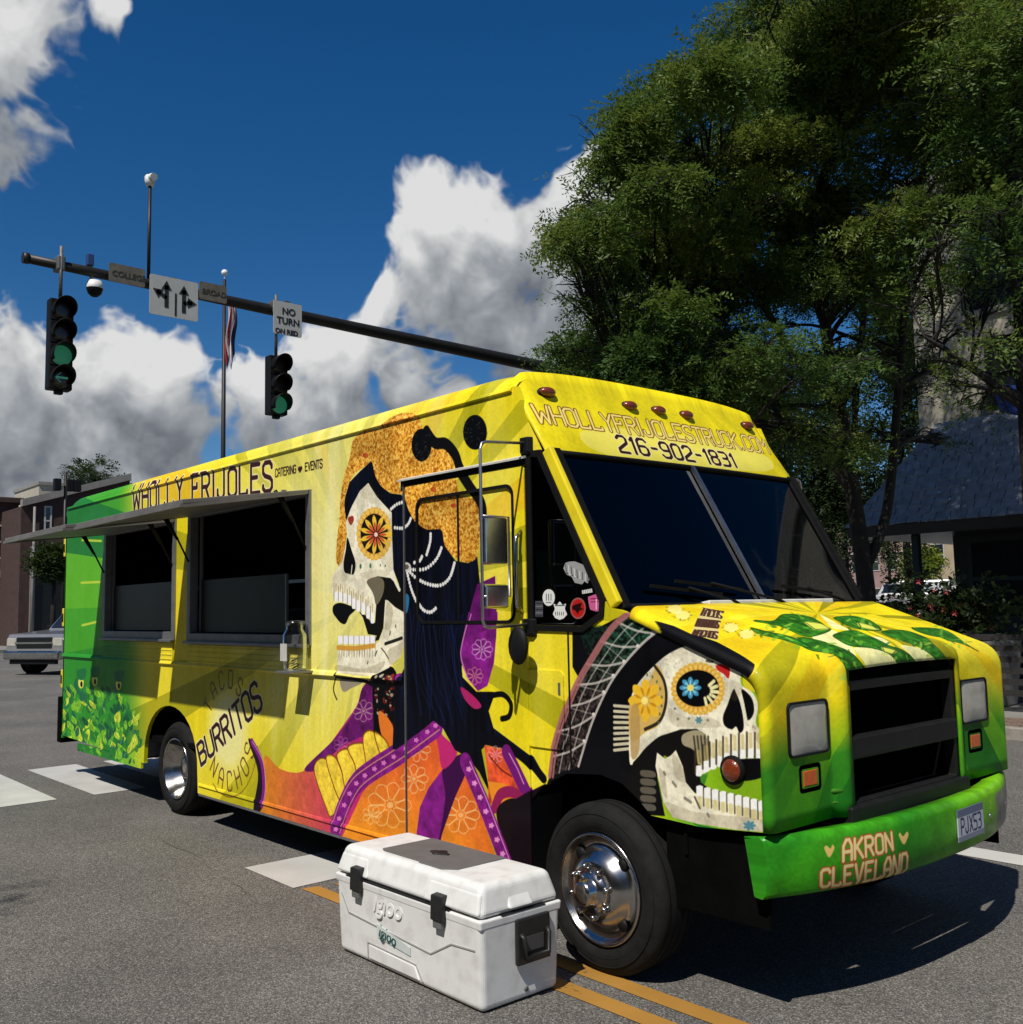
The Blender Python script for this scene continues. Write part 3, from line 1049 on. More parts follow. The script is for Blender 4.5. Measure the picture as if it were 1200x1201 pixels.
    for cx, cy, rx, ry in ((538, 246, 47, 77), (789, 186, 56, 82)):
        cv.ell(cx, cy, rx, ry, BLACK, tf=T4)
        for k in range(26):
            a, q = g.uniform(0, 6.28), g.uniform(.3, .95)
            p = (cx + rx * q * math.cos(a), cy + ry * q * math.sin(a))
            cv.line(T4([p, (p[0] + 9 * math.cos(a + .4), p[1] + 9 * math.sin(a + .4))]), 1.4, hexc(58, 56, 50), .8)
    for c_ in ((275, 294), (600, 455), (690, 530)):
        cv.ell(c_[0], c_[1], 14, 12, hexc(170, 50, 24), .7, tf=T4)
    # ---- skull in profile
    def bone(X, Y):
        h, w = X.shape
        n = vnoise(h, w, 28, 81) * .5 + vnoise(h, w, 7, 82) * .3 + vnoise(h, w, 2.5, 83) * .2
        return BONE * (1.08 - .42 * np.clip(n - .3, 0, 1)[..., None])
    cv.fill(T4([(287, 424), (330, 490), (372, 536), (398, 562), (400, 690), (406, 830), (432, 922), (470, 1000), (470, 1050), (300, 1040), (160, 950), (124, 960), (114, 930), (120, 862), (150, 815), (166, 790), (180, 720), (190, 660), (182, 610), (205, 545), (248, 462)]), bone, sm=False)
    cv.fill(TJ([(110, 800), (104, 900), (106, 990), (250, 1010), (385, 1016), (505, 955), (600, 865), (642, 720), (640, 560), (560, 470), (500, 420), (472, 470), (468, 640), (432, 745), (400, 775), (250, 775)]), bone, sm=False)
    cv.fill(TJ([(335, 275), (420, 236), (520, 250), (600, 330), (640, 420), (630, 520), (560, 480), (500, 425), (480, 420), (465, 640), (430, 735), (398, 745), (412, 700), (345, 690), (305, 560), (275, 515), (330, 545), (375, 605), (400, 600), (410, 440), (380, 360)]), hexc(16, 14, 12), sm=False)
    cv.fill(TJ([(335, 275), (420, 240), (470, 280), (460, 380), (410, 460), (385, 370)]), hexc(112, 104, 84))
    cv.fill(TJ([(72, 470), (110, 446), (165, 452), (245, 492), (200, 545), (168, 608), (130, 600), (95, 560), (70, 520)]), BLACK)
    for k, (x, y, h) in enumerate(((96, 400, 46), (130, 402, 46), (165, 410, 46), (200, 425, 46), (234, 452, 50), (268, 470, 52), (306, 492, 56), (346, 524, 56), (380, 566, 50))):
        cv.fill(TJ([(x - 15, y - h * .6), (x, y - h * .8), (x + 15, y - h * .6), (x + 14, y + h * .6), (x, y + h * .8), (x - 14, y + h * .6)]), hexc(246, 246, 246))
        cv.line(TJ([(x - 17, y - h * 1.9), (x - 17, y + h * .5)]), 2.2, hexc(104, 74, 34), .75)
        cv.line(TJ([(x, y - h * 2.2), (x - 2, y - h * 1.1)]), 4, hexc(176, 150, 84), .6)
    for k in range(7):
        x = 130 + k * 42
        cv.fill(TJ([(x - 18, 702), (x + 18, 702), (x + 19, 765), (x - 19, 768)]), hexc(244, 242, 250), sm=False)
        cv.line(TJ([(x + 19, 700), (x + 20, 860)]), 2, hexc(120, 110, 100), .7)
    cv.line(TJ([(108, 795), (250, 800), (390, 780)]), 9, hexc(206, 146, 46), .9, sm=True)
    for k in range(14):
        x = 120 + k * 20
        cv.line(TJ([(x, 815), (x - 2, 870)]), 1.8, hexc(110, 96, 70), .6)
    cv.line(TJ([(480, 765), (540, 745), (610, 720)]), 6, hexc(26, 22, 18), .95, sm=True)
    for P in ([(450, 800), (475, 830), (505, 880)], [(415, 820), (400, 860)], [(345, 905), (340, 920)], [(560, 620), (562, 635)], [(520, 670), (515, 695)]):
        cv.line(TJ(P), 3, hexc(50, 42, 34), .8)
    cv.fill(T4([(190, 680), (210, 740), (228, 800), (220, 850), (196, 850), (176, 840), (172, 800), (182, 740)]), BLACK)
    cv.line(T4([(208, 850), (212, 810)]), 3, BONE)
    cv.fill(T4([(192, 590), (215, 578), (220, 600), (205, 622)]), hexc(160, 50, 40))
    eye = (316, 662)
    petals(cv, eye, 70, 84, 26, hexc(226, 166, 60), T4, .95, 1.5)
    cv.ell(eye[0], eye[1], 78, 116, hexc(206, 150, 66), tf=T4)
    petals(cv, eye, 64, 82, 22, hexc(240, 196, 84), T4, .9, 1.48)
    cv.ell(eye[0], eye[1], 64, 94, hexc(26, 18, 14), tf=T4)
    petals(cv, (324, 666), 14, 76, 11, hexc(238, 196, 62), T4, .62, 1.22)
    petals(cv, (324, 666), 8, 50, 11, hexc(200, 66, 50), T4, .5, 1.22, alpha=.85)
    cv.ell(324, 666, 9, 11, hexc(246, 210, 190), tf=T4)
    for k, (x, y) in enumerate(((252, 815), (298, 812), (344, 810), (368, 812))):
        cv.ell(x, y, 5 if k < 2 else 3, 12 if k < 2 else 6, hexc(60, 120, 76), tf=T4)
    for k in range(9):
        for j in range(5):
            cv.ell(250 + k * 14 + j * 3, 470 + j * 20 + k * 2, 2.4, 2.4, hexc(150, 140, 110), .35, tf=T4)
    cv.line(T4([(398, 830), (412, 880), (434, 925)]), 7, hexc(240, 236, 214), sm=True)
    cv.fill(TJ([(650, 380), (680, 400), (670, 500), (650, 520)]), hexc(40, 110, 150))
    cv.line(TJ([(105, 990), (85, 1060), (75, 1130), (100, 1200)]), 4, hexc(40, 34, 24), .9, sm=True)
    cv.fill(TJ([(130, 1040), (250, 1050), (300, 1070), (220, 1110), (150, 1140)]), hexc(150, 140, 120))
    cv.line(TJ([(100, 1020), (300, 1050), (400, 1100)]), 7, BLACK, sm=True)
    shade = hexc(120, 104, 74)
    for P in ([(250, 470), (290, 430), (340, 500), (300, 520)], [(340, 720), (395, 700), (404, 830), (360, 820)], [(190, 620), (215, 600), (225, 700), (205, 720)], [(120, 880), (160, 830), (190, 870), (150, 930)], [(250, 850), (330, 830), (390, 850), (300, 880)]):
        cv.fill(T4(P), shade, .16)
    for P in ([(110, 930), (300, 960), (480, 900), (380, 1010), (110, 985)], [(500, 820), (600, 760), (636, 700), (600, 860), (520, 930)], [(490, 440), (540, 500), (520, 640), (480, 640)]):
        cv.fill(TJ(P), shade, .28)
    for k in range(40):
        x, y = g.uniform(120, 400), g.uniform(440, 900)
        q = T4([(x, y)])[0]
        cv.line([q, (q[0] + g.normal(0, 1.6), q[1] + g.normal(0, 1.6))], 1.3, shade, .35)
    # ---- strings of pearls
    for P in ([(385, 555), (420, 525), (455, 512)], [(402, 632), (450, 636), (480, 620), (495, 590)], [(582, 650), (580, 700), (562, 765)], [(470, 820), (500, 830), (560, 825), (610, 780), (636, 720)],
              [(475, 825), (540, 885), (620, 905), (670, 870), (694, 800)], [(475, 830), (500, 930), (540, 1010), (580, 1030), (610, 1008)], [(500, 800), (530, 790), (545, 760)]):
        s_ = smooth_pts(np.array(T4(P)), False, 14)
        L = 0
        last = s_[0]
        for p in s_[1:]:
            if np.hypot(*(p - last)) > 2.6:
                q = cv.to([p])[0]
                cv.line([q, q + .1], 7, hexc(228, 226, 220), raw=True)
                last = p
    cv.ell(474, 818, 22, 22, hexc(200, 196, 186), tf=T4)
    cv.ell(474, 818, 12, 12, hexc(90, 84, 80), tf=T4)
    # ---- the fender: lace veil and big skull
    outer = [(432, 66), (330, 150), (230, 300), (150, 440), (90, 590), (40, 760), (20, 900)]
    inner = [(612, 136), (500, 220), (390, 340), (310, 460), (230, 640), (165, 850)]
    so = np.array(smooth_pts(np.array(outer, float), False, 8))
    si = np.array(smooth_pts(np.array(inner, float), False, 8))
    blackpoly = [(-10, 990), (20, 900), (20, 880)] + [(175, 420), (135, 350), (135, 150), (270, 150), (432, 66), (612, 136), (735, 205), (850, 225), (950, 290), (1052, 350), (990, 400), (930, 330), (700, 480), (560, 900), (600, 1100), (430, 1090), (300, 1100), (0, 1100)]
    cv.fill(T7(blackpoly), lambda X, Y: mott(X, Y, hexc(11, 11, 15), .4, 40, 91), sm=False)

    def lace(X, Y):
        h, w = X.shape
        n = vnoise(h, w, 4, 95) * .6 + vnoise(h, w, 2, 96) * .4
        y0 = cv.to(T7([(400, 520)]))[0][1]
        t = np.clip((y0 - Y) / 90, 0, 1)[..., None]
        b = hexc(58, 48, 46) * (1 - t) + hexc(26, 62, 44) * t
        return b * (.25 + 1.7 * np.clip(n - .28, 0, 1)[..., None] * 1.3)
    cv.fill(T7(list(map(tuple, so)) + list(map(tuple, si[::-1]))), lace, sm=False)
    cv.fill(T7([(135, 150), (270, 140), (330, 150), (230, 300), (200, 280), (180, 200)]), lace, .55, sm=False)
    white = hexc(206, 198, 190)
    k1, k2 = len(so) - 1, len(si) - 1
    for j in range(1, 8):
        a, b = so[int(j / 8 * k1)], si[int(j / 8 * k2)]
        m = (a + b) / 2 + np.array([0, 14])
        cv.line(T7([a, m, b]), 3.2, white, .8, sm=True)
        cv.ell(b[0] - 8, b[1] - 4, 8, 8, hexc(230, 226, 214), tf=T7)
    for fr in (.33, .66):
        cv.line(T7([so[int(t * k1)] * (1 - fr) + si[int(t * k2)] * fr for t in np.linspace(0, 1, 14)]), 2.4, white, .6)
    for j in range(7):
        a, b = so[int(j / 8 * k1)], si[int((j + 1) / 8 * k2)]
        cv.line(T7([a, b]), 2, white, .45)
    cv.line(T7(si), 4, white, .85)
    for o, wd in ((0, 7), (16, 4)):
        cv.line(T7([(x + o, y + o * .3) for x, y in so]), wd, hexc(168, 104, 104), .9)
    cv.fill(T7([(1052, 350), (1090, 420), (1120, 560), (1135, 700), (1150, 1200), (1050, 1200), (760, 1140), (760, 960), (800, 940), (880, 700), (960, 420)]), lambda X, Y: mott(X, Y, hexc(132, 178, 28), .12, 60, 97), sm=False)
    cv.ell(1045, 420, 55, 55, hexc(226, 206, 40), .9, tf=T7)
    cv.fill(T7([(345, 520), (430, 500), (440, 780), (400, 800), (345, 770)]), BLACK)
    for k in range(9):
        cv.line(T7([(345, 545 + k * 28), (430, 552 + k * 26)]), 4.2, hexc(206, 198, 166))
    cv.fill(T7([(560, 330), (640, 272), (740, 236), (840, 246), (915, 298), (975, 370), (985, 440), (1042, 482), (1068, 545), (1058, 640), (1112, 690), (1122, 790), (1000, 800), (890, 830), (790, 890), (760, 870), (700, 740), (600, 690), (500, 760), (440, 840), (420, 800), (425, 540), (460, 440)]), bone)
    cv.fill(T7([(425, 520), (520, 420), (560, 340), (600, 420), (608, 540), (570, 640), (500, 680), (430, 720)]), hexc(206, 168, 84), .9)
    cv.line(T7([(548, 345), (595, 420), (606, 520), (575, 620), (500, 664)]), 4.5, hexc(46, 40, 30), sm=True)
    petals(cv, (502, 520), 20, 88, 8, hexc(236, 186, 48), T7, .85, 1.25)
    petals(cv, (502, 520), 20, 60, 8, hexc(200, 140, 30), T7, .35, 1.25, .39)
    cv.ell(498, 520, 17, 20, hexc(250, 226, 120), tf=T7)
    cv.fill(T7([(430, 560), (470, 560), (470, 770), (430, 800)]), hexc(180, 146, 86), .8)
    for k in range(7):
        a = -1.5 + k * .34
        cv.ell(505 + 80 * math.cos(a), 520 + 130 * math.sin(a), 5, 9, hexc(110, 116, 60), tf=T7)
    petals(cv, (766, 460), 112, 138, 30, hexc(222, 176, 66), T7, .95, .98)
    cv.ell(766, 460, 126, 120, hexc(214, 160, 58), tf=T7)
    petals(cv, (766, 460), 100, 128, 30, hexc(240, 200, 96), T7, .7, .95)
    cv.ell(764, 458, 108, 92, BLACK, tf=T7)
    petals(cv, (728, 455), 10, 56, 8, hexc(70, 150, 186), T7, .85, 1.0)
    petals(cv, (728, 455), 8, 40, 8, hexc(160, 214, 226), T7, .3, 1.0)
    cv.ell(728, 455, 17, 17, hexc(236, 222, 110), tf=T7)
    for k in range(6):
        a = -.75 + k * .42
        p = (792 + 62 * math.cos(a), 470 + 62 * math.sin(a) * .95)
        cv.line(T7([(p[0] - 20 * math.cos(a), p[1] - 20 * math.sin(a)), (p[0] + 12 * math.cos(a), p[1] + 12 * math.sin(a))]), 4.6, hexc(236, 230, 170))
    cv.fill(T7([(856, 345), (884, 336), (924, 352), (920, 408), (894, 385), (866, 368)]), hexc(190, 36, 36))
    for P in ([(805, 290), (840, 305)], [(835, 270), (850, 285)], [(810, 320), (840, 325)]):
        cv.line(T7(P), 3, hexc(60, 56, 44), .9)
    cv.fill(T7([(950, 460), (915, 540), (892, 600), (900, 645), (935, 664), (958, 650), (975, 682), (996, 655), (985, 560)]), BLACK)
    cv.fill(T7([(985, 462), (1035, 505), (1048, 570), (1030, 612), (1008, 610), (1000, 540)]), BLACK)
    cv.line(T7([(960, 465), (990, 540), (1010, 640)]), 5, BONE, sm=True)
    for k, (x, y) in enumerate(((570, 632), (665, 612), (720, 610), (815, 618), (650, 560))):
        cv.ell(x, y, 7, 7, hexc(100, 110, 90), .8, tf=T7)
    petals(cv, (770, 618), 0, 20, 6, hexc(66, 140, 160), T7, .8)
    cv.fill(T7([(440, 830), (500, 765), (600, 690), (680, 664), (760, 662), (805, 690), (815, 740), (800, 800), (770, 860), (780, 930), (820, 960), (760, 990), (700, 940), (690, 860), (655, 770), (620, 805), (560, 780), (540, 860), (560, 1040), (470, 1040), (400, 960)]), hexc(18, 16, 14), sm=False)
    cv.fill(T7([(690, 690), (760, 668), (808, 700), (830, 800), (770, 840), (745, 770), (690, 740)]), hexc(160, 150, 120))
    for k in range(5):
        cv.line(T7([(745 + k * 18, 700), (760 + k * 16, 830 - k * 6)]), 3, hexc(50, 44, 34), .8)
    for (x, y) in ((770, 875), (808, 852), (843, 840), (876, 828), (910, 812), (950, 802), (990, 796), (1030, 790), (1070, 792), (1106, 802)):
        cv.fill(T7([(x - 16, y - 22), (x, y - 30), (x + 16, y - 22), (x + 15, y + 18), (x, y + 26), (x - 15, y + 18)]), hexc(246, 246, 240))
        cv.line(T7([(x - 18, y - 110), (x - 18, y + 10)]), 3, hexc(60, 50, 34), .85)
        cv.line(T7([(x, y - 100), (x + 2, y - 40)]), 5, hexc(196, 176, 92), .55)
    cv.fill(T7([(885, 870), (900, 825), (950, 815), (1120, 815), (1122, 880), (1060, 915), (960, 925), (900, 905)]), BLACK)
    cv.fill(T7([(560, 780), (600, 812), (630, 795), (655, 768), (690, 850), (705, 930), (750, 985), (900, 1010), (1098, 1062), (1092, 1180), (950, 1168), (760, 1138), (640, 1108), (592, 1030), (572, 930), (552, 850)]), bone, sm=False)
    for k in range(9):
        x, y = 775 + k * 39, 968 + k * 9.5
        cv.fill(T7([(x - 18, y - 18), (x, y - 24), (x + 17, y - 18), (x + 18, y + 34), (x - 17, y + 32)]), hexc(244, 244, 240), sm=False)
        cv.line(T7([(x + 19, y - 10), (x + 20, y + 80)]), 2.4, hexc(70, 60, 40), .8)
        cv.line(T7([(x, y + 42), (x, y + 74)]), 6, hexc(206, 190, 104), .6)
    cv.line(T7([(750, 1005), (775, 1060)]), 3, hexc(60, 52, 40), .8)
    for P in ([(640, 930), (655, 950)], [(700, 1010), (730, 1030)], [(815, 1090), (820, 1100)], [(595, 880), (600, 890)]):
        cv.line(T7(P), 4, hexc(96, 90, 80), .7)
    petals(cv, (1025, 1148), 0, 34, 7, hexc(64, 140, 170), T7, .85, .8)
    for k in range(5):
        cv.fill(T7([(480, 870 + k * 42), (545, 876 + k * 42), (550, 905 + k * 42), (485, 900 + k * 42)]), hexc(120, 112, 96), .75)
    cv.line(T7([(330, 1100), (420, 1000), (520, 1100)]), 3, hexc(120, 112, 100), .4)
    cv.line(T7([(940, 345), (1000, 385)]), 6, hexc(236, 236, 230), .8)
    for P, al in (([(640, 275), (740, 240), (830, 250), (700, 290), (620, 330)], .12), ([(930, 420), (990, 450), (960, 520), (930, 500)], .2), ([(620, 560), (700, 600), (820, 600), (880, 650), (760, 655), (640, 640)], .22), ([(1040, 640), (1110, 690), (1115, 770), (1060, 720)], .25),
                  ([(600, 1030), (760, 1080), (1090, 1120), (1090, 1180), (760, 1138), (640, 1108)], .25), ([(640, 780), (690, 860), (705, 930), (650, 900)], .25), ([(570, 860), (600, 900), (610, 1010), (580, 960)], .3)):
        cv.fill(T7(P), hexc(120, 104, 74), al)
    for k in range(70):
        x, y = g.uniform(470, 1060), g.uniform(280, 660)
        q = T7([(x, y)])[0]
        m_ = cv.to([q])[0].astype(int)
        if cv.a[min(max(m_[1], 0), SH - 1), min(max(m_[0], 0), SW - 1)].min() > .55:
            cv.line([q, (q[0] + g.normal(0, 1.8), q[1] + g.normal(0, 1.8))], 1.4, hexc(110, 98, 74), .4)
    # fine grain over the print
    n = (vnoise(SH, SW, 3, 101) - .5)[..., None]
    cv.a = np.clip(cv.a * (1 + n * .06), 0, 1)
    return cv


# ------------- surfaces of the front: header, hood and nose, bumper
WD = 2.29                                   # truck width
HB, HT = (-3.812, 2.570), (-4.085, 2.985)   # header lower and upper edge (x, z)


HLEN = math.hypot(HT[0] - HB[0], HT[1] - HB[1])


def header_pt(px, py):
    d = ray(px, py)
    n = np.array([HT[1] - HB[1], 0, -(HT[0] - HB[0])])
    P0 = np.array([HB[0] + .024, 0, HB[1]])
    p = CAM + d * ((P0 - CAM) @ n) / (d @ n)
    return p[1], (p[2] - HB[1]) * HLEN / (HT[1] - HB[1])


HRES, HW, HH = .0025, 960, 240


def header_map(px, py):
    y, s = header_pt(px, py)
    return (y + .05) / HRES, (.53 - s) / HRES


def header_uv(co):
    s = (co.z - HB[1]) * HLEN / (HT[1] - HB[1])
    return ((co.y + .05) / HRES / HW, 1 - (.53 - s) / HRES / HH)


def paint_header():
    cv = Canvas(HW, HH, header_map)
    yy, xx = np.mgrid[0:HH, 0:HW].astype(np.float32)
    A = np.arctan2(yy + 500 - xx * .2, xx - 300)
    st = .5 + .5 * np.sin(A * 46 + 1.3 * np.sin(A * 17))
    st = np.clip((st - .35) * 3, 0, 1)[..., None]
    n = (vnoise(HH, HW, 40, 5) * .6 + vnoise(HH, HW, 7, 6) * .4 - .5)[..., None]
    c = YEL * st + (YEL * .86 + OLV * .14) * (1 - st)
    cv.a[:] = np.clip(c * (1 + .22 * n), 0, 1)
    cv.fill([(700, 500), (880, 525), (900, 552), (720, 535)], YELP * .6 + CREAM * .4, .6)
    put_text(cv, 'WHOLLYFRIJOLESTRUCK.COM', [(636, 494), (906, 531), (627, 473), (898, 514)], 6.2, hexc(236, 212, 120), gap=.16, edge=hexc(112, 74, 34), ewpx=12)
    put_text(cv, '216-902-1831', [(729, 529.5), (865, 547.5), (722, 510), (858, 532)], 8.5, hexc(52, 30, 20), gap=.26, edge=hexc(240, 228, 170), ewpx=14)
    return cv


def sstep(a, b, v):
    t = min(1, max(0, (v - a) / (b - a)))
    return t * t * (3 - 2 * t)


GY0, GY1, NZ0 = .565, 1.612, .79              # grille opening, bottom of the nose


def nose(y, s):
    d = min(y, WD - y)
    r = .03
    xf = -2.528
    if d < r:
        xf -= r - math.sqrt(max(0, r * r - (r - d) ** 2))
    mid = sstep(.465, .535, y) * sstep(.58, .65, WD - y)
    xf += .05 * mid
    rr = .05
    dz = 0.0
    if d < rr:
        dz = rr - math.sqrt(max(0, rr * rr - (rr - d) ** 2))
    cr = .045 * (1 - ((y - WD / 2) / (WD / 2)) ** 2) + .03 * mid

    def zh(x):
        k = min(1, max(0, (x + 3.32) / .5))
        return 1.742 - .372 * (x + 3.295) + cr * k - dz
    R = .085 - .02 * mid
    xs = xf - R
    if s <= 1:
        x = -3.27 + (xs + 3.27) * s
        return x, zh(x)
    zs = zh(xs)
    p0, p1, p2 = (xs, zs), (xf, zs - .372 * R), (xf, zs - .372 * R - R * 1.05)
    if s <= 2:
        t = s - 1
        return tuple((1 - t) ** 2 * a + 2 * t * (1 - t) * b + t * t * c for a, b, c in zip(p0, p1, p2))
    return xf, p2[1] + (NZ0 - p2[1]) * (s - 2)


def nose_v(s):
    return .75 * min(s, 1) + .18 * min(max(s - 1, 0), 1) + .6 * max(s - 2, 0)


NRES = .003
NW, NH = int(WD / NRES), int(1.53 / NRES)
_ys = np.linspace(0, WD, 160)
_ss = np.concatenate([np.linspace(0, 1, 80), np.linspace(1.03, 2, 30), np.linspace(2.03, 3, 60)])
_NP = np.array([[(lambda q: (q[0], y, q[1]))(nose(y, s)) for s in _ss] for y in _ys])
_npx, _npy = project(_NP.reshape(-1, 3))


def nose_map(px, py):
    k = int(np.argmin((_npx - px) ** 2 + (_npy - py) ** 2))
    y, s = _ys[k // len(_ss)], _ss[k % len(_ss)]
    return y / NRES, nose_v(s) / NRES


TN, TM = zt(880, 700, 4.0), zt(780, 700, 5.4545)


def paint_nose():
    cv = Canvas(NW, NH, nose_map)
    yy, xx = np.mgrid[0:NH, 0:NW].astype(np.float32)
    cx, cy = NW / 2, .30 / NRES
    A = np.arctan2(yy - cy, xx - cx)
    g = np.random.default_rng(3)
    n = 60
    edges = np.sort((np.arange(n) + g.uniform(-.3, .3, n)) / n * 2 * math.pi - math.pi)
    idx = np.searchsorted(edges, A.ravel()).reshape(A.shape) % n
    pal = np.array([YEL, YEL * .75 + YELP * .25, OLV * .85, YEL, ORY * .4 + YEL * .6, OLV * .95])
    gpal = np.array([hexc(86, 154, 26), hexc(66, 140, 28), hexc(38, 108, 28), hexc(104, 168, 26), hexc(50, 124, 30), hexc(30, 98, 28)])
    pick = g.integers(0, 6, n)
    z = yy * NRES
    t = np.clip((z - 1.02 - .06 * (vnoise(NH, NW, 40, 4) - .5)) / .24, 0, 1)[..., None]
    c = pal[pick][idx] * (1 - t) + gpal[pick][idx] * t
    dk = np.clip((z - 1.28) / .2, 0, 1)[..., None]
    c = c * (1 - dk * .45) + hexc(34, 120, 30) * dk * .45
    c = c * (1 + .12 * (vnoise(NH, NW, 30, 8) - .5)[..., None] + .08 * (vnoise(NH, NW, 4, 9) - .5)[..., None])
    cv.a[:] = np.clip(c, 0, 1)
    cream = hexc(234, 232, 170)
    for P in ([(480, 250), (590, 245), (680, 300), (697, 385), (560, 402), (530, 330)], [(700, 235), (800, 250), (862, 300), (874, 362), (785, 370), (760, 300)], [(290, 165), (400, 170), (480, 260), (500, 310), (380, 240), (300, 210)],
              [(330, 90), (400, 130), (520, 180), (620, 200), (640, 230), (470, 170), (380, 150)]):
        cv.fill(TN(P), lambda X, Y: mott(X, Y, cream, .14, 14, 12), .92)
    for q, P in enumerate(([(20, 118), (110, 122), (160, 90), (260, 98), (330, 130), (372, 162), (300, 192), (240, 190), (150, 152)], [(230, 205), (330, 215), (430, 250), (505, 310), (552, 405), (462, 414), (440, 335), (380, 275), (270, 250)],
              [(390, 185), (480, 165), (560, 190), (640, 232), (705, 252), (765, 300), (785, 372), (702, 384), (690, 322), (640, 272), (560, 245), (470, 240), (410, 212)], [(395, 105), (480, 98), (560, 120), (612, 165), (520, 165), (440, 140)],
              [(615, 170), (720, 163), (800, 190), (852, 230), (912, 290), (942, 352), (876, 368), (860, 300), (800, 250), (700, 212)], [(0, 150), (80, 170), (200, 200), (280, 250), (160, 215), (40, 185)], [(760, 150), (900, 160), (1000, 220), (1060, 260), (960, 220), (840, 190)])):
        cv.fill(TN(P), lambda X, Y: mott(X, Y, hexc(46, 108, 28), .5, 12, 20 + q))
        cv.line(TN(P), 3, hexc(20, 60, 16), .7, sm=True, closed=True)
        P = np.array(P, float)
        for k in range(18):
            a = P[g.integers(0, len(P))] * .6 + P.mean(0) * .4 + g.normal(0, 14, 2)
            cv.line(TN([a, a + g.normal(0, 16, 2)]), g.uniform(2, 7), [hexc(28, 84, 20), hexc(120, 176, 50), hexc(176, 206, 70)][k % 3], .6)
    for P in ([(250, 125), (330, 135), (372, 160), (300, 160)], [(505, 128), (580, 150), (600, 165), (520, 150)], [(610, 240), (680, 255), (660, 272), (620, 262)]):
        cv.fill(TN(P), hexc(216, 222, 90))
        cv.line(TN(P), 3, hexc(40, 50, 20), .7, closed=True)
    cv.fill(TM([(245, 80), (372, 100), (330, 290), (170, 262)]), hexc(206, 190, 150), .85, sm=False)
    for k, (a, b) in enumerate((((240, 82), (370, 104)), ((214, 150), (352, 168)), ((190, 222), (338, 236)))):
        put_text(cv, ('TACOS', 'BURRITOS', 'NACHOS')[k], TM([(a[0] - 20, a[1] + 50), (b[0] - 16, b[1] + 48), a, b]), 4, hexc(70, 44, 36), gap=.16)
    for c_ in ((420, 210), (520, 250), (60, 90), (110, 130)):
        cv.ell(c_[0], c_[1], 46, 30, CREAM, .6, tf=TM)
        for k in range(14):
            a = g.uniform(0, 6.28)
            cv.line(TM([(c_[0] + 50 * math.cos(a), c_[1] + 26 * math.sin(a)), (c_[0] + 60 * math.cos(a), c_[1] + 34 * math.sin(a))]), 2.5, hexc(130, 110, 40), .7)
    # rim of the hat reaching over the edge of the hood, near side
    cv.fill(TM([(-60, 160), (60, 200), (180, 262), (330, 300), (480, 380), (575, 440), (540, 520), (380, 470), (160, 400), (-60, 330)]), hexc(12, 12, 16), sm=False)
    return cv


def bumper_x(y):
    return -2.335 - .215 * abs((y - WD / 2) / (WD / 2)) ** 2.6


BZ0, BZ1 = .525, .765
BRES = .003
BW, BH = int(2.5 / BRES), 130


def bumper_map(px, py):
    ys = np.linspace(-.1, WD + .1, 241)
    best = min(ys, key=lambda y: abs(onx(px, py, bumper_x(min(max(y, 0), WD)))[0] - y))
    y, z = onx(px, py, bumper_x(min(max(best, 0), WD)))
    return (best + .1) / BRES, (.84 - z) / BRES


def paint_bumper():
    cv = Canvas(BW, BH, bumper_map)
    yy, xx = np.mgrid[0:BH, 0:BW].astype(np.float32)
    st = np.clip(.5 + 1.2 * np.sin(xx * .018 + yy * .02 + .7), 0, 1)[..., None]
    t = np.clip((xx * BRES - .9) / .9, 0, 1)[..., None]
    c = hexc(40, 122, 26) * st + hexc(58, 146, 26) * (1 - st)
    c = c * (1 - t) + hexc(112, 176, 28) * t
    lo = np.clip((yy - 70) / 50, 0, 1)[..., None] * t
    c = c * (1 - lo * .5) + hexc(84, 98, 44) * lo * .5
    c = c * (1 + .22 * (vnoise(BH, BW, 22, 3) - .5)[..., None] + .14 * (vnoise(BH, BW, 4, 4) - .5)[..., None])
    cv.a[:] = np.clip(c, 0, 1)
    e = 1.78 + .05 * (vnoise(BH, BW, 12, 7) - .5)
    worn = (np.clip((xx * BRES - .1 - e) / .015, 0, 1) * np.clip((yy - 34) / 4, 0, 1))[..., None]
    cv.a = cv.a * (1 - worn) + (hexc(126, 126, 112) * (1 + .3 * (vnoise(BH, BW, 16, 9) - .5)[..., None])) * worn
    cr_, red = hexc(226, 208, 142), hexc(178, 74, 44)
    for tx, q in (('AKRON', [(988, 1009.5), (1046, 996), (990, 985), (1046, 976)]), ('CLEVELAND', [(963, 1041), (1065, 1025), (963.5, 1020), (1065, 999.7)])):
        put_text(cv, tx, q, 5.0, cr_, gap=.24, edge=red, ewpx=8.5)
    for x, y in ((973, 998), (1059.5, 983)):
        cv.fill([(x - .5, y + 7), (x - 6, y - 3), (x - 3.5, y - 7), (x, y - 3), (x + 4, y - 8), (x + 6, y - 4)], hexc(222, 186, 110))
    return cv


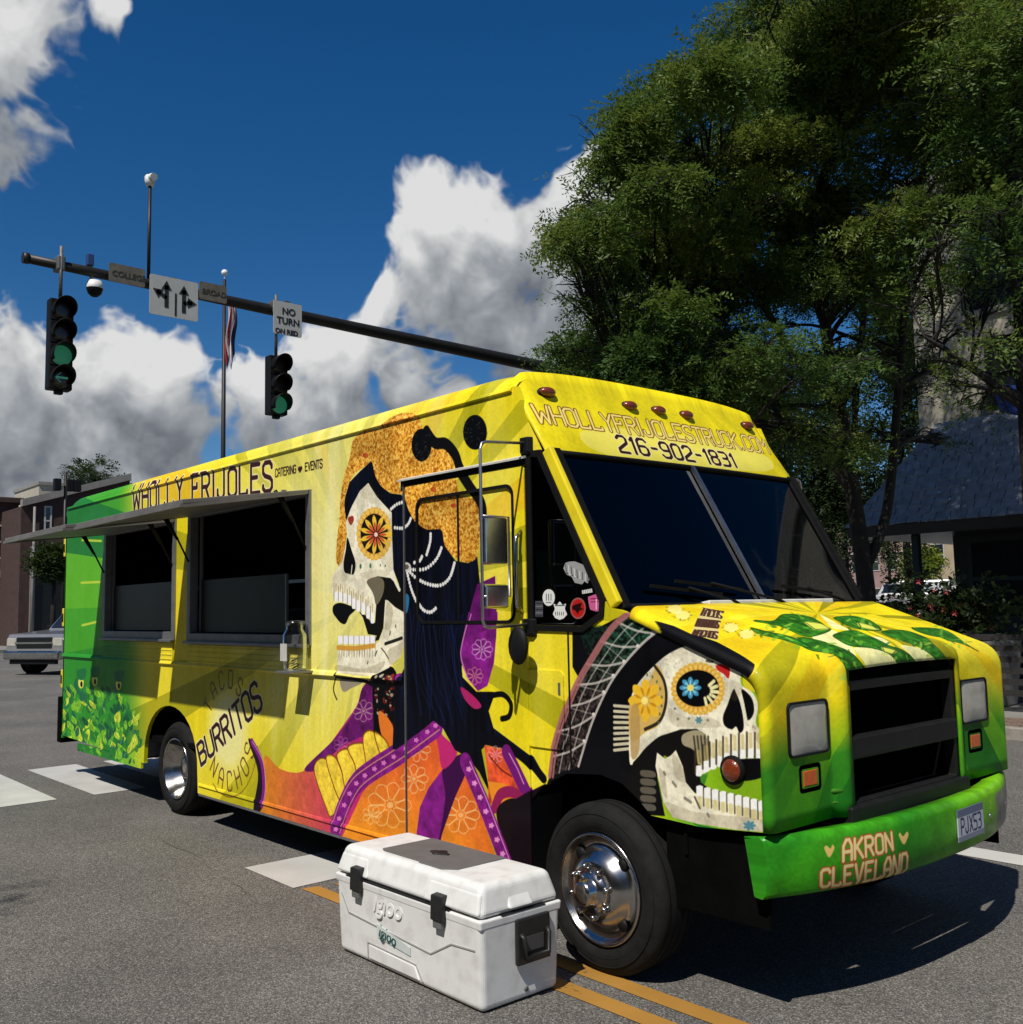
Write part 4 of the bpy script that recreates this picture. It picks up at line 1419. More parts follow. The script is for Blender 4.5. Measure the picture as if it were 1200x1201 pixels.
# ---------------------------------------------------------------- road, markings, pavements
def mat_asphalt():
    m = bpy.data.materials.new('asphalt')
    m.use_nodes = True
    N, L = m.node_tree.nodes, m.node_tree.links
    b = N['Principled BSDF']
    tcn = N.new('ShaderNodeTexCoord')
    P = tcn.outputs['Object']

    def noise(sc, det=4, rough=.6):
        n = N.new('ShaderNodeTexNoise')
        n.inputs['Scale'].default_value = sc
        n.inputs['Detail'].default_value = det
        n.inputs['Roughness'].default_value = rough
        L.new(P, n.inputs['Vector'])
        return n.outputs[0]
    vo = N.new('ShaderNodeTexVoronoi')
    vo.inputs['Scale'].default_value = 150
    L.new(P, vo.inputs['Vector'])
    stones = ramp_node(N, [(0.0, (.082, .079, .073)), (.35, (.135, .130, .121)), (.62, (.180, .172, .160)), (.85, (.245, .235, .218)), (1.0, (.38, .365, .34))])
    sep = N.new('ShaderNodeSeparateColor')
    L.new(vo.outputs['Color'], sep.inputs[0])
    L.new(sep.outputs[0], stones.inputs[0])
    # tar between the stones
    gap = ramp_node(N, [(.28, (1, 1, 1)), (.62, (.58, .58, .58))])
    mulg = N.new('ShaderNodeMath')
    mulg.operation = 'MULTIPLY'
    L.new(vo.outputs['Distance'], mulg.inputs[0])
    mulg.inputs[1].default_value = 1.0
    L.new(mulg.outputs[0], gap.inputs[0])
    m1 = N.new('ShaderNodeMix')
    m1.data_type = 'RGBA'
    m1.blend_type = 'MULTIPLY'
    m1.inputs[0].default_value = 1
    L.new(stones.outputs[0], m1.inputs[6])
    L.new(gap.outputs[0], m1.inputs[7])
    # broad wear, oil and traffic bands along the lane
    big = ramp_node(N, [(.3, (.74, .73, .72)), (.7, (1.22, 1.19, 1.14))])
    L.new(noise(.55, 6), big.inputs[0])
    m2 = N.new('ShaderNodeMix')
    m2.data_type = 'RGBA'
    m2.blend_type = 'MULTIPLY'
    m2.inputs[0].default_value = 1
    L.new(m1.outputs[2], m2.inputs[6])
    L.new(big.outputs[0], m2.inputs[7])
    spots = ramp_node(N, [(.66, (1, 1, 1)), (.74, (.45, .44, .43))])
    L.new(noise(5.5, 3), spots.inputs[0])
    m3 = N.new('ShaderNodeMix')
    m3.data_type = 'RGBA'
    m3.blend_type = 'MULTIPLY'
    m3.inputs[0].default_value = .5
    L.new(m2.outputs[2], m3.inputs[6])
    L.new(spots.outputs[0], m3.inputs[7])
    L.new(m3.outputs[2], b.inputs['Base Color'])
    b.inputs['Roughness'].default_value = .82
    b.inputs['Specular IOR Level'].default_value = .3
    bp = N.new('ShaderNodeBump')
    bp.inputs['Strength'].default_value = .55
    bp.inputs['Distance'].default_value = .006
    inv = N.new('ShaderNodeMath')
    inv.operation = 'SUBTRACT'
    inv.inputs[0].default_value = 1
    L.new(vo.outputs['Distance'], inv.inputs[1])
    L.new(inv.outputs[0], bp.inputs['Height'])
    L.new(bp.outputs[0], b.inputs['Normal'])
    return m


def mat_paint(name, col, wear=.5):
    """road paint worn through to the asphalt stones"""
    m = bpy.data.materials.new(name)
    m.use_nodes = True
    N, L = m.node_tree.nodes, m.node_tree.links
    b = N['Principled BSDF']
    b.inputs['Roughness'].default_value = .7
    tcn = N.new('ShaderNodeTexCoord')
    n = N.new('ShaderNodeTexNoise')
    n.inputs['Scale'].default_value = 26
    n.inputs['Detail'].default_value = 7
    n.inputs['Roughness'].default_value = .7
    L.new(tcn.outputs['Object'], n.inputs['Vector'])
    n2 = N.new('ShaderNodeTexNoise')
    n2.inputs['Scale'].default_value = 2.2
    n2.inputs['Detail'].default_value = 5
    L.new(tcn.outputs['Object'], n2.inputs['Vector'])
    r2 = ramp_node(N, [(.3, tuple(c * .78 for c in col)), (.7, col)])
    L.new(n2.outputs[0], r2.inputs[0])
    L.new(r2.outputs[0], b.inputs['Base Color'])
    ad = N.new('ShaderNodeMath')
    ad.operation = 'MULTIPLY_ADD'
    L.new(n2.outputs[0], ad.inputs[0])
    ad.inputs[1].default_value = .55
    L.new(n.outputs[0], ad.inputs[2])
    al = ramp_node(N, [(.30 + wear * .34, (0, 0, 0)), (.40 + wear * .34, (1, 1, 1))])
    L.new(ad.outputs[0], al.inputs[0])
    L.new(al.outputs[0], b.inputs['Alpha'])
    return m


M['asphalt'] = mat_asphalt()
road = MB().add([(-900, -500, 0), (500, -500, 0), (500, 700, 0), (-900, 700, 0)], [(0, 1, 2, 3)]).build('road', M['asphalt'])
structure(road)
M['white_line'] = mat_paint('white_road_paint', (.52, .51, .47), .50)
M['white_line_worn'] = mat_paint('worn_white_road_paint', (.50, .49, .46), .54)
M['yellow_line'] = mat_paint('yellow_road_paint', (.38, .19, .03), .64)
marks = []


def mark(nm, pts, m_):
    o = MB().add([(x, y, .004) for x, y in pts], [tuple(range(len(pts)))]).build(nm, M[m_], road)
    return o


for k in range(-3, 10):
    y0 = -.99 + k * .86
    mark('crosswalk_bar', [(-12.5 - .02 * k, y0), (-10.28, y0), (-10.30, y0 + .52), (-12.55, y0 + .55)], 'white_line' if k != 1 else 'white_line_worn')
mark('stop_bar', [(-6.58, -.36), (-5.88, -.37), (-5.95, 3.4), (-6.58, 3.4)], 'white_line_worn')
mark('centre_line', [(-5.83, -.34), (30, -.40), (30, -.28), (-5.80, -.23)], 'yellow_line')
mark('centre_line', [(-5.78, -.13), (30, -.13), (30, -.01), (-5.75, -.02)], 'yellow_line')
mark('lane_line', [(-5.9, 3.33), (30, 3.33), (30, 3.60), (-5.9, 3.60)], 'white_line')

# pavement of the block on the right with kerb and brick strip
M['concrete'] = mat('concrete', (.20, .19, .17), .9, var=.22, vscale=1.4, bump=.2, bscale=60, dirt=.3)
M['kerb'] = mat('kerb_stone', (.24, .215, .18), .85, var=.25, vscale=2.5, bump=.2, bscale=30, dirt=.35)
M['paver'] = mat('brick_paver', (.17, .115, .085), .85, var=.3, vscale=4, dirt=.2)
KY = 9.35


def kerb_line(off_):
    pts = []
    R = 4.0
    for k in range(13):
        a = math.pi + math.pi / 2 * k / 12
        pts.append((-12.5 + R + (R - off_) * math.cos(a), KY + R + (R - off_) * math.sin(a)))
    return [(-12.5 + off_, 120.0)] + pts + [(60.0, KY + off_)]


k0, k1, k2 = kerb_line(0), kerb_line(.16), kerb_line(1.05)
pv = MB()
n_ = len(k0)
pave = MB().poly([p for p in k2] + [(60, 120)], [], lambda a, b, t: (a, b, .148 - .1 * t), depth=0).build('pavement', M['concrete'])
structure(pave)
kb = MB()
for i in range(n_ - 1):
    kb.hexa([(*k0[i], -.02), (*k0[i + 1], -.02), (*k1[i + 1], -.02), (*k1[i], -.02), (*k0[i], .15), (*k0[i + 1], .15), (*k1[i + 1], .152), (*k1[i], .152)])
kb_o = kb.build('kerb', M['kerb'], bevel=.015)
structure(kb_o)
st = MB()
for i in range(n_ - 1):
    st.add([(*k1[i], .146), (*k1[i + 1], .146), (*k2[i + 1], .146), (*k2[i], .146)], [(0, 1, 2, 3)])
structure(st.build('paver_bed', M['kerb']))
# single bricks of the strip where it shows beside the bumper
pb = bpy.data.meshes.new('paver')
t_ = MB().box((-.095, -.045, 0), (.095, .045, .012))
pb.from_pydata(t_.v, [], t_.f)
pb.materials.append(M['paver'])
bed = bpy.data.objects['paver_bed']
kx = -8.2
cnt = 0
while kx < -1.0:
    for r_ in range(8):
        p = new_obj('paver', pb, bed)
        p.location = (kx + (.1 if r_ % 2 else 0), KY + .16 + .06 + r_ * .104, .1465 + rng.uniform(0, .004))
        p.rotation_euler = (0, 0, rng.uniform(-.02, .02))
        cnt += 1
    kx += .204
# thin sealed cracks wandering over the lane
M['tar'] = mat('crack_sealer', (.045, .042, .038), .6, var=.3, vscale=8)
gc_ = np.random.default_rng(12)
for (xa, ya), (xb, yb) in (((-8.0, -.42), (-5.9, -.62)), ((-2.6, 2.7), (-.9, 3.1))):
    n = 26
    P = np.array([(xa + (xb - xa) * t, ya + (yb - ya) * t) for t in np.linspace(0, 1, n)]) + np.cumsum(gc_.normal(0, .012, (n, 2)), 0)
    nrm = np.array([-(yb - ya), xb - xa]) / math.hypot(xb - xa, yb - ya)
    w = np.abs(gc_.normal(.0016, .0009, n))[:, None]
    L_, R_ = P + nrm * w, P - nrm * w
    MB().add([(*p, .003) for p in L_] + [(*p, .003) for p in R_], [(i, i + 1, n + i + 1, n + i) for i in range(n - 1)]).build('crack', M['tar'], road)
# far block on the left
fk = MB().box((-120, 1.5, 0), (-55.0, 120, .15)).build('far_pavement', M['concrete'])
structure(fk)


# ---------------------------------------------------------------- the food truck
cv_side = paint_side()
M['wrap_side'] = mat_image('printed_wrap_side', cv_side.image('wrap_side'))
M['wrap_header'] = mat_image('printed_wrap_header', paint_header().image('wrap_header'))
M['wrap_nose'] = mat_image('printed_wrap_nose', paint_nose().image('wrap_nose'))
M['wrap_bumper'] = mat_image('printed_wrap_bumper', paint_bumper().image('wrap_bumper'), rough=.3)
M['mirror_back'] = mat('stainless_mirror_back', (.62, .62, .63), .24, 1.0, var=.12, vscale=14, dirt=.25, dcol=(.2, .18, .15))
M['yellow'] = mat('yellow_paint', (.74, .60, .012), .4, var=.12, vscale=5, coat=.3, dirt=.12, dcol=(.3, .26, .02))


def uv_side(co):
    return ((co.x - SX0) / SRES / SW, 1 - (SZ1 - co.z) / SRES / SH)


def uv_nose_of(y, s):
    return (y / NRES / NW, 1 - nose_v(s) / NRES / NH)


def uv_bumper(co):
    return ((co.y + .1) / BRES / BW, 1 - (.84 - co.z) / BRES / BH)


XR, XC, ZG = -11.75, -4.09, 2.965          # tail, front of roof, roof gutter
T = thing('food_truck', 'yellow and green step van food truck covered in skull and flower artwork', 'food truck', (-7.2, WD / 2, 0))

# openings of the serving side
W1 = (-10.47, 1.575, -8.69, 2.585)
W2 = (-8.385, 1.565, -6.315, 2.60)
CWX, CWZ, CWR = -8.77, .36, .585           # rear wheel arch
FWX, RWX = -3.485, -8.765


def arch(cx, cz, rx, top, z0l, z0r, n=16):
    pts = []
    for k in range(n + 1):
        a = math.pi - math.pi * k / n
        pts.append((cx + rx * math.cos(a), cz + (top - cz) * math.sin(a) ** .85 if 0 < k < n else cz))
    return pts


# serving-side panel, one sheet from tail to nose with its wheel arches
out = [(XR + .03, ZG), (XR, ZG - .06), (XR, .45), (-9.36, .385)]
out += arch(CWX, .40, .59, .945, 0, 0)
out += [(CWX + .60, .262), (-4.30, .262), (-4.22, .40), (-4.16, .55), (-4.06, .70), (-3.92, .82), (-3.74, .905), (-3.5, .925), (-3.36, .90), (-3.26, .84), (-3.18, .775), (-2.90, .765), (-2.566, .79), (-2.556, 1.425)]
out += [(-2.60, 1.455), (-3.06, 1.622), (-3.33, 1.722), (-3.42, 1.742), (-3.835, 2.48), (-3.90, 2.58), (-4.07, ZG)]
quarter = [(-3.955, 1.655), (-3.60, 1.650), (-3.475, 1.715), (-3.468, 1.775), (-3.90, 2.55), (-3.955, 2.555)]
holes = [[(a[0], a[1]), (a[2], a[1]), (a[2], a[3]), (a[0], a[3])] for a in (W1, W2)] + [quarter]
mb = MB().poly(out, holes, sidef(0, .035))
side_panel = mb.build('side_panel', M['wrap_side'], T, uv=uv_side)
side_panel['label'] = 'serving side panel printed with skull woman'
MB().poly(out, [quarter], sidef(WD, -.035)).build('side_panel', M['wrap_side'], T, uv=uv_side)['label'] = 'far side panel'

# raised trim: sill ridge, rub rail, gutter
for nm, z, h, pr, x0, x1, m_ in (('trim_ridge', .335, .022, .010, CWX + .62, -4.32, 'wrap_side'), ('rub_rail', 1.325, .030, .022, -11.74, -5.17, 'wrap_side'), ('gutter_rail', ZG - .012, .02, .016, -11.7, -4.1, 'wrap_side')):
    MB().hexa([(x0, -pr, z - h * .4), (x1, -pr, z - h * .4), (x1, .01, z - h), (x0, .01, z - h), (x0, -pr * .6, z + h * .3), (x1, -pr * .6, z + h * .3), (x1, .01, z + h), (x0, .01, z + h)]).build(nm, M[m_], T, uv=uv_side)
MB().box((CWX + .62, -.004, .245), (-4.32, .03, .2605)).build('sill_strip', M['alu'], T)

# roof with rolled edges, tail
prof = [(0, ZG), (.012, ZG + .04), (.045, ZG + .078), (.10, ZG + .10), (.3, ZG + .118), (WD / 2, ZG + .135)]
prof = prof + [(WD - y, z) for y, z in prof[-2::-1]]
xs_ = [XR, XR + .03, XR + .09, XR + .2, XR + .35, -10.5, -8, -6, -4.35, -4.2, XC]
dz_ = [-.24, -.13, -.06, -.02, 0, 0, 0, 0, 0, -.008, -.045]
vs = [(x, y, max(ZG - .02 if x > XR + .1 else ZG - .3, z + d)) for x, d in zip(xs_, dz_) for y, z in prof]
n_ = len(prof)
fs = [(i * n_ + k, i * n_ + k + 1, (i + 1) * n_ + k + 1, (i + 1) * n_ + k) for i in range(len(xs_) - 1) for k in range(n_ - 1)]
MB().add(vs, fs, 0, True).build('roof', M['wrap_side'], T, uv=uv_side)
tail = MB().box((XR - .002, .0, .42), (XR + .03, WD, ZG - .1)).build('rear_panel', M['wrap_side'], T, uv=uv_side)
for s_ in (0, 1):
    MB().box((XR - .03, .12 + s_ * 1.06, .55), (XR - .003, 1.1 + s_ * 1.06, 2.7)).build('rear_door', M['yellow'], tail, bevel=.01)
for z in (2.52, 1.74, 1.06):
    hb = MB()
    hb.box((XR - .075, .0, z - .10), (XR - .004, .03, z + .10))
    h_ = hb.build('hinge', M['yellow'], tail, bevel=.006)
    MB().box((XR - .055, -.006, z - .05), (XR - .025, -.001, z + .04)).build('hinge_slot', M['dark'], tail)
MB().box((XR - .16, .0, .36), (XR - .03, .12, .86)).box((XR - .22, .02, .36), (XR - .03, WD - .02, .44)).build('rear_step', M['under'], T, bevel=.01)
MB().box((-11.2, -.003, .33), (-9.42, .02, .405)).build('rear_skirt', M['wrap_side'], T, uv=uv_side)
MB().box((XR + .02, .03, .425), (-9.42, .05, .437)).build('skirt_seam', M['dark'], T)

# underbody, wheel wells, bulkheads
ub = MB().box((-11.7, .06, .46), (-9.45, WD - .06, .56)).box((-8.1, .06, .40), (-4.3, WD - .06, .52)).box((-11.6, .75, .52), (-3.0, .87, .70)).box((-11.6, WD - .87, .52), (-3.0, WD - .75, .70))
ub.box((-8.9, .3, .30), (-8.6, WD - .3, .50)).box((-3.56, .3, .30), (-3.4, WD - .3, .42)).box((-7.5, .25, .2), (-6.3, .8, .42)).build('chassis', M['under'], T)
for cx, x0, x1, top in ((RWX, -9.40, -8.12, 1.05), (FWX, -4.24, -3.02, 1.05)):
    for y0, y1 in ((.036, .5), (WD - .5, WD - .036)):
        w = MB().box((x0, y0, top), (x1, y1, top + .02))
        w.box((x0 - .02, y0, .42), (x0, y1, top)).box((x1, y0, .62 if cx == FWX else .42), (x1 + .02, y1, top))
        yy_ = y1 if y0 < 1 else y0
        w.box((x0, yy_ - .01, .55), (x1, yy_ + .01, top))
        w.build('wheel_well', M['under'], T)
for y0 in (.05, WD - .35):
    MB().hexa([(-4.235, y0, .24), (-4.21, y0, .24), (-4.21, y0 + .3, .24), (-4.235, y0 + .3, .24), (-4.16, y0, .72), (-4.135, y0, .72), (-4.135, y0 + .3, .72), (-4.16, y0 + .3, .72)]).build('mud_flap', mat('dusty_mud_flap', (.05, .052, .05), .7, var=.4, vscale=5), T)
MB().box((-9.41, .04, .44), (-9.37, .3, .62)).build('mud_flap', M['alu'], T)

for y0 in (.045, WD - .065):
    MB().box((-3.13, y0, .38), (-2.58, y0 + .02, .90)).build('fender_shade_panel', M['under'], T)  # black sheet added to stand for the deep shade below the fender

# cabin inside: floor, dash, bulkhead, seats, steering wheel
MB().box((-5.1, .05, .55), (-4.25, WD - .05, .60)).build('cab_floor', M['inside'], T)
MB().hexa([(-3.75, .06, 1.2), (-3.32, .06, 1.2), (-3.32, WD - .06, 1.2), (-3.75, WD - .06, 1.2), (-3.72, .06, 1.60), (-3.36, .06, 1.70), (-3.36, WD - .06, 1.70), (-3.72, WD - .06, 1.60)]).build('dashboard', M['inside'], T, bevel=.02)
MB().box((-5.16, .05, .6), (-5.12, WD - .05, 2.95)).build('bulkhead', M['inside'], T)
for y0 in (.3, 1.5):
    sb = MB().box((-4.95, y0, .98), (-4.45, y0 + .5, 1.10)).hexa([(-5.02, y0, 1.1), (-4.88, y0, 1.1), (-4.88, y0 + .5, 1.1), (-5.02, y0 + .5, 1.1), (-5.09, y0 + .05, 1.9), (-5.0, y0 + .05, 1.9), (-5.0, y0 + .45, 1.9), (-5.09, y0 + .45, 1.9)]).box((-4.85, y0 + .12, .6), (-4.55, y0 + .38, .98))
    sb.build('seat', M['inside'], T, bevel=.03)
MB().lathe([(.21 + .014 * math.cos(a), .014 * math.sin(a)) for a in np.linspace(0, 2 * math.pi, 9)[:-1]], (-3.92, 1.72, 1.52), 'x', 28, closed=True).beam((-3.92, 1.52, 1.52), (-3.92, 1.92, 1.52), .03).beam((-3.92, 1.72, 1.5), (-3.6, 1.72, 1.35), .04).build('steering_wheel', M['dark'], T)

# kitchen inside: dark lining with a counter and shelves seen through the hatches
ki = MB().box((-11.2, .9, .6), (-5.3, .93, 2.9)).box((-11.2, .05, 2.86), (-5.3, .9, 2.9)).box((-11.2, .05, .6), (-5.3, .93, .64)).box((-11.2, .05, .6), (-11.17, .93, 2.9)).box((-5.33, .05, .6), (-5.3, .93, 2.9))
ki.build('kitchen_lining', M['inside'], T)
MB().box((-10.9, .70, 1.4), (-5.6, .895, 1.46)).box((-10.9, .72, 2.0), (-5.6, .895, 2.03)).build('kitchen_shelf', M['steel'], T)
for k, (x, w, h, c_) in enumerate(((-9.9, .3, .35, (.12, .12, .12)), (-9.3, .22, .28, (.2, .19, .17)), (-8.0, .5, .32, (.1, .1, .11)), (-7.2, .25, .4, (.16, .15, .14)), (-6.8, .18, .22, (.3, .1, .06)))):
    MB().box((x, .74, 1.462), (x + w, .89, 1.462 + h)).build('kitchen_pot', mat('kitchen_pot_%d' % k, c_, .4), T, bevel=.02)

# serving hatches: frame, sliding screen, awning flap on struts
for i, (x0, z0, x1, z1) in enumerate((W1, W2)):
    fr = .045
    wdw = MB()
    wdw.poly([(x0 - .02, z0 - .055), (x1 + .02, z0 - .055), (x1 + .02, z1 + .02), (x0 - .02, z1 + .02)], [[(x0 + fr, z0 + .02), (x1 - fr, z0 + .02), (x1 - fr, z1 - .02), (x0 + fr, z1 - .02)]], sidef(-.016, .075))
    wo_ = wdw.build('serving_hatch', M['alu'], T, bevel=.004)
    MB().box((x0 - .02, -.05, z0 - .07), (x1 + .02, -.016, z0 - .045)).build('sill', M['alu'], wo_, bevel=.004)
    xa, xb = (x0 + .10, x1 - .06) if i == 0 else (x0 + .12, x1 - .46)
    MB().box((xa, .055, z0 + .03), (xb, .062, z0 + .47)).build('screen', M['plexi'], wo_)
    MB().box((xa - .03, .05, z0 + .02), (xa, .07, z1 - .02)).build('screen_post', M['alu'], wo_)
    MB().box((xb, .05, z0 + .02), (xb + .02, .07, z0 + .47)).build('screen_post', M['alu'], wo_)
    MB().box((x0, -.013, z0 - .24), (x1 - .02, -.002, z0 - .075)).build('folded_shelf', M['wrap_side'], wo_, uv=uv_side, bevel=.004)
    for k in range(4):
        MB().box((x0 + .01, -.017, z0 - .225 + k * .04), (x1 - .03, -.0125, z0 - .217 + k * .04)).build('shelf_rib', M['wrap_side'], wo_, uv=uv_side)
    aw = MB()
    zo = (z1 - .075) if i == 0 else (z1 - .105)
    dpt = .95
    aw.hexa([(x0 - .02, -dpt, zo - .03), (x1 + .01, -dpt, zo - .03), (x1 + .01, -.018, z1 - .012), (x0 - .02, -.018, z1 - .012), (x0 - .02, -dpt, zo), (x1 + .01, -dpt, zo), (x1 + .01, -.018, z1 + .018), (x0 - .02, -.018, z1 + .018)])
    awn = aw.build('awning', M['alu_matt'], T, bevel=.004)
    awn['label'] = 'raised flap over the small hatch' if i == 0 else 'raised flap over the large hatch'
    rim = MB()
    for a, b in (((x0 - .02, -dpt, zo - .04), (x1 + .01, -dpt, zo - .04)), ((x0 - .005, -dpt + .01, zo - .042), (x0 - .005, -.03, z1 - .004)), ((x1 - .005, -dpt + .01, zo - .042), (x1 - .005, -.03, z1 - .004))):
        rim.beam(a, b, .03, .022)
    rim.build('awning_rim', M['alu_matt'], awn)
    for xx_ in (x0 + .02, x1 - .03):
        MB().tube([(xx_, -.22, z1 - .012), (xx_, -.02, z1 - .40)], .009, 8).tube([(xx_, -.26, z1 - .0), (xx_, -.12, z1 - .21)], .014, 8).build('gas_strut', M['dark'], awn)
    for k in range(3):
        xk = x0 + (x1 - x0) * (k + .5) / 3
        MB().box((xk - .02, -.035, z1 - .012), (xk + .02, -.012, z1 + .05)).build('awning_hinge', M['alu'], awn)

# passenger door: proud skin, gasketed window with printed film, drip rail, handle
DX0, DX1, DZ0, DZ1 = -5.135, -4.005, .30, 2.515
dw = rrect(-5.0, 1.67, -4.10, 2.42, .06)
door = MB().poly(rrect(DX0 + .012, DZ0, DX1, DZ1, .02, 2), [dw], sidef(-.012, .0115)).build('door', M['wrap_side'], T, uv=uv_side)
MB().box((DX0 - .012, -.004, DZ0), (DX0 + .010, .001, DZ1 + .02)).build('door_seam', M['black_rubber'], door)
MB().box((DX0 - .006, -.016, DZ0), (DX0 + .002, -.0045, DZ1 + .02)).build('door_edge_trim', M['alu'], door)
MB().box((DX1 + .001, -.006, 1.62), (DX1 + .012, .001, DZ1)).build('door_seam', M['black_rubber'], door)
MB().poly(rrect(-5.0, 1.67, -4.10, 2.42, .06), [], sidef(-.003, .0025)).build('door_window', M['wrap_side'], door, uv=uv_side)
gk = MB().poly(rrect(-5.008, 1.662, -4.092, 2.428, .066), [rrect(-4.99, 1.68, -4.11, 2.41, .055)], sidef(-.016, .012))
gk.build('window_gasket', M['black_rubber'], door)
MB().box((-4.601, -.010, 1.68), (-4.589, -.0031, 2.41)).build('window_mullion', M['black_rubber'], door)
MB().hexa([(DX0 - .04, -.036, 2.548), (DX1 + .02, -.036, 2.548), (DX1 + .02, 0, 2.556), (DX0 - .04, 0, 2.556), (DX0 - .04, -.036, 2.558), (DX1 + .02, -.036, 2.558), (DX1 + .02, 0, 2.572), (DX0 - .04, 0, 2.572)]).build('drip_rail', mat('pale_rail', (.5, .49, .45), .5), T)
MB().box((DX0 - .03, -.014, 2.52), (DX1 + .02, -.001, 2.5545)).build('drip_rail_shade', M['black_rubber'], T)  # black strip drawn for the shadow beneath the drip rail
MB().tube([(-4.035, -.012, 1.72), (-4.03, -.055, 1.76), (-4.03, -.06, 1.95), (-4.03, -.055, 2.12), (-4.035, -.012, 2.16)], .011, 8).build('grab_handle', M['chrome'], door)
ff = MB().poly(rrect(-4.02, 1.02, -3.74, 1.42, .03), [], sidef(-.009, .0085)).build('fuel_flap', M['wrap_side'], T, uv=uv_side)
MB().box((-3.775, -.013, 1.30), (-3.76, -.0095, 1.36)).build('flap_latch', M['alu'], ff)
MB().box((-3.705, -.006, .95), (-3.697, .001, 1.63)).build('panel_seam', M['dark'], T)

# quarter window with stickers
qo = MB().poly(quarter, [], sidef(.006, .006)).build('quarter_window', M['glass_dark'], T)
gq = [(p[0] + (.03 if p[0] > -3.7 else -.02), p[1] + (.03 if p[1] > 2 else -.03)) for p in quarter]
gq = [(-3.985, 1.625), (-3.59, 1.618), (-3.445, 1.695), (-3.435, 1.775), (-3.875, 2.585), (-3.985, 2.59)]
MB().poly(gq, [quarter], sidef(-.010, .02)).build('window_gasket', M['black_rubber'], qo)


def sticker_map(px, py):
    x, z = side(px, py)
    return (x + 4.0) / .0012, (2.1 - z) / .0012


stc = Canvas(480, 400, sticker_map)
TQ = zt(625, 650, 13.333)
stc.a[:] = hexc(20, 20, 22)
W_, K_ = hexc(214, 216, 212), hexc(44, 50, 50)
stickers = []
o_ = [(470, 215), (500, 130), (560, 110), (640, 105), (760, 150), (860, 190), (905, 320), (850, 450), (800, 420), (760, 465), (650, 440), (600, 350), (520, 310)]
stc.fill(TQ(o_), hexc(150, 150, 150))
for k in range(9):
    stc.line(TQ([(505 + k * 44, 150 + k * 22), (520 + k * 42, 290 + k * 16), (545 + k * 38, 300 + k * 14)]), 4, W_ if k % 2 else K_, 1)
stickers.append(o_)
o_ = [(240 + 96 * math.cos(a), 672 + 132 * math.sin(a)) for a in np.linspace(0, 6.28, 20)[:-1]]
stc.fill(TQ(o_), W_)
for k in range(3):
    stc.line(TQ([(205 + k * 36, 620), (205 + k * 36, 715)]), 4.5, K_)
stc.line(TQ([(200, 750), (280, 750)]), 3, K_)
stickers.append(o_)
o_ = [(315, 770), (370, 785), (410, 735), (460, 785), (510, 765), (495, 850), (525, 940), (470, 1000), (410, 1020), (340, 990), (305, 930), (335, 850)]
stc.fill(TQ(o_), W_)
for k in range(5):
    stc.line(TQ([(345 + k * 32, 900), (350 + k * 30, 945)]), 4, K_)
stc.line(TQ([(340, 795), (490, 795)]), 4, K_)
stickers.append(o_)
o_ = [(698 + 122 * math.cos(a), 840 + 168 * math.sin(a)) for a in np.linspace(0, 6.28, 22)[:-1]]
stc.fill(TQ(o_), hexc(150, 84, 80))
stc.ell(698, 840, 100, 140, hexc(176, 26, 24), tf=TQ)
stc.fill(TQ([(620, 800), (690, 770), (760, 760), (740, 830), (790, 850), (720, 880), (700, 930), (660, 880), (610, 850)]), hexc(30, 10, 10))
stickers.append(o_)
o_ = [(855, 660), (985, 615), (1110, 650), (1120, 760), (1090, 870), (985, 890), (890, 860), (865, 760)]
stc.fill(TQ(o_), hexc(196, 92, 140))
stc.line(TQ([(900, 690), (1080, 690)]), 5, hexc(120, 30, 74))
stc.line(TQ([(900, 740), (1080, 735)]), 4, hexc(120, 30, 74))
stc.line(TQ([(985, 700), (985, 850)]), 6, hexc(236, 190, 210))
stickers.append(o_)
o_ = [(760, 560), (915, 530), (925, 590), (765, 615)]
stc.fill(TQ(o_), W_, sm=False)
for k in range(5):
    stc.line(TQ([(785 + k * 28, 560 - k * 4), (790 + k * 28, 598 - k * 4)]), 2.5, K_)
stickers.append(o_)
o_ = [(30, 725), (150, 725), (150, 975), (30, 975)]
stc.fill(TQ(o_), hexc(74, 74, 80), sm=False)
for k in range(5):
    stc.line(TQ([(40, 760 + k * 50), (140, 760 + k * 50)]), 4, hexc(120, 120, 126) if k % 2 else hexc(30, 30, 34))
stickers.append(o_)
M['stickers'] = mat_image('printed_stickers', stc.image('stickers'), rough=.45, coat=0)
for o_ in stickers:
    P_ = [side(*p) for p in TQ(o_)]
    MB().poly(P_, [], sidef(.0035, .002)).build('sticker', M['stickers'], qo, uv=lambda co: ((co.x + 4.0) / .0012 / 480, 1 - (2.1 - co.z) / .0012 / 400))

# header with marker lamps
hd = MB()
ysn = [0, .01, .03, .07, .12] + list(np.linspace(.2, WD - .2, 14)) + [WD - .12, WD - .07, WD - .03, WD - .01, WD]
rows = [(HB[0] - .03, HB[1] - .045), (HB[0], HB[1] - .005), HB, (-3.90, 2.70), (-3.99, 2.84), (-4.055, 2.94), (-4.09, 2.995), (-4.115, ZG + .09)]
vs = []
for j, (x, z) in enumerate(rows):
    for y in ysn:
        d = min(y, WD - y)
        rc = .10
        k = rc - math.sqrt(max(0, rc * rc - (rc - d) ** 2)) if d < rc else 0
        bow = .03 * (1 - ((y - WD / 2) / (WD / 2)) ** 2)
        top = sstep(2.78, 3.0, z)
        vs.append((x - k * .28 + bow, y, z - k * top * 1.2 + .045 * top * (1 - ((y - WD / 2) / (WD / 2)) ** 4)))
n_ = len(ysn)
hd.add(vs, [(j * n_ + k, j * n_ + k + 1, (j + 1) * n_ + k + 1, (j + 1) * n_ + k) for j in range(len(rows) - 1) for k in range(n_ - 1)], 0, True)
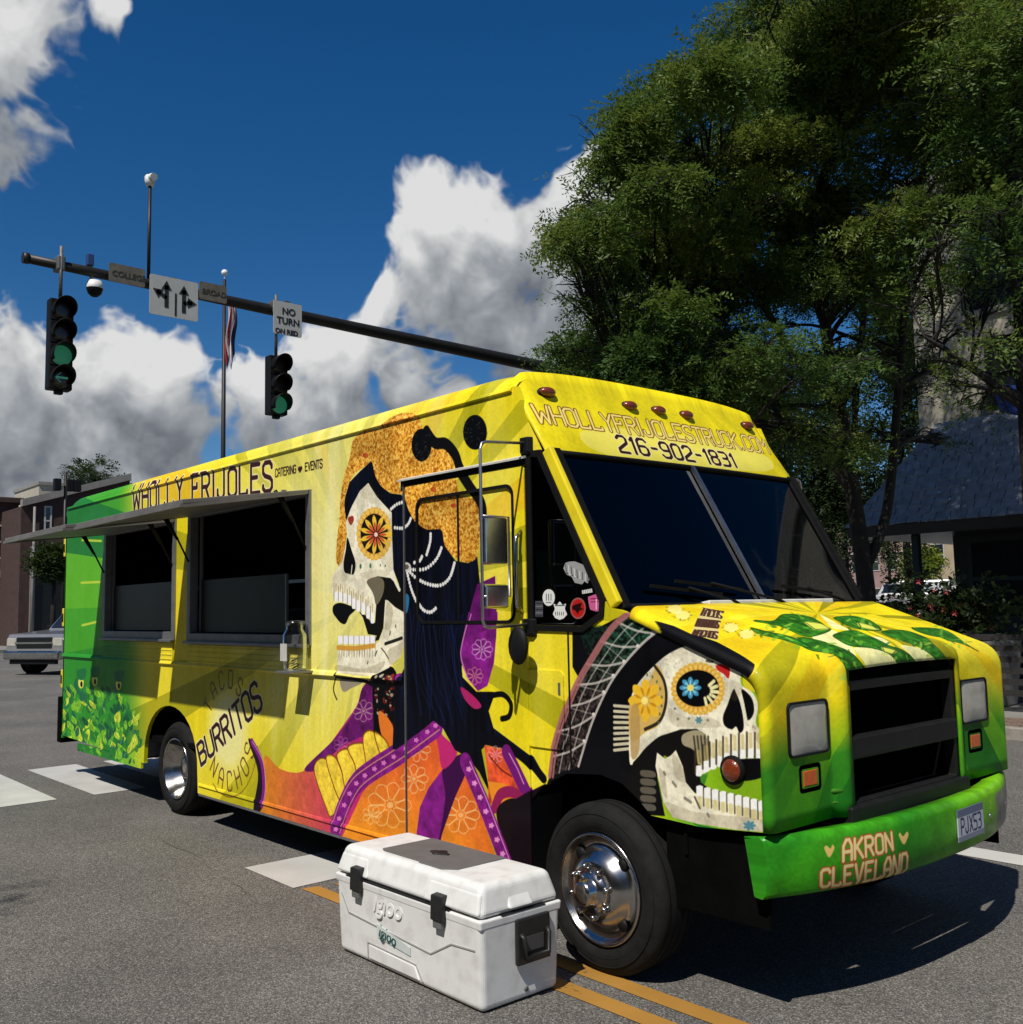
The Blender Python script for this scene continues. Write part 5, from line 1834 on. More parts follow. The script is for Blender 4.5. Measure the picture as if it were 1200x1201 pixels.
hdr = hd.build('header', M['wrap_header'], T, uv=header_uv)
sm_ = hdr.modifiers.new('thick', 'SOLIDIFY')
sm_.thickness, sm_.offset = .02, -1
nx, nz = HT[1] - HB[1], -(HT[0] - HB[0])
ln = math.hypot(nx, nz)
for px, py in ((641.4, 461.7), (735.4, 478.2), (769, 483.8), (801.7, 489), (875.7, 500.8)):
    y, s_ = header_pt(px, py)
    y = min(max(y, .1), WD - .1)
    f_ = s_ / math.hypot(HT[0] - HB[0], HT[1] - HB[1])
    bow = .03 * (1 - ((y - WD / 2) / (WD / 2)) ** 2) + .02
    c = (HB[0] + (HT[0] - HB[0]) * f_ + bow, y, HB[1] + (HT[1] - HB[1]) * f_ + .01)
    lamp = MB().ellipsoid(c, (.036, .058, .030)).build('marker_lamp', M['amber'], T)
    MB().ellipsoid((c[0] - .012, c[1], c[2] - .006), (.024, .068, .038)).build('lamp_base', M['dark'], lamp)

# pillars, windscreen in two panes, divider, gasket, wipers
PB = (-3.345, 1.735)


def ws(y, f_, out_=0.0):
    """point of the windscreen, f_=0 at the cowl, 1 under the header"""
    bow = .05 * (1 - ((y - WD / 2) / (WD / 2)) ** 2)
    x = PB[0] + (HB[0] - PB[0]) * f_ + bow * (1 - .4 * f_)
    z = PB[1] + (HB[1] - PB[1]) * f_
    return (x + out_ * .848, y, z + out_ * .53)


for y0, nm in ((.0, 'near'), (WD, 'far')):
    sg = 1 if y0 == 0 else -1
    for a, b, m_, nm2 in ((.0, .036, 'yellow', 'pillar'), (.036, .090, 'black_rubber', 'pillar_gasket')):
        P = []
        for f_ in (.03 if m_ == 'yellow' else 0, 1.03):
            for yy_, o in ((y0 + sg * a, -.055), (y0 + sg * b, -.055), (y0 + sg * b, .012 if m_ == 'yellow' else .004), (y0 + sg * a, .012 if m_ == 'yellow' else .004)):
                P.append(ws(yy_, f_, o))
        MB().hexa(P).build(nm2, M[m_ if sg > 0 else 'black_rubber'], T, bevel=.008)
for nm, ya, yb in (('near', .085, WD / 2 - .012), ('far', WD / 2 + .012, WD - .085)):
    yv = np.linspace(ya, yb, 9)
    vs = [ws(y, f_, -.012) for f_ in np.linspace(.0, 1.02, 6) for y in yv]
    MB().add(vs, [(j * 9 + k, j * 9 + k + 1, (j + 1) * 9 + k + 1, (j + 1) * 9 + k) for j in range(5) for k in range(8)], 0, True).build('windscreen', M['glass_dark'], T)
MB().beam(ws(WD / 2, .02, .004), ws(WD / 2, 1.0, .004), .028, .02).build('windscreen_divider', M['steel'], T)
MB().tube([ws(y, .01, -.004) for y in np.linspace(.08, WD - .08, 12)], .016, 8).tube([ws(y, 1.0, -.006) for y in np.linspace(.08, WD - .08, 12)], .016, 8).build('windscreen_gasket', M['black_rubber'], T)
for yp, ye, fe in ((.92, .42, .10), (1.34, .62, .13), (2.02, 1.52, .10)):
    wp = MB().tube([ws(yp, -.05, .03), ws(yp - .1, .0, .045), ws(ye + .1, fe, .03)], .008, 6).build('wiper', M['black_rubber'], T)
    MB().beam(ws(ye + .36, fe - .035, .018), ws(ye - .16, fe + .02, .018), .012, .018).build('wiper_blade', M['black_rubber'], wp)
MB().hexa([(-3.38, .60, 1.60), (-3.255, .60, 1.60), (-3.255, 1.78, 1.60), (-3.38, 1.78, 1.60), (-3.36, .60, 1.752), (-3.262, .60, 1.768), (-3.262, 1.78, 1.768), (-3.36, 1.78, 1.752)]).build('cowl', M['white_plastic'], T, bevel=.006)

# hood and nose in one pressed skin with the grille opening cut out
yv = sorted(set([0, .006, .013, .02, .03, .04, .05, .065, .085, .11] + list(np.linspace(.16, .44, 5)) + [.465, .48, .5, .52, .535, GY0] + list(np.linspace(.66, 1.55, 9)) + [GY1, 1.64, 1.655, 1.675, 1.69, 1.71] + list(np.linspace(1.75, 2.15, 6)) + [WD - d for d in (.11, .085, .065, .05, .04, .03, .02, .013, .006, 0)]))
GY1_ = GY1
sv = list(np.linspace(0, 1, 12)) + list(np.linspace(1.1, 2, 9)) + list(np.linspace(2.1, 3, 9))
vs, uvs = [], []
for s_ in sv:
    for y in yv:
        x, z = nose(y, s_)
        vs.append((x, y, z))
        uvs.append(uv_nose_of(y, s_))
n_ = len(yv)
fs = []
for j in range(len(sv) - 1):
    for k in range(n_ - 1):
        if sv[j] >= 1.99 and yv[k] > GY0 - .001 and yv[k + 1] < GY1_ + .001:
            continue
        fs.append((j * n_ + k, j * n_ + k + 1, (j + 1) * n_ + k + 1, (j + 1) * n_ + k))
me = bpy.data.meshes.new('hood')
off = T.location
me.from_pydata([(x - off.x, y - off.y, z - off.z) for x, y, z in vs], [], fs)
me.materials.append(M['wrap_nose'])
lay = me.uv_layers.new(name='print')
for lp in me.loops:
    lay.data[lp.index].uv = uvs[lp.vertex_index]
for p in me.polygons:
    p.use_smooth = True
hood = new_obj('hood', me, T)
sm_ = hood.modifiers.new('thick', 'SOLIDIFY')
sm_.thickness, sm_.offset = .012, -1
# pressed lines on the nose ends
for y0, y1 in ((.06, .52), (1.66, WD - .06)):
    yl = np.linspace(y0, y1, 8)
    for z, nm in ((.855, 'nose_ridge'), (.905, 'nose_step')):
        rg = MB()
        P = []
        for y in yl:
            x = nose(y, 2.9)[0]
            P.append((x - .001, y, z))
        rg.tube(P, .007 if nm == 'nose_ridge' else .012, 8)
        rg.build(nm, mat('green_edge', (.07, .24, .018), .4, var=.15), hood)

# headlamps and turn signals
for k, ya in enumerate((.135, 1.735)):
    xh = nose(.3, 2.5)[0]
    hl = MB().poly(rrect(ya, 1.082, ya + .315, 1.318, .03), [rrect(ya + .010, 1.092, ya + .305, 1.308, .024)], lambda a, b, t: (xh + .022 - .036 * t, a, b)).build('headlamp', M['dark'], T, bevel=.004)
    ln_ = MB()
    gv_ = [(a / 6, b / 6) for b in range(7) for a in range(7)]
    ln_.add([(xh + .015 + .012 * (1 - (2 * a - 1) ** 4) * (1 - (2 * b - 1) ** 4), ya + .010 + .295 * a, 1.092 + .216 * b) for a, b in gv_], [(j * 7 + i_, j * 7 + i_ + 1, (j + 1) * 7 + i_ + 1, (j + 1) * 7 + i_) for j in range(6) for i_ in range(6)], 0, True)
    ln_.build('lens', M['lens'], hl)
    tc_ = ya + .16 if k == 0 else ya + .155
    ts = MB().poly(rrect(tc_ - .085, .925, tc_ + .085, 1.045, .02), [rrect(tc_ - .066, .944, tc_ + .066, 1.026, .012)], lambda a, b, t: (xh + .012 - .025 * t, a, b)).build('turn_signal', M['dark'], T)
    MB().hexa([(xh + .004, tc_ - .066, .944), (xh + .014, tc_ - .05, .955), (xh + .014, tc_ + .05, .955), (xh + .004, tc_ + .066, .944), (xh + .004, tc_ - .066, 1.026), (xh + .014, tc_ - .05, 1.015), (xh + .014, tc_ + .05, 1.015), (xh + .004, tc_ + .066, 1.026)]).build('amber_lens', M['amber_bright'], ts)
lx, lz = side(*T7([(945, 868)])[0])
sl = MB().lathe([(.062, .0), (.062, -.014), (.05, -.02)], (lx, 0, lz), 'y', 24).build('side_marker_lamp', M['black_rubber'], T)
MB().ellipsoid((lx, -.014, lz), (.05, .022, .05)).build('amber_lens', M['amber'], sl)

# grille: surround, bars and the dark radiator behind
gx = nose(1.1, 2.5)[0]
gr = MB().poly([(GY0 - .012, .80), (GY1_ + .012, .80), (GY1_ + .012, 1.385), (GY0 - .012, 1.385)], [[(GY0 + .035, .845), (GY1_ - .035, .845), (GY1_ - .035, 1.34), (GY0 + .035, 1.34)]], lambda a, b, t: (gx - .004 - .06 * t, a, b)).build('grille', M['grille'], T, bevel=.006)
MB().box((gx - .05, GY0 + .0, 1.03), (gx + .006, GY1_, 1.135)).build('grille_bar', M['grille'], gr, bevel=.012)
MB().box((gx - .14, GY0 - .05, .74), (gx + .03, GY1_ + .05, .835)).build('grille_bar', M['grille'], gr, bevel=.012)
MB().box((gx - .30, GY0 - .06, .98), (gx - .24, GY1_ + .06, 1.5)).build('radiator', M['under'], gr)
for k in range(26):
    z = 1.0 + k * .0175
    MB().box((gx - .24, GY0 - .02, z), (gx - .232, GY1_ + .02, z + .007)).build('radiator_fin', M['under'], gr)
for y in (GY0 - .03, GY1_ - .02):
    MB().box((gx - .34, y, .60), (gx - .03, y + .05, 1.38)).build('grille_post', M['under'], gr)
MB().box((-3.3, .06, 1.30), (-2.9, WD - .06, 1.34)).box((-3.02, .06, .6), (-2.98, .5, 1.5)).box((-3.02, WD - .5, .6), (-2.98, WD - .06, 1.5)).build('engine_bay', M['under'], T)
MB().box((-3.3, .7, .55), (-2.85, 1.6, 1.2)).build('engine', M['under'], T, bevel=.05)

# front bumper, bowed channel with plate
yb = np.linspace(-.015, WD + .015, 34)
bp_prof = [(-.10, BZ1 + .004), (-.028, BZ1 + .012), (-.006, BZ1 - .004), (0, BZ1 - .03), (.004, (BZ0 + BZ1) / 2), (-.004, BZ0 + .02), (-.02, BZ0), (-.06, BZ0 + .004)]
vs = []
for y in yb:
    yc = min(max(y, 0), WD)
    for dx, z in bp_prof:
        vs.append((bumper_x(yc) + dx, y, z + .01 * ((y - WD / 2) / WD)))
m_n = len(bp_prof)
bmp = MB().add(vs, [(j * m_n + k, j * m_n + k + 1, (j + 1) * m_n + k + 1, (j + 1) * m_n + k) for j in range(len(yb) - 1) for k in range(m_n - 1)], 0, True).build('bumper', M['wrap_bumper'], T, uv=uv_bumper)
for y in (-.015, WD + .015):
    yc = min(max(y, 0), WD)
    MB().poly([(dx, z) for dx, z in bp_prof], [], lambda a, b, t: (bumper_x(yc) + a, y + .012 * t * (1 if y < 1 else -1), b + .01 * ((y - WD / 2) / WD))).build('bumper_end', M['wrap_bumper'], bmp, uv=uv_bumper)
sm_ = bmp.modifiers.new('thick', 'SOLIDIFY')
sm_.thickness, sm_.offset = .008, -1
for y in (.60, 1.62):
    MB().box((-2.72, y - .04, .56), (bumper_x(y) - .01, y + .04, .70)).build('bumper_bracket', M['under'], bmp)
for y in (1.66, 2.03):
    MB().ellipsoid((bumper_x(y) + .003, y, .645), (.008, .013, .013), 10, 6).build('bumper_bolt', M['steel'], bmp)
cp = Canvas(200, 100, lambda a, b: (a, b))
cp.a[:] = hexc(176, 180, 190)
cp.fill([(0, 0), (200, 0), (200, 24), (0, 24)], hexc(96, 104, 128), sm=False)
cp.fill([(0, 84), (200, 84), (200, 100), (0, 100)], hexc(120, 126, 140), sm=False)
st_, w_ = text_strokes('PJX53', .26)
for s__ in st_:
    cp.line([(22 + a / w_ * 156, 78 - b * 48) for a, b in s__], 7, hexc(40, 44, 70), raw=True)
M['plate'] = mat_image('plate_print', cp.image('plate'), rough=.4, coat=.1)
yp0, zp = onx(1091, 978, -2.33)
pl = MB()
ya, ybb = 1.235, 1.535
P = []
for z in (.585, .735):
    for y, o in ((ya, .012), (ybb, .012), (ybb, .006), (ya, .006)):
        P.append((bumper_x(y) + o, y, z))
MB().hexa(P).build('licence_plate', M['plate'], bmp, uv=lambda co: ((co.y - ya) / (ybb - ya), (co.z - .585) / .15))


# wheels
def wheel(cx, y0, front, sg, name='wheel'):
    """y0: plane of the outer tyre wall; sg=-1 faces the camera side"""
    c = (cx, y0, .395)
    R, ri, wd = .402, .258, .25
    o = -sg
    tp = [(ri, o * .035), (ri + .012, o * .012), (ri + .05, -o * .004), (R - .055, -o * .002), (R - .02, o * .016), (R - .004, o * .034), (R, o * .05), (R, o * (wd - .05)), (R - .004, o * (wd - .034)), (R - .02, o * (wd - .016)), (ri + .05, o * (wd + .004)), (ri, o * (wd - .03))]
    e = new_obj(name, None, T)
    ty = MB().lathe(tp, c, 'y', 64).build('tyre', M['tyre'], e)
    for k in range(4):
        yy_ = y0 + o * (.045 + k * .045)
        MB().lathe([(R - .006, -.004), (R + .0015, -.004), (R + .0015, .004), (R - .006, .004)], (cx, yy_ + o * .012, .395), 'y', 64, smooth=False).build('tread_groove', M['black_rubber'], ty)
    for rr in (.315, .352):
        MB().lathe([(rr - .003, -o * .002), (rr, -o * .0055), (rr + .003, -o * .002)], c, 'y', 64).build('sidewall_ring', M['tyre'], ty)
    if front:
        rp = [(.262, o * .03), (.266, o * .006), (.256, -o * .004), (.247, o * .004), (.238, o * .030), (.205, o * .040), (.185, o * .020), (.165, -o * .008), (.140, -o * .030), (.118, -o * .040), (.100, -o * .042)]
        MB().lathe(rp, c, 'y', 56).build('rim', M['chrome'], e)
        hubp = [(.102, -o * .03), (.100, -o * .05), (.07, -o * .062), (.06, -o * .07), (.058, -o * .105), (.045, -o * .118), (.0, -o * .122)]
        hub = MB().lathe(hubp, c, 'y', 32).build('hub', M['chrome'], e)
        for k in range(8):
            a = 2 * math.pi * k / 8 + .2
            nc = (cx + .118 * math.cos(a), y0, .395 + .118 * math.sin(a))
            MB().lathe([(.016, -o * .03), (.015, -o * .066), (.010, -o * .074), (0, -o * .075)], nc, 'y', 8).build('lug_nut', M['chrome'], hub)
        for k in range(4):
            a = 2 * math.pi * k / 4 + .75
            nc = (cx + .196 * math.cos(a), y0 - o * (.0 - .026), .395 + .196 * math.sin(a))
            MB().lathe([(.0, -o * .012), (.026, -o * .010), (.030, -o * .002)], nc, 'y', 14).build('hand_hole', M['dark'], e)
    else:
        rp = [(.262, o * .03), (.266, o * .006), (.256, -o * .004), (.248, o * .006), (.238, o * .04), (.215, o * .07), (.20, o * .13), (.17, o * .155), (.13, o * .16), (.10, o * .15), (.098, o * .10), (.085, o * .085), (.06, o * .08), (0, o * .078)]
        MB().lathe(rp, c, 'y', 56).build('rim', M['chrome'], e)
        for k in range(8):
            a = 2 * math.pi * k / 8
            nc = (cx + .15 * math.cos(a), y0, .395 + .15 * math.sin(a))
            MB().lathe([(.016, o * .15), (.015, o * .125), (0, o * .12)], nc, 'y', 8).build('lug_nut', M['chrome'], e)
        c2 = (cx, y0 + o * .27, .395)
        MB().lathe(tp, c2, 'y', 48).build('tyre', M['tyre'], e)
    return e


for cx, fr_ in ((FWX, True), (RWX, False)):
    wheel(cx, -.055 if fr_ else .05, fr_, -1)
    wheel(cx, WD - (-.055 if fr_ else .05), fr_, 1)

# mirrors on tubular frames
XM = -3.985
yo, zt_ = onx(563, 519, XM)
_, zb_ = onx(563, 736, XM)


def mirror_frame(sg):
    Y = lambda y: y if sg < 0 else WD - y
    yo_ = yo
    mf = MB()
    mf.tube([(XM, Y(.0), zt_ + .03), (XM, Y(yo_ + .04), zt_ + .01), (XM, Y(yo_ + .012), zt_), (XM, Y(yo_), zt_ - .035), (XM, Y(yo_), zb_ + .035), (XM, Y(yo_ + .012), zb_ + .008), (XM, Y(yo_ + .04), zb_), (XM, Y(.0), zb_ + .01)], .0085, 10)
    f_ = mf.build('mirror_frame', M['steel'], T)
    for z in (zt_ + .03, zb_ + .01):
        MB().hexa([(XM - .03, Y(-.03), z - .05), (XM + .03, Y(-.03), z - .05), (XM + .05, Y(.0), z - .07), (XM - .05, Y(.0), z - .07), (XM - .03, Y(-.03), z + .03), (XM + .03, Y(-.03), z + .03), (XM + .05, Y(.0), z + .03), (XM - .05, Y(.0), z + .03)]).build('bracket', M['dark'], f_, bevel=.006)
    yi = onx(597, 640, XM)[0]
    MB().tube([(XM, Y(yo_), zb_ + .16), (XM, Y(yi), zb_ + .16), (XM, Y(yi), zt_ - .38), (XM, Y(yo_), zt_ - .38)], .007, 8).build('inner_tube', M['steel'], f_)
    for pa, pb in ((605, 662), (684, 714)):
        za, zb2 = onx(580, pa, XM)[1], onx(580, pb, XM)[1]
        ya_, yb_ = yo_ + .012, yi - .006
        hd_ = MB().hexa([(XM - .03, Y(ya_), zb2), (XM + .008, Y(ya_ + .008), zb2 + .008), (XM + .008, Y(yb_ - .008), zb2 + .008), (XM - .03, Y(yb_), zb2), (XM - .03, Y(ya_), za), (XM + .008, Y(ya_ + .008), za - .008), (XM + .008, Y(yb_ - .008), za - .008), (XM - .03, Y(yb_), za)])
        h2 = hd_.build('mirror_head', M['mirror_back'], f_, bevel=.008)
        MB().box((XM - .036, min(Y(ya_ + .01), Y(yb_ - .01)), zb2 + .01), (XM - .031, max(Y(ya_ + .01), Y(yb_ - .01)), za - .01)).build('mirror_glass', M['chrome'], h2)
    yc_, zc_ = onx(608, 757, XM + .02)
    MB().ellipsoid((XM + .02, Y(yc_), zc_), (.075, .028, .10)).tube([(XM + .02, Y(yc_), zc_ + .09), (XM, Y(yc_), zb_)], .008, 6).build('convex_mirror', M['dark'], f_)
    return f_


mirror_frame(-1)
mirror_frame(1)

# a clear tip jar clipped under the large hatch
jx, jz = side(346, 786, -.10)
jar = thing('tip_jar', 'clear plastic tip jar on the ledge below the large serving hatch', 'jar', (jx, -.10, jz))
M['jar'] = mat_glass('clear_jar', (.12, .12, .11), .86, .05)
MB().lathe([(.0, .0), (.075, .0), (.082, .02), (.086, .15), (.085, .25), (.06, .29), (.062, .33), (.066, .335)], (jx, -.10, jz), 'z', 28).build('jar_body', M['jar'], jar)
MB().lathe([(.068, .315), (.07, .345), (.0, .352)], (jx, -.10, jz), 'z', 28).build('jar_lid', mat_glass('jar_lid', (.15, .15, .15), .95, .2), jar)
MB().box((jx - .045, -.191, jz + .07), (jx + .045, -.187, jz + .19)).build('jar_label', mat('paper_label', (.5, .5, .47), .7), jar)
bl = MB()
rg_ = random.Random(4)
for k in range(7):
    a, r_ = rg_.uniform(0, 6.28), rg_.uniform(0, .04)
    bl.hexa([(jx + r_ * math.cos(a) + dx, -.10 + r_ * math.sin(a) + dy, jz + .008 + k * .012 + (dx + dy) * .3) for dx, dy in ((-.035, -.015), (.035, -.015), (.035, .015), (-.035, .015))] + [(jx + r_ * math.cos(a) + dx, -.10 + r_ * math.sin(a) + dy, jz + .012 + k * .012 + (dx + dy) * .3) for dx, dy in ((-.035, -.015), (.035, -.015), (.035, .015), (-.035, .015))])
bl.build('bank_notes', mat('bank_notes', (.22, .26, .18), .8), jar)
MB().box((jx - .1, -.2, jz - .014), (jx + .1, -.012, jz - .001)).build('jar_ledge', M['alu'], T)


# ---------------------------------------------------------------- white ice chest by the front wheel
CX0, CX1, CY0, CY1 = -4.678, -3.486, -.782, -.300
cooler = thing('ice_chest', 'large white ice chest with black latches standing on the road by the front wheel', 'cooler', ((CX0 + CX1) / 2, (CY0 + CY1) / 2, 0))
M['cooler'] = mat('white_cooler_plastic', (.70, .70, .68), .42, var=.05, vscale=5, bump=.06, bscale=120, dirt=.38, dcol=(.38, .36, .32))
M['cooler_grey'] = mat('grey_cooler_plastic', (.115, .112, .108), .6, var=.12, vscale=9, bump=.1, bscale=90)
M['latch'] = mat('black_latch', (.012, .012, .012), .5, var=.3, vscale=30)


def taper(x0, x1, y0, y1, z0, z1, d):
    return [(x0 + d, y0 + d, z0), (x1 - d, y0 + d, z0), (x1 - d, y1 - d, z0), (x0 + d, y1 - d, z0), (x0, y0, z1), (x1, y0, z1), (x1, y1, z1), (x0, y1, z1)]


b_ = MB().hexa(taper(CX0, CX1, CY0, CY1, .004, .394, .014)).build('body', M['cooler'], cooler, bevel=.03, seg=5)
MB().hexa(taper(CX0 - .003, CX1 + .003, CY0 - .003, CY1 + .003, .352, .3955, .003)).build('rim', M['cooler'], cooler, bevel=.010, seg=3)
lid = MB().hexa([(CX0 - .002, CY0 - .002, .3985), (CX1 + .002, CY0 - .002, .3985), (CX1 + .002, CY1, .3985), (CX0 - .002, CY1, .3985), (CX0 + .03, CY0 + .035, .537), (CX1 - .035, CY0 + .035, .537), (CX1 - .035, CY1 - .035, .537), (CX0 + .03, CY1 - .035, .537)]).build('lid', M['cooler'], cooler, bevel=.032, seg=5)
# raised shoulders and hinge bosses of the lid
for xa, xb in ((CX0 + .012, CX0 + .30), (CX1 - .42, CX1 - .012)):
    MB().hexa([(xa, CY0 - .007, .410), (xb, CY0 - .007, .410), (xb, CY0 + .05, .410), (xa, CY0 + .05, .410), (xa + .02, CY0 + .024, .505), (xb - .02, CY0 + .024, .505), (xb - .02, CY0 + .06, .505), (xa + .02, CY0 + .06, .505)]).build('shoulder', M['cooler'], lid, bevel=.016, seg=4)
MB().hexa([(CX1 - .05, CY0 + .16, .415), (CX1 + .012, CY0 + .16, .415), (CX1 + .012, CY0 + .31, .415), (CX1 - .05, CY0 + .31, .415), (CX1 - .08, CY0 + .17, .50), (CX1 - .035, CY0 + .17, .50), (CX1 - .035, CY0 + .30, .50), (CX1 - .08, CY0 + .30, .50)]).build('lift_recess', M['cooler'], lid, bevel=.014, seg=3)
gp = [(-4.40, -.675), (-4.36, -.695), (-4.06, -.695), (-4.04, -.708), (-3.86, -.708), (-3.80, -.66), (-3.80, -.36), (-4.40, -.36)]
gtop = MB().poly(gp, [], lambda a, b, t: (a, b, .5420 - .008 * t)).build('grey_top_panel', M['cooler_grey'], lid, bevel=.002)
MB().ellipsoid((-4.11, -.53, .5420), (.075, .03, .006), 20, 6).ellipsoid((-4.11, -.53, .5450), (.03, .044, .006), 16, 6).build('cup_boss', M['latch'], gtop)
MB().box((CX0 + .10, CY0 - .0032, .3958), (CX1 - .22, CY0 + .02, .3992)).build('lid_gap', M['latch'], cooler)
MB().box((CX1 - .02, CY0 + .12, .3958), (CX1 + .0032, CY1 - .10, .3992)).build('lid_gap', M['latch'], cooler)
for xa in (-4.50, -3.815):
    lt = MB().hexa([(xa, CY0 - .030, .345), (xa + .085, CY0 - .030, .345), (xa + .085, CY0 + .0, .335), (xa, CY0 + .0, .335), (xa, CY0 - .026, .455), (xa + .085, CY0 - .026, .455), (xa + .085, CY0 + .03, .462), (xa, CY0 + .03, .462)]).build('latch', M['latch'], cooler, bevel=.006)
    MB().box((xa + .012, CY0 - .024, .310), (xa + .073, CY0 - .0, .346)).build('latch_tongue', M['cooler_grey'], lt, bevel=.004)
# moulded lines on the long side: groove shadow painted as thin grey ribs
gv = MB()
yf = CY0 + .004


def on_front(x, z):
    k = (.375 - z) / .371 * .014
    return (x, CY0 + k - .0015, z)


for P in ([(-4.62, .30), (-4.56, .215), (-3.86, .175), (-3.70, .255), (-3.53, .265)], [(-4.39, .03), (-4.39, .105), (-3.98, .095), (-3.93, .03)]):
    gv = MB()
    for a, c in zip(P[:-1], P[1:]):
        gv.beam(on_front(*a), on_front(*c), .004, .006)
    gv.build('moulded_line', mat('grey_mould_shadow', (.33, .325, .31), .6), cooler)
MB().hexa([(*on_front(-4.375, .028)[:1], on_front(0, .028)[1] - .004, .028), (-3.955, on_front(0, .028)[1] - .004, .028), (-3.955, on_front(0, .028)[1] + .02, .028), (-4.375, on_front(0, .028)[1] + .02, .028), (-4.375, on_front(0, .098)[1] - .004, .098), (-3.99, on_front(0, .090)[1] - .004, .090), (-3.99, on_front(0, .09)[1] + .02, .090), (-4.375, on_front(0, .098)[1] + .02, .098)]).build('lower_panel', M['cooler'], cooler, bevel=.006)


def text_mesh(name, txt, size, ext, m_, parent, org_, xdir, ydir, italic=.0, extra=0.0):
    cu = bpy.data.curves.new(name, 'FONT')
    cu.body, cu.size, cu.extrude, cu.shear, cu.offset = txt, size, ext, italic, extra
    tmp = bpy.data.objects.new('tmp', cu)
    COL.objects.link(tmp)
    dg = bpy.context.evaluated_depsgraph_get()
    me_ = bpy.data.meshes.new_from_object(tmp.evaluated_get(dg))
    bpy.data.objects.remove(tmp)
    bpy.data.curves.remove(cu)
    X, Y = Vector(xdir).normalized(), Vector(ydir).normalized()
    Z = X.cross(Y)
    off_ = Vector(top_of(parent).location) if parent else Vector((0, 0, 0))
    O = Vector(org_) - off_
    for v in me_.vertices:
        c = v.co.copy()
        v.co = O + X * c.x + Y * c.y + Z * c.z
    me_.materials.clear()
    me_.materials.append(m_)
    o_ = new_obj(name, me_, parent)
    o_['kind'] = 'stuff'
    return o_


text_mesh('embossed_lettering', 'Igloo', .125, .006, M['cooler'], cooler, on_front(-4.33, .275), (1, 0, 0), (0, .075, 1), .15, .002)
stk = MB().hexa([(-4.30, on_front(0, .125)[1] - .003, .150), (-4.02, on_front(0, .12)[1] - .003, .125), (-4.02, on_front(0, .12)[1], .125), (-4.30, on_front(0, .125)[1], .150), (-4.30, on_front(0, .195)[1] - .003, .215), (-4.02, on_front(0, .175)[1] - .003, .165), (-4.02, on_front(0, .175)[1], .165), (-4.30, on_front(0, .195)[1], .215)]).build('brand_sticker', mat('pale_sticker', (.55, .6, .58), .4), cooler)
text_mesh('sticker_lettering', 'Igloo', .075, .001, mat('teal_print', (.012, .07, .06), .4), stk, (-4.285, on_front(0, .17)[1] - .0045, .163), (1, 0, -.16), (0, .075, 1), .2, .0015)
# end: swing handle, recess, drain
xe = CX1
hd_ = MB().box((xe - .006, -.585, .165), (xe + .018, -.385, .365)).build('handle_plate', M['latch'], cooler, bevel=.008)
MB().tube([(xe + .016, -.565, .30), (xe + .034, -.56, .285), (xe + .036, -.555, .20), (xe + .036, -.415, .20), (xe + .034, -.41, .285), (xe + .016, -.405, .30)], .011, 8).build('swing_handle', M['latch'], hd_)
MB().box((xe + .0185, -.54, .22), (xe + .021, -.43, .285)).build('handle_recess', mat('dark_grey_recess', (.05, .05, .052), .5), hd_, bevel=.003)
dr = MB().lathe([(.026, -.02), (.026, .004), (.018, .008), (.0, .009)], (xe - .022, -.515, .05), 'x', 20).build('drain_plug', M['cooler'], cooler)
MB().lathe([(.012, .008), (.012, .014), (.0, .015)], (xe - .022, -.515, .05), 'x', 14).build('drain_cap', M['cooler_grey'], dr)


# ---------------------------------------------------------------- traffic signal mast and what hangs on it
XA, ZA, YE, YP = -15.63, 7.08, .50, 12.35
M['mast'] = mat('dark_bronze_mast', (.018, .016, .013), .5, .3, var=.3, vscale=3)
M['signal_black'] = mat('black_signal_housing', (.007, .007, .007), .55, var=.25, vscale=8, spec=.2)
M['sign_white'] = mat('white_sign_sheet', (.46, .46, .44), .5, var=.08, vscale=3, dirt=.15, dcol=(.25, .24, .2))
M['sign_black'] = mat('black_sign_print', (.012, .012, .012), .6)
M['sign_name'] = mat('faded_name_sign', (.13, .115, .085), .6, var=.3, vscale=9)
M['galv'] = mat('galvanised_pipe', (.16, .155, .145), .5, .5, var=.2, vscale=12)
mast = thing('signal_mast', 'long dark traffic signal mast arm reaching across the sky', 'signal mast', (XA, YP, 0))
arm = [(XA, y, ZA - .012 * (y - YE)) for y in np.linspace(YE, YP, 14)]
MB().tube(arm, .1, 14, radii=[.070 + .075 * i / 13 for i in range(14)]).build('arm', M['mast'], mast)
MB().tube([(XA, YP, 0), (XA, YP, 7.6)], .19, 18, radii=[.22, .17]).build('pole', M['mast'], mast)
MB().lathe([(.0, .0), (.36, .0), (.36, .05), (.24, .12), (.22, .3)], (XA, YP, 0), 'z', 20).build('base', M['mast'], mast)
MB().tube([(XA, YE - .02, ZA), (XA, YE + .06, ZA)], .085, 12).build('end_cap', M['mast'], mast)


def visor(c, r, parent):
    """tunnel visor opening towards +x, cut away underneath"""
    v = MB()
    n = 18
    vs = []
    for i in range(n + 1):
        a = math.radians(-35 + 250 * i / n)
        top = .5 + .5 * math.sin(a)
        for x, rr in ((0, r), (.10 + .16 * top, r * 1.03)):
            vs.append((c[0] + x, c[1] + rr * math.cos(a), c[2] + rr * math.sin(a)))
    v.add(vs, [(2 * i, 2 * i + 2, 2 * i + 3, 2 * i + 1) for i in range(n)], 0, True)
    o = v.build('visor', M['signal_black'], parent)
    s = o.modifiers.new('thick', 'SOLIDIFY')
    s.thickness = .008
    return o


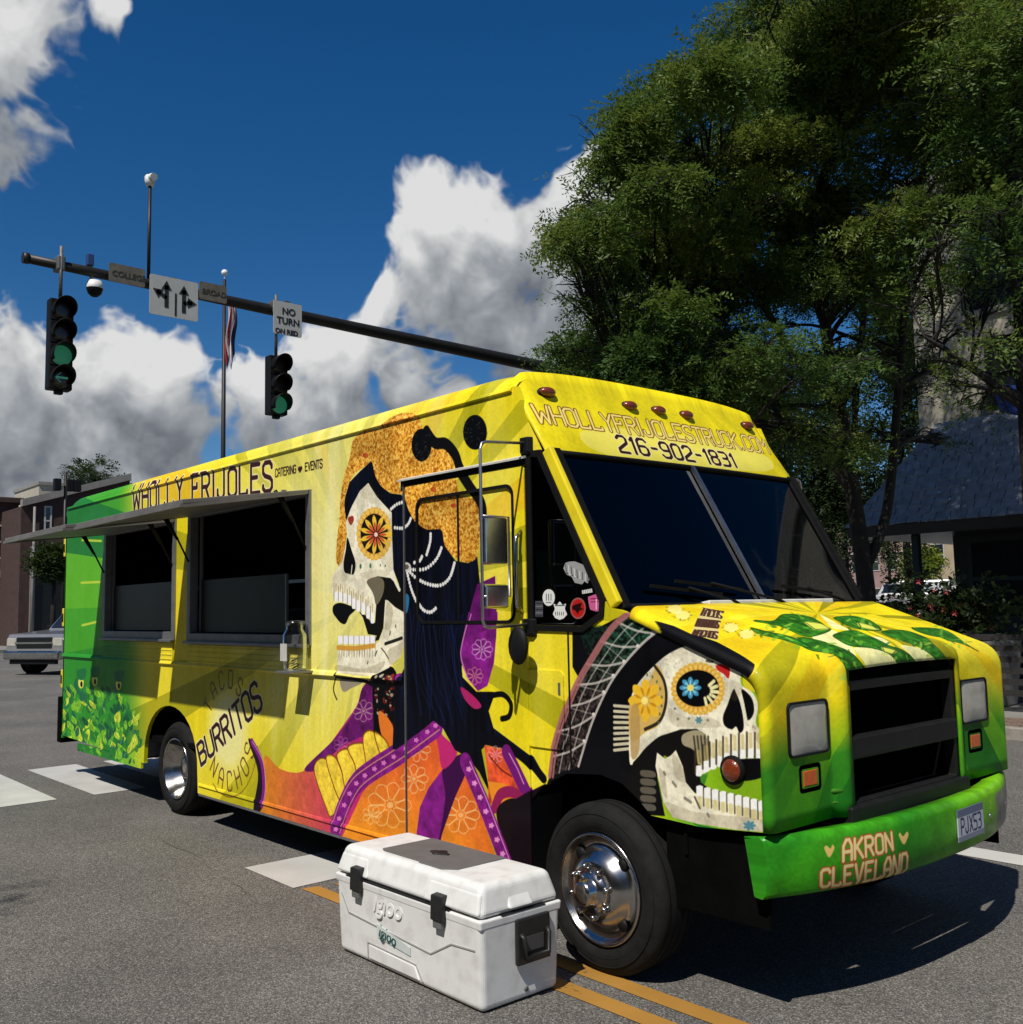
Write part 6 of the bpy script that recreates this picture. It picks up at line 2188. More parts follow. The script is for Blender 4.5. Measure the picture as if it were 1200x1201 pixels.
M['lens_off'] = mat('unlit_lens', (.020, .010, .008), .3, coat=.3)
M['lens_green'] = mat('lit_green_lens', (.02, .10, .06), .35, emit=(.03, .22, .12), estr=.35)
M['lens_arrow'] = mat('lit_green_arrow', (.03, .12, .08), .35, emit=(.05, .25, .18), estr=.4)


def signal(y, ztop, secs, label, pipe_top):
    sh = .345
    h = sh * len(secs)
    t = thing('traffic_light', label, 'traffic light', (XA + .12, y, ztop - h), 0, 'traffic lights on the mast arm')
    x0, x1 = XA + .02, XA + .21
    bd = MB()
    bd.box((x0, y - .17, ztop - h), (x1, y + .17, ztop)).build('housing', M['signal_black'], t, bevel=.02)
    MB().box((x0 + .06, y - .29, ztop - h - .10), (x0 + .066, y + .29, ztop + .10)).build('backplate', M['signal_black'], t) if False else None
    MB().tube([(x0 + .09, y, ztop), (x0 + .09, y, pipe_top)], .028, 10).build('hanger_pipe', M['galv'], t)
    MB().box((x0 - .12, y - .06, ZA - .11), (x0 + .115, y + .06, ZA + .11)).build('clamp', M['galv'], t, bevel=.02)
    MB().box((x0 + .05, y - .06, ztop - h - .06), (x0 + .15, y + .06, ztop - h)).build('bottom_cap', M['signal_black'], t, bevel=.015)
    for k, kind in enumerate(secs):
        zc = ztop - sh * (k + .5)
        mdoor = MB().box((x1, y - .165, zc - .165), (x1 + .018, y + .165, zc + .165)).build('door', M['signal_black'], t, bevel=.012)
        m_ = M['lens_green'] if kind == 'green' else M['lens_off']
        MB().lathe([(.0, .024), (.08, .022), (.145, .012), (.152, .0)], (x1 + .018, y, zc), 'x', 28).build('lens', m_, mdoor)
        if kind == 'arrow':
            ar = MB()
            ar.beam((x1 + .046, y + .09, zc), (x1 + .046, y - .08, zc), .006, .03, up=(0, 0, 1))
            ar.beam((x1 + .047, y - .085, zc), (x1 + .047, y - .01, zc + .075), .006, .03, up=(1, 0, 0))
            ar.beam((x1 + .048, y - .085, zc), (x1 + .048, y - .01, zc - .075), .006, .03, up=(1, 0, 0))
            ar.build('arrow', M['lens_arrow'], mdoor)
        visor((x1 + .018, y, zc), .158, mdoor)
    return t


y1, z1_ = onx(71, 352, XA + .12)
signal(y1, z1_, ('off', 'off', 'green', 'arrow'), 'four-lens traffic light with green ball and green left arrow lit', onx(65, 290, XA)[1])
y2, z2_ = onx(324, 418, XA + .12)
signal(y2, z2_, ('off', 'off', 'green'), 'shorter three-lens traffic light under the square no turn sign', onx(315, 346, XA)[1])


def sign(name, label, cat, q, thick=.012, m_='sign_white', group=None, zz=None):
    """flat plate facing +x between two photo corners"""
    (ya, za), (yb, zb) = onx(q[0], q[1], XA + .16), onx(q[2], q[3], XA + .16)
    t = thing(name, label, cat, (XA + .16, (ya + yb) / 2, min(za, zb)), 0, group)
    z0, z1 = zz or (min(za, zb), max(za, zb))
    MB().poly(rrect(ya, z0, yb, z1, .03), [], lambda a, b, t_: (XA + .16 - thick * t_, a, b)).build('plate', M[m_], t)
    MB().box((XA + .06, (ya + yb) / 2 - .05, ZA - .12), (XA + .148, (ya + yb) / 2 + .05, ZA + .12)).build('clamp', M['galv'], t)
    return t, ya, yb, z0, z1


def strokes_on(t, nm, pts, w, m_='sign_black'):
    o = MB()
    for a, b in zip(pts[:-1], pts[1:]):
        o.beam((XA + .163, a[0], a[1]), (XA + .163, b[0], b[1]), w, .003, up=(1, 0, 0))
    return o.build(nm, M[m_], t)


t, ya, yb, z0, z1 = sign('lane_sign', 'white lane use sign with two black forked arrows on the mast arm', 'sign', (176, 320, 232, 377))
W_, H_ = yb - ya, z1 - z0
S = lambda u, v: (ya + u * W_, z0 + v * H_)
for P in ([(.34, .22), (.34, .78)], [(.34, .45), (.26, .52), (.14, .60)], [(.70, .16), (.70, .74)], [(.70, .38), (.76, .44), (.88, .44)], [(.53, .05), (.53, .62)]):
    strokes_on(t, 'arrow_shaft', [S(*p) for p in P], .03 if P[0][0] == .53 else .065)
for c, d in (((.34, .90), (0, 1)), ((.06, .65), (-1, .55)), ((.70, .86), (0, 1)), ((.97, .44), (1, 0))):
    dx, dz = d
    L_ = math.hypot(dx, dz)
    dx, dz = dx / L_, dz / L_
    tip = np.array(S(*c))
    b0 = tip - np.array([dx, dz]) * .15
    n0 = np.array([-dz, dx]) * .085
    MB().poly([tuple(tip), tuple(b0 + n0), tuple(b0 - n0)], [], lambda a, b, t_: (XA + .1645 - .003 * t_, a, b)).build('arrow_head', M['sign_black'], t)
t, ya, yb, z0, z1 = sign('turn_sign', 'small white no turn on red sign beside the three-lens light', 'sign', (321, 351, 354, 396))
for k, tx in enumerate(('NO', 'TURN', 'ON RED')):
    sz = .165 if k < 2 else .118
    text_mesh('lettering', tx, sz, .002, M['sign_black'], t, (XA + .163, ya + (.16 if k == 0 else .06 if k == 1 else .03), z1 - .22 - k * .175), (0, 1, 0), (0, 0, 1), 0, .004)
for nm, tx, q, lab in (('street_sign', 'COLLEGE', (128, 313, 170, 334), 'long faded street name plate reading college left of the lane sign'), ('street_sign', 'BROAD', (234, 334, 266, 354), 'short faded street name plate reading broad right of the lane sign')):
    t, ya, yb, z0, z1 = sign(nm, lab, 'street sign', q, m_='sign_name', group='street name plates', zz=(ZA - .15, ZA + .15))
    text_mesh('lettering', tx, .125 if tx == 'COLLEGE' else .125, .002, mat('dim_letters', (.04, .036, .028), .6), t, (XA + .163, ya + .045, z0 + .10), (0, 1, 0), (0, 0, 1), 0, .002)

# cameras on the arm
yc, zc = onx(176, 212, XA)
t = thing('pole_camera', 'small white camera on a thin mast above the lane sign', 'camera', (XA, yc, ZA))
MB().tube([(XA, yc, ZA), (XA, yc, zc - .06)], .028, 10).build('mast_pipe', M['mast'], t)
MB().lathe([(.0, -.09), (.06, -.08), (.085, .0), (.07, .09), (.0, .12)], (XA, yc, zc), 'z', 16).tube([(XA - .1, yc, zc + .08), (XA + .17, yc, zc + .02)], .06, 12).build('camera_head', M['white_plastic'], t)
yc, zc = onx(111, 338, XA)
t = thing('dome_camera', 'round dome camera hanging under the mast arm between light and signs', 'camera', (XA, yc, zc))
MB().tube([(XA, yc - .05, ZA), (XA, yc - .05, zc + .12)], .03, 10).build('drop_pipe', M['galv'], t)
MB().lathe([(.0, .14), (.10, .12), (.13, .03), (.125, .0)], (XA, yc, zc), 'z', 20).build('cap', M['white_plastic'], t)
MB().lathe([(.125, .0), (.10, -.08), (.05, -.125), (.0, -.135)], (XA, yc, zc), 'z', 20).build('dome', M['signal_black'], t)
MB().box((XA - .05, yc - .13, ZA + .08), (XA + .05, yc - .03, ZA + .26)).build('junction_box', mat('blue_box', (.02, .05, .16), .5), t, bevel=.01)

# flagpole with a limp flag
fx, fy, fz = dep(262, 500, 30)
zt2 = dep(259, 322, 30)[2]
t = thing('flagpole', 'slim flagpole with white ball finial behind the serving hatches', 'flagpole', (fx, fy, 0))
MB().tube([(fx, fy, 0), (fx, fy, zt2)], .07, 12, radii=[.09, .05]).build('pole', M['mast'], t)
MB().ellipsoid((fx, fy, zt2 + .22), (.1, .1, .1), 14, 8).tube([(fx, fy, zt2), (fx, fy, zt2 + .14)], .02, 6).build('finial', mat('white_ball', (.8, .8, .8), .3), t)
fl = thing('flag', 'limp red and white striped flag hanging on the flagpole', 'flag', (fx + .05, fy, dep(265, 432, 30)[2]))
zf1, zf0 = dep(265, 342, 30)[2], dep(265, 432, 30)[2]
rv = np.array([_r[0], _r[1], 0])
fv = np.array([_f[0], _f[1], 0])
for k in range(9):
    a0, a1 = k / 9, (k + 1) / 9
    vs = []
    for j in range(15):
        v = j / 14
        for a in (a0, a1):
            w = .06 + .32 * a * (1 - .5 * abs(v - .45))
            sw = .10 * math.sin(a * 11 + v * 4)
            p = np.array([fx, fy, 0]) + rv * (w + .05 * math.sin(v * 7)) + fv * sw
            vs.append((p[0], p[1], zf1 - (zf1 - zf0) * v * (.72 + .28 * math.sin(a * 6 + 1) ** 2) - .10 * a))
    col = (.30, .02, .025) if k % 2 else (.62, .6, .58)
    if k > 6:
        col = (.02, .025, .06)
    o = MB().add(vs, [(2 * i, 2 * i + 1, 2 * i + 3, 2 * i + 2) for i in range(14)], 0, True).build('fold', mat('flag_cloth_%d' % k, col, .85, var=.25), fl)
    s = o.modifiers.new('thick', 'SOLIDIFY')
    s.thickness = .006


# ---------------------------------------------------------------- trees
def mat_leaf(name, cols, trans=.42):
    m = bpy.data.materials.new(name)
    m.use_nodes = True
    N, L = m.node_tree.nodes, m.node_tree.links
    b = N['Principled BSDF']
    b.inputs['Roughness'].default_value = .55
    b.inputs['Specular IOR Level'].default_value = .3
    at = N.new('ShaderNodeAttribute')
    at.attribute_name = 'leaf_tone'
    r = ramp_node(N, [(i / (len(cols) - 1), c) for i, c in enumerate(cols)])
    L.new(at.outputs['Fac'], r.inputs[0])
    L.new(r.outputs[0], b.inputs['Base Color'])
    t = N.new('ShaderNodeBsdfTranslucent')
    L.new(r.outputs[0], t.inputs[0])
    mx = N.new('ShaderNodeMixShader')
    mx.inputs[0].default_value = trans
    L.new(b.outputs[0], mx.inputs[1])
    L.new(t.outputs[0], mx.inputs[2])
    L.new(mx.outputs[0], N['Material Output'].inputs[0])
    return m


M['leaf_locust'] = mat_leaf('locust_leaf', [(.034, .078, .017), (.068, .130, .025), (.115, .178, .030), (.19, .225, .035)])
M['leaf_dark'] = mat_leaf('dark_leaf', [(.016, .030, .008), (.030, .052, .012), (.05, .078, .016)])
M['leaf_yellow'] = mat_leaf('yellow_green_leaf', [(.10, .15, .015), (.2, .26, .02), (.32, .36, .04)])
M['bark'] = mat('bark', (.014, .012, .010), .9, var=.45, vscale=5, bump=.8, bscale=16)


def leaves(name, sprays, m_, parent, length=.06, width=.028, per=14, seed=1, spread=.34):
    """sprays: (n,3) twig origins, (n,3) twig directions, (n,) tone -> one mesh of pinnate leaflets"""
    g = np.random.default_rng(seed)
    O, D, tone = sprays
    n = len(O)
    D = D / np.linalg.norm(D, axis=1, keepdims=True)
    up = np.tile([0, 0, 1.0], (n, 1)) + g.normal(0, .45, (n, 3))
    S = np.cross(D, up)
    S /= np.linalg.norm(S, axis=1, keepdims=True) + 1e-9
    U = np.cross(S, D)
    t = (np.arange(per) // 2 + .5) / (per / 2)
    sg = np.where(np.arange(per) % 2 == 0, 1.0, -1.0)
    C = O[:, None] + D[:, None] * (t[None, :, None] * spread) - np.array([0, 0, 1.0]) * (t[None, :, None] ** 2 * spread * .35)
    C = C + g.normal(0, .015, C.shape)
    ld = S[:, None] * sg[None, :, None] + D[:, None] * .55 + g.normal(0, .25, C.shape)
    ld /= np.linalg.norm(ld, axis=2, keepdims=True)
    wd = np.cross(ld, U[:, None] + g.normal(0, .35, C.shape))
    wd /= np.linalg.norm(wd, axis=2, keepdims=True) + 1e-9
    sc = g.uniform(.7, 1.3, (n, per, 1))
    a = C
    b = C + ld * length * .5 * sc + wd * width * .5 * sc
    c = C + ld * length * sc
    d = C + ld * length * .5 * sc - wd * width * .5 * sc
    V = np.stack([a, b, c, d], 2).reshape(-1, 3)
    q = n * per
    off_ = np.array(top_of(parent).location) if parent is not None else np.zeros(3)
    me_ = bpy.data.meshes.new(name)
    me_.vertices.add(4 * q)
    me_.vertices.foreach_set('co', (V - off_).astype(np.float32).ravel())
    me_.loops.add(4 * q)
    me_.loops.foreach_set('vertex_index', np.arange(4 * q, dtype=np.int32))
    me_.polygons.add(q)
    me_.polygons.foreach_set('loop_start', np.arange(0, 4 * q, 4, dtype=np.int32))
    me_.polygons.foreach_set('loop_total', np.full(q, 4, np.int32))
    at = me_.attributes.new('leaf_tone', 'FLOAT', 'FACE')
    tv = np.clip(np.repeat(tone, per) + g.normal(0, .10, q), 0, 1)
    at.data.foreach_set('value', tv.astype(np.float32))
    me_.update()
    me_.materials.append(m_)
    return new_obj(name, me_, parent)


def limb(mb, a, b, r0, r1, g, sag=.06, n=8, wob=.10):
    a, b = np.array(a, float), np.array(b, float)
    L_ = np.linalg.norm(b - a)
    pts = []
    w = g.normal(0, wob * L_ * .35, 3)
    w2 = g.normal(0, wob * L_ * .2, 3)
    for i in range(n + 1):
        t = i / n
        p = a + (b - a) * t + w * math.sin(math.pi * t) + w2 * math.sin(2 * math.pi * t)
        p[2] += sag * L_ * math.sin(math.pi * t)
        pts.append(p)
    mb.tube(pts, r0, 7 if r0 > .05 else 5, caps=False, radii=[r0 + (r1 - r0) * (i / n) ** .8 for i in range(n + 1)])
    return pts


def big_tree(name, label, base, stems, clumps, seed, group=None, dens=1.0, leafm='leaf_locust'):
    """stems: list of polylines (points, r0, r1); clumps: (center, radius xyz, tone)"""
    g = np.random.default_rng(seed)
    t = thing(name, label, 'tree', base, 0, group)
    wood = MB()
    nodes = []
    for pts, r0, r1 in stems:
        P = smooth_pts(np.array(pts, float), False, 5)
        n = len(P)
        rad = [r0 + (r1 - r0) * (i / (n - 1)) for i in range(n)]
        wood.tube(P, r0, 12, caps=False, radii=rad)
        nodes += [(P[i], rad[i]) for i in range(n // 3, n)]
    wood.build('trunk', M['bark'], t)
    br = MB()
    O, D, tone = [], [], []
    NP_ = np.array([q[0] for q in nodes])
    for c, r, tn, nsp in clumps:
        c, r = np.array(c), np.array(r)
        # limb from the nearest lower node of the stems
        d = np.linalg.norm(NP_ - c, axis=1) + np.where(NP_[:, 2] > c[2] - .3, 3.0, 0)
        k = int(np.argmin(d + g.uniform(0, .8, len(d))))
        s, rr = nodes[k]
        P = limb(br, s, c, min(rr * .6, .085), .018, g)
        for j in range(7):
            e = c + g.normal(0, .55, 3) * r
            st_ = P[int(g.integers(3, len(P)))]
            Q = limb(br, st_, e, .02, .006, g, n=5)
            for h in range(3):
                limb(br, Q[int(g.integers(2, 6))], e + g.normal(0, .45, 3) * r, .008, .003, g, n=3)
        px_ = project(c)
        m_ = int(nsp * dens * (.55 if px_[0] > 1020 and px_[1] > 220 else .7 if px_[0] > 1040 else 1.0) * (.6 if px_[1] > 330 and px_[0] > 860 else 1.0))
        v = g.normal(0, 1, (m_, 3))
        v /= np.linalg.norm(v, axis=1, keepdims=True)
        q = np.clip(np.abs(g.normal(.62, .34, (m_, 1))), .1, 1.55)
        # uneven: drop sprays where a coarse field is low so the clump has gaps
        p = c + v * q * r
        f = np.sin(p[:, 0] * 5.1 + seed) + np.sin(p[:, 1] * 4.7 + 1) + np.sin(p[:, 2] * 6.3 + 2)
        keep = f > -1.0
        p, v = p[keep], v[keep]
        O.append(p)
        D.append(v * [1, 1, .45] + g.normal(0, .45, v.shape) + [0, 0, -.12])
        tone.append(np.clip(tn + .16 * v[:, 2] + g.normal(0, .10, len(p)), 0, 1))  # clump tops toned lighter, as if lit from above
    br.build('branches', M['bark'], t)
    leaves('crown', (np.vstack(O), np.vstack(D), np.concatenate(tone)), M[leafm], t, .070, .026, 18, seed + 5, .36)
    return t


g_ = np.random.default_rng(21)
DT = 16.0
CL = [(684, 265, 44), (712, 205, 40), (735, 150, 44), (788, 118, 56), (848, 86, 56), (700, 385, 44), (690, 432, 36), (726, 462, 40), (752, 300, 58), (800, 215, 66), (772, 400, 56), (828, 330, 66), (880, 155, 74), (920, 60, 66),
      (960, 5, 76), (900, 250, 74), (872, 420, 50), (980, 135, 84), (1000, 250, 70), (1050, 60, 84), (1076, 165, 74), (1120, 85, 84), (1150, 10, 84), (800, 465, 46), (760, 466, 40), (880, 15, 60), (940, 330, 56), (1040, 320, 44), (745, 235, 46), (930, 200, 60), (850, 250, 50), (1040, -10, 70), (905, 470, 34), (850, 480, 30), (668, 330, 30), (672, 410, 34), (720, 340, 46), (735, 415, 46), (700, 300, 40), (690, 465, 34), (800, 290, 50), (830, 400, 50), (960, 60, 60), (1000, 60, 60), (660, 270, 24), (820, 500, 36), (930, 430, 40), (1000, -50, 90), (1090, -60, 95), (1140, 210, 60), (1190, 100, 70), (1110, 20, 70), (960, 420, 46), (1010, 450, 40), (1060, 440, 36), (920, 500, 30), (1000, 520, 30), (1070, 520, 26), (1000, 330, 50), (1050, 260, 50), (860, 450, 40), (760, 190, 50), (900, 330, 60), (960, 250, 60)]
clumps = []
for i, (px, py, r) in enumerate(CL):
    d = DT + g_.uniform(-2.4, 1.6)
    R = r / F_PX * d
    lit_ = .72 if py < 320 else .42  # sunlit look of the upper clumps put into a lighter leaf tone
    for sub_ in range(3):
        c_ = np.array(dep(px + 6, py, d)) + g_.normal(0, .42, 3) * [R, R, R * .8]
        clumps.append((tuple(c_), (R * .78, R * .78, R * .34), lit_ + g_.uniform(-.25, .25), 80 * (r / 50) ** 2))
    if i % 2 == 0:
        d2 = DT + g_.uniform(1.5, 4.5)
        clumps.append((dep(px + g_.uniform(-30, 60), py + g_.uniform(-30, 10), d2), (R * 1.2, R * 1.2, R * .75), .3, 170 * (r / 50) ** 2))
b0 = dep(1018, 700, DT)
base = (b0[0], b0[1], .15)


def tp(px, py, dd=0.0):
    return dep(px, py, DT + dd)


stems = [([base, tp(1016, 690), tp(1000, 575), tp(985, 480), tp(968, 380), tp(960, 250), tp(985, 120), tp(1010, 0)], .155, .04),
         ([tp(1014, 668), tp(1040, 600), tp(1052, 480), tp(1062, 360), tp(1080, 220), tp(1100, 60)], .092, .03),
         ([tp(1000, 575), tp(950, 520), tp(890, 465), tp(830, 400), tp(770, 330), tp(720, 270)], .085, .02),
         ([tp(985, 480), tp(920, 400), tp(870, 300), tp(830, 200), tp(790, 130)], .08, .02),
         ([tp(968, 380), tp(930, 270), tp(900, 150), tp(890, 60)], .08, .025),
         ([tp(950, 520, -.5), tp(880, 500, -1), tp(800, 470, -1), tp(730, 440, -1)], .06, .02),
         ([tp(985, 480, 1), tp(1010, 400, 1.5), tp(1020, 280, 2), tp(1050, 150, 2)], .08, .025)]
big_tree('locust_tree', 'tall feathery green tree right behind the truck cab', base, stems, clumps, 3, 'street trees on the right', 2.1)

# second tree, trunk just at the right edge, its boughs reaching in
D2_ = 13.5
b2 = dep(1216, 700, D2_)
base2 = (b2[0], b2[1], .15)
tp2 = lambda px, py, dd=0.0: dep(px, py, D2_ + dd)
st2 = [([base2, tp2(1212, 600), tp2(1204, 480), tp2(1196, 330), tp2(1190, 200), tp2(1195, 60), tp2(1190, -80)], .14, .05),
       ([tp2(1203, 470), tp2(1160, 445), tp2(1110, 410), tp2(1085, 395)], .075, .02), ([tp2(1200, 430), tp2(1165, 440, .3), tp2(1120, 425, .5), tp2(1080, 420, .6)], .05, .015),
       ([tp2(1196, 330), tp2(1240, 240), tp2(1290, 120)], .09, .03), ([tp2(1190, 210), tp2(1150, 140), tp2(1120, 60)], .07, .02)]
cl2 = []
for px, py, r in ((1185, 330, 34), (1172, 250, 56), (1190, 160, 70), (1150, 80, 70), (1200, 40, 80), (1230, 250, 80), (1260, 120, 100), (1290, 320, 80), (1130, 160, 56), (1100, 250, 40), (1160, 300, 30), (1110, 395, 22), (1090, 330, 30), (1130, 330, 34), (1165, 400, 34), (1120, 450, 26), (1185, 430, 30), (1100, 290, 36), (1060, 350, 30), (1150, 480, 22)):
    d = D2_ + g_.uniform(-1.2, 1.6)
    R = r / F_PX * d
    cl2.append((dep(px, py, d), (R * 1.2, R * 1.2, R * .5), .5 + g_.uniform(-.2, .2), 200 * (r / 50) ** 2))
big_tree('locust_tree', 'dark trunked tree at the right edge with boughs crossing the pale building', base2, st2, cl2, 9, 'street trees on the right', 1.3)


def small_tree(px, py, d, hpx, wpx, label, seed, leafm='leaf_dark', name='background_tree', lsc=2.2, ground=0.0, n=260):
    """a far tree standing at depth d whose crown is centred on a photo point"""
    c = np.array(dep(px, py, d))
    R = wpx / 2 / F_PX * d
    H = hpx / 2 / F_PX * d
    g = np.random.default_rng(seed)
    t = thing(name, label, 'tree', (c[0], c[1], ground))
    w = MB().tube([(c[0], c[1], ground), (c[0], c[1], c[2])], .12, 8, radii=[.16, .08])
    w.build('trunk', M['bark'], t)
    O, D = [], []
    for k in range(9):
        cc = c + g.normal(0, .42, 3) * [R, R, H]
        v = g.normal(0, 1, (n // 9 * 3, 3))
        v /= np.linalg.norm(v, axis=1, keepdims=True)
        O.append(cc + v * g.uniform(.3, 1, (len(v), 1)) * [R * .5, R * .5, H * .5])
        D.append(v)
    O, D = np.vstack(O), np.vstack(D)
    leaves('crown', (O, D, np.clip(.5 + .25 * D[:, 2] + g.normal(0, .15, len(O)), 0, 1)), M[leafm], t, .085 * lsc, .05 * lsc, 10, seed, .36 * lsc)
    return t


small_tree(112, 572, 75, 46, 70, 'round green treetop showing over the tail of the truck roof', 41)
small_tree(64, 654, 50, 26, 36, 'low bushy tree between brick building and green truck tail', 43)
small_tree(1080, 664, 70, 34, 38, 'bright yellow green shrub beyond the parked white van', 44, 'leaf_yellow', lsc=2.0)
small_tree(1040, 610, 80, 90, 120, 'dense dark tree far behind the parked cars', 45, lsc=2.6)
small_tree(920, 600, 60, 150, 260, 'broad dark tree in the distance behind the windscreen', 46, lsc=2.6, n=520)
small_tree(985, 520, 42, 240, 170, 'dark tree behind the main trunk across the street', 47, lsc=1.8, n=1100)
small_tree(880, 500, 34, 220, 170, 'dark full tree just above the header of the truck', 48, lsc=1.5, n=1300)
small_tree(1052, 440, 36, 300, 84, 'dark slender tree left of the pale building', 49, lsc=1.5, n=1000)



# a street tree on the near pavement, out of frame; only its shadow reaches the picture at lower left
clumps = []
for c, r in (((-4.9, -8.8, 9.3), .7), ((-5.5, -10.2, 8.4), 1.3), ((-4.2, -11.0, 8.6), 1.4), ((-4.6, -11.8, 7.6), 1.5), ((-6.0, -11.4, 9.4), 1.1)):
    clumps.append((c, (r, r, r * .7), .5, 420 * r))
big_tree('locust_tree', 'near pavement tree whose leaf shadow falls on the asphalt at lower left', (-4.4, -10.9, .12), [([(-4.4, -10.9, .12), (-4.4, -10.8, 4.0), (-4.5, -10.2, 7.2), (-4.6, -9.4, 8.6)], .17, .05)], clumps, 17, None, .8)
# ---------------------------------------------------------------- buildings
M['brick'] = mat('red_brick', (.066, .030, .023), .85, var=.3, vscale=3, dirt=.3, dcol=(.05, .03, .025))
M['brick_dark'] = mat('dark_brick', (.050, .025, .020), .85, var=.3, vscale=3, dirt=.3)
M['cream'] = mat('cream_stucco', (.38, .345, .27), .85, var=.12, vscale=.8, bump=.15, bscale=20, dirt=.2, dcol=(.25, .2, .14))
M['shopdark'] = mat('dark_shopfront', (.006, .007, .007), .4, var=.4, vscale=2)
M['teal'] = mat('dark_teal_panel', (.008, .022, .024), .5, var=.3, vscale=2)
M['stone'] = mat('pale_trim_stone', (.22, .205, .185), .8, var=.15, vscale=2)
M['pane'] = mat('window_pane', (.012, .014, .018), .08, coat=.5)
M['shingle'] = mat('slate_shingle', (.22, .24, .28), .75, var=.35, vscale=6, bump=.3, bscale=40)
M['white_frame'] = mat('painted_frame', (.42, .41, .38), .6, var=.1)


def facade_window(parent, x0, x1, z0, z1, y, face=-1, frame='white_frame', axis='y'):
    """window set in a wall; axis y: wall plane at y facing face*y; axis x likewise"""
    f = (lambda a, b, t: (a, y + face * (.05 - .10 * t), b)) if axis == 'y' else (lambda a, b, t: (y + face * (.05 - .10 * t), a, b))
    w = MB().poly([(x0, z0), (x1, z0), (x1, z1), (x0, z1)], [[(x0 + .09, z0 + .09), (x1 - .09, z0 + .09), (x1 - .09, z1 - .09), (x0 + .09, z1 - .09)]], f).build('window', M[frame], parent)
    q = (lambda d0, d1: ((x0 + .08, y + face * d0, z0 + .08), (x1 - .08, y + face * d1, z1 - .08))) if axis == 'y' else (lambda d0, d1: ((y + face * d0, x0 + .08, z0 + .08), (y + face * d1, x1 - .08, z1 - .08)))
    a, b = q(-.02, .02)
    MB().box(tuple(map(min, a, b)), tuple(map(max, a, b))).build('pane', M['pane'], w)
    zc = (z0 + z1) / 2
    a, b = q(.021, .045)
    a, b = (a[0], a[1], zc - .04), (b[0], b[1], zc + .04)
    MB().box(tuple(map(min, a, b)), tuple(map(max, a, b))).build('sash_bar', M[frame], w)
    return w


# left brick building, two storeys, gable edge climbing to the right
xl = -64.0
bl_ = thing('brick_building', 'two-storey red brick corner building at the far left', 'building', (xl - 6, 14, 0))
yA, yB = onx(-60, 700, xl)[0], onx(19, 700, xl)[0]
zr = onx(10, 590, xl)[1]
MB().box((xl - 14, yA, 0), (xl, yB, zr)).build('wall', M['brick'], bl_)
MB().box((xl - 14.2, yA - .2, zr), (xl + .3, yB + .25, zr + .35)).build('cornice', M['brick_dark'], bl_, bevel=.05)
MB().box((xl - .02, yA, 4.1), (xl + .12, yB, 4.5)).build('string_course', M['stone'], bl_)
sh = MB().box((xl - .3, yA + .6, .4), (xl + .04, yB - .5, 3.7)).build('shopfront', M['shopdark'], bl_)
for k in range(4):
    yy_ = yB - .45 - k * 2.6
    MB().box((xl, yy_ - .25, 0), (xl + .14, yy_ + .25, 4.1)).build('pier', M['brick'], bl_)
for k in range(3):
    yy_ = yB - 1.9 - k * 2.2
    facade_window(bl_, yy_, yy_ + 1.1, 5.2, 7.2, xl, 1, axis='x')
# second brick block stepping back behind it
xl2 = -60.0
b2_ = thing('brick_building', 'taller brick block with pale coping and dark garage bay beside the truck tail', 'building', (xl2 - 6, 22, 0))
yA, yB = onx(22, 700, xl2)[0], onx(150, 700, xl2)[0]
zr2 = onx(48, 574, xl2)[1]
MB().hexa([(xl2 - 14, yA, 0), (xl2, yA, 0), (xl2, yB, 0), (xl2 - 14, yB, 0), (xl2 - 14, yA, zr2 - 1.0), (xl2, yA, zr2 - 1.0), (xl2, yB, zr2 + .9), (xl2 - 14, yB, zr2 + .9)]).build('wall', M['brick_dark'], b2_)
MB().hexa([(xl2 - .2, yA, zr2 - 1.0), (xl2 + .25, yA, zr2 - 1.0), (xl2 + .25, yB, zr2 + .9), (xl2 - .2, yB, zr2 + .9), (xl2 - .2, yA, zr2 - .6), (xl2 + .25, yA, zr2 - .6), (xl2 + .25, yB, zr2 + 1.3), (xl2 - .2, yB, zr2 + 1.3)]).build('coping', M['stone'], b2_)
yc = onx(40, 700, xl2)[0]
MB().box((xl2 - .4, yc, .1), (xl2 + .03, yB - .4, 5.4)).build('garage_bay', M['shopdark'], b2_)
MB().box((xl2, yc - .25, 0), (xl2 + .12, yc, 5.6)).box((xl2, yc - .25, 5.42), (xl2 + .12, yB - .4, 5.7)).build('bay_frame', M['stone'], b2_)
facade_window(b2_, onx(52, 590, xl2)[0], onx(61, 590, xl2)[0], zr2 - 2.6, zr2 - .9, xl2, 1, axis='x')
MB().tube([(xl2 + .2, onx(38, 650, xl2)[0], .1), (xl2 + .2, onx(38, 650, xl2)[0], zr2 - 1)], .07, 8).build('downpipe', M['stone'], b2_)
pt = dep(77, 568, 55)
t = thing('street_signal', 'dark signal head on a pole above the brick building roofline', 'traffic light', (pt[0], pt[1], 0))
MB().tube([(pt[0], pt[1], 0), (pt[0], pt[1], pt[2] + .7)], .09, 8).build('pole', M['mast'], t)
for dx in (-.45, .2, .6):
    MB().box((pt[0] - .15, pt[1] + dx - .18, pt[2] - .35), (pt[0] + .2, pt[1] + dx + .18, pt[2] + .3)).build('head', M['signal_black'], t, bevel=.03)
pw = dep(98, 590, 95)
wb_ = thing('pale_building', 'small pale flat-roofed building peeping over the green truck tail', 'building', (pw[0], pw[1], 0))
MB().box((pw[0] - 8, pw[1] - 4, 0), (pw[0], pw[1] + 3.2, dep(98, 571, 95)[2])).build('wall', M['cream'], wb_)
MB().box((pw[0] - 8.1, pw[1] - 4.1, dep(98, 571, 95)[2]), (pw[0] + .15, pw[1] + 3.3, dep(98, 571, 95)[2] + .3)).build('parapet', M['stone'], wb_)

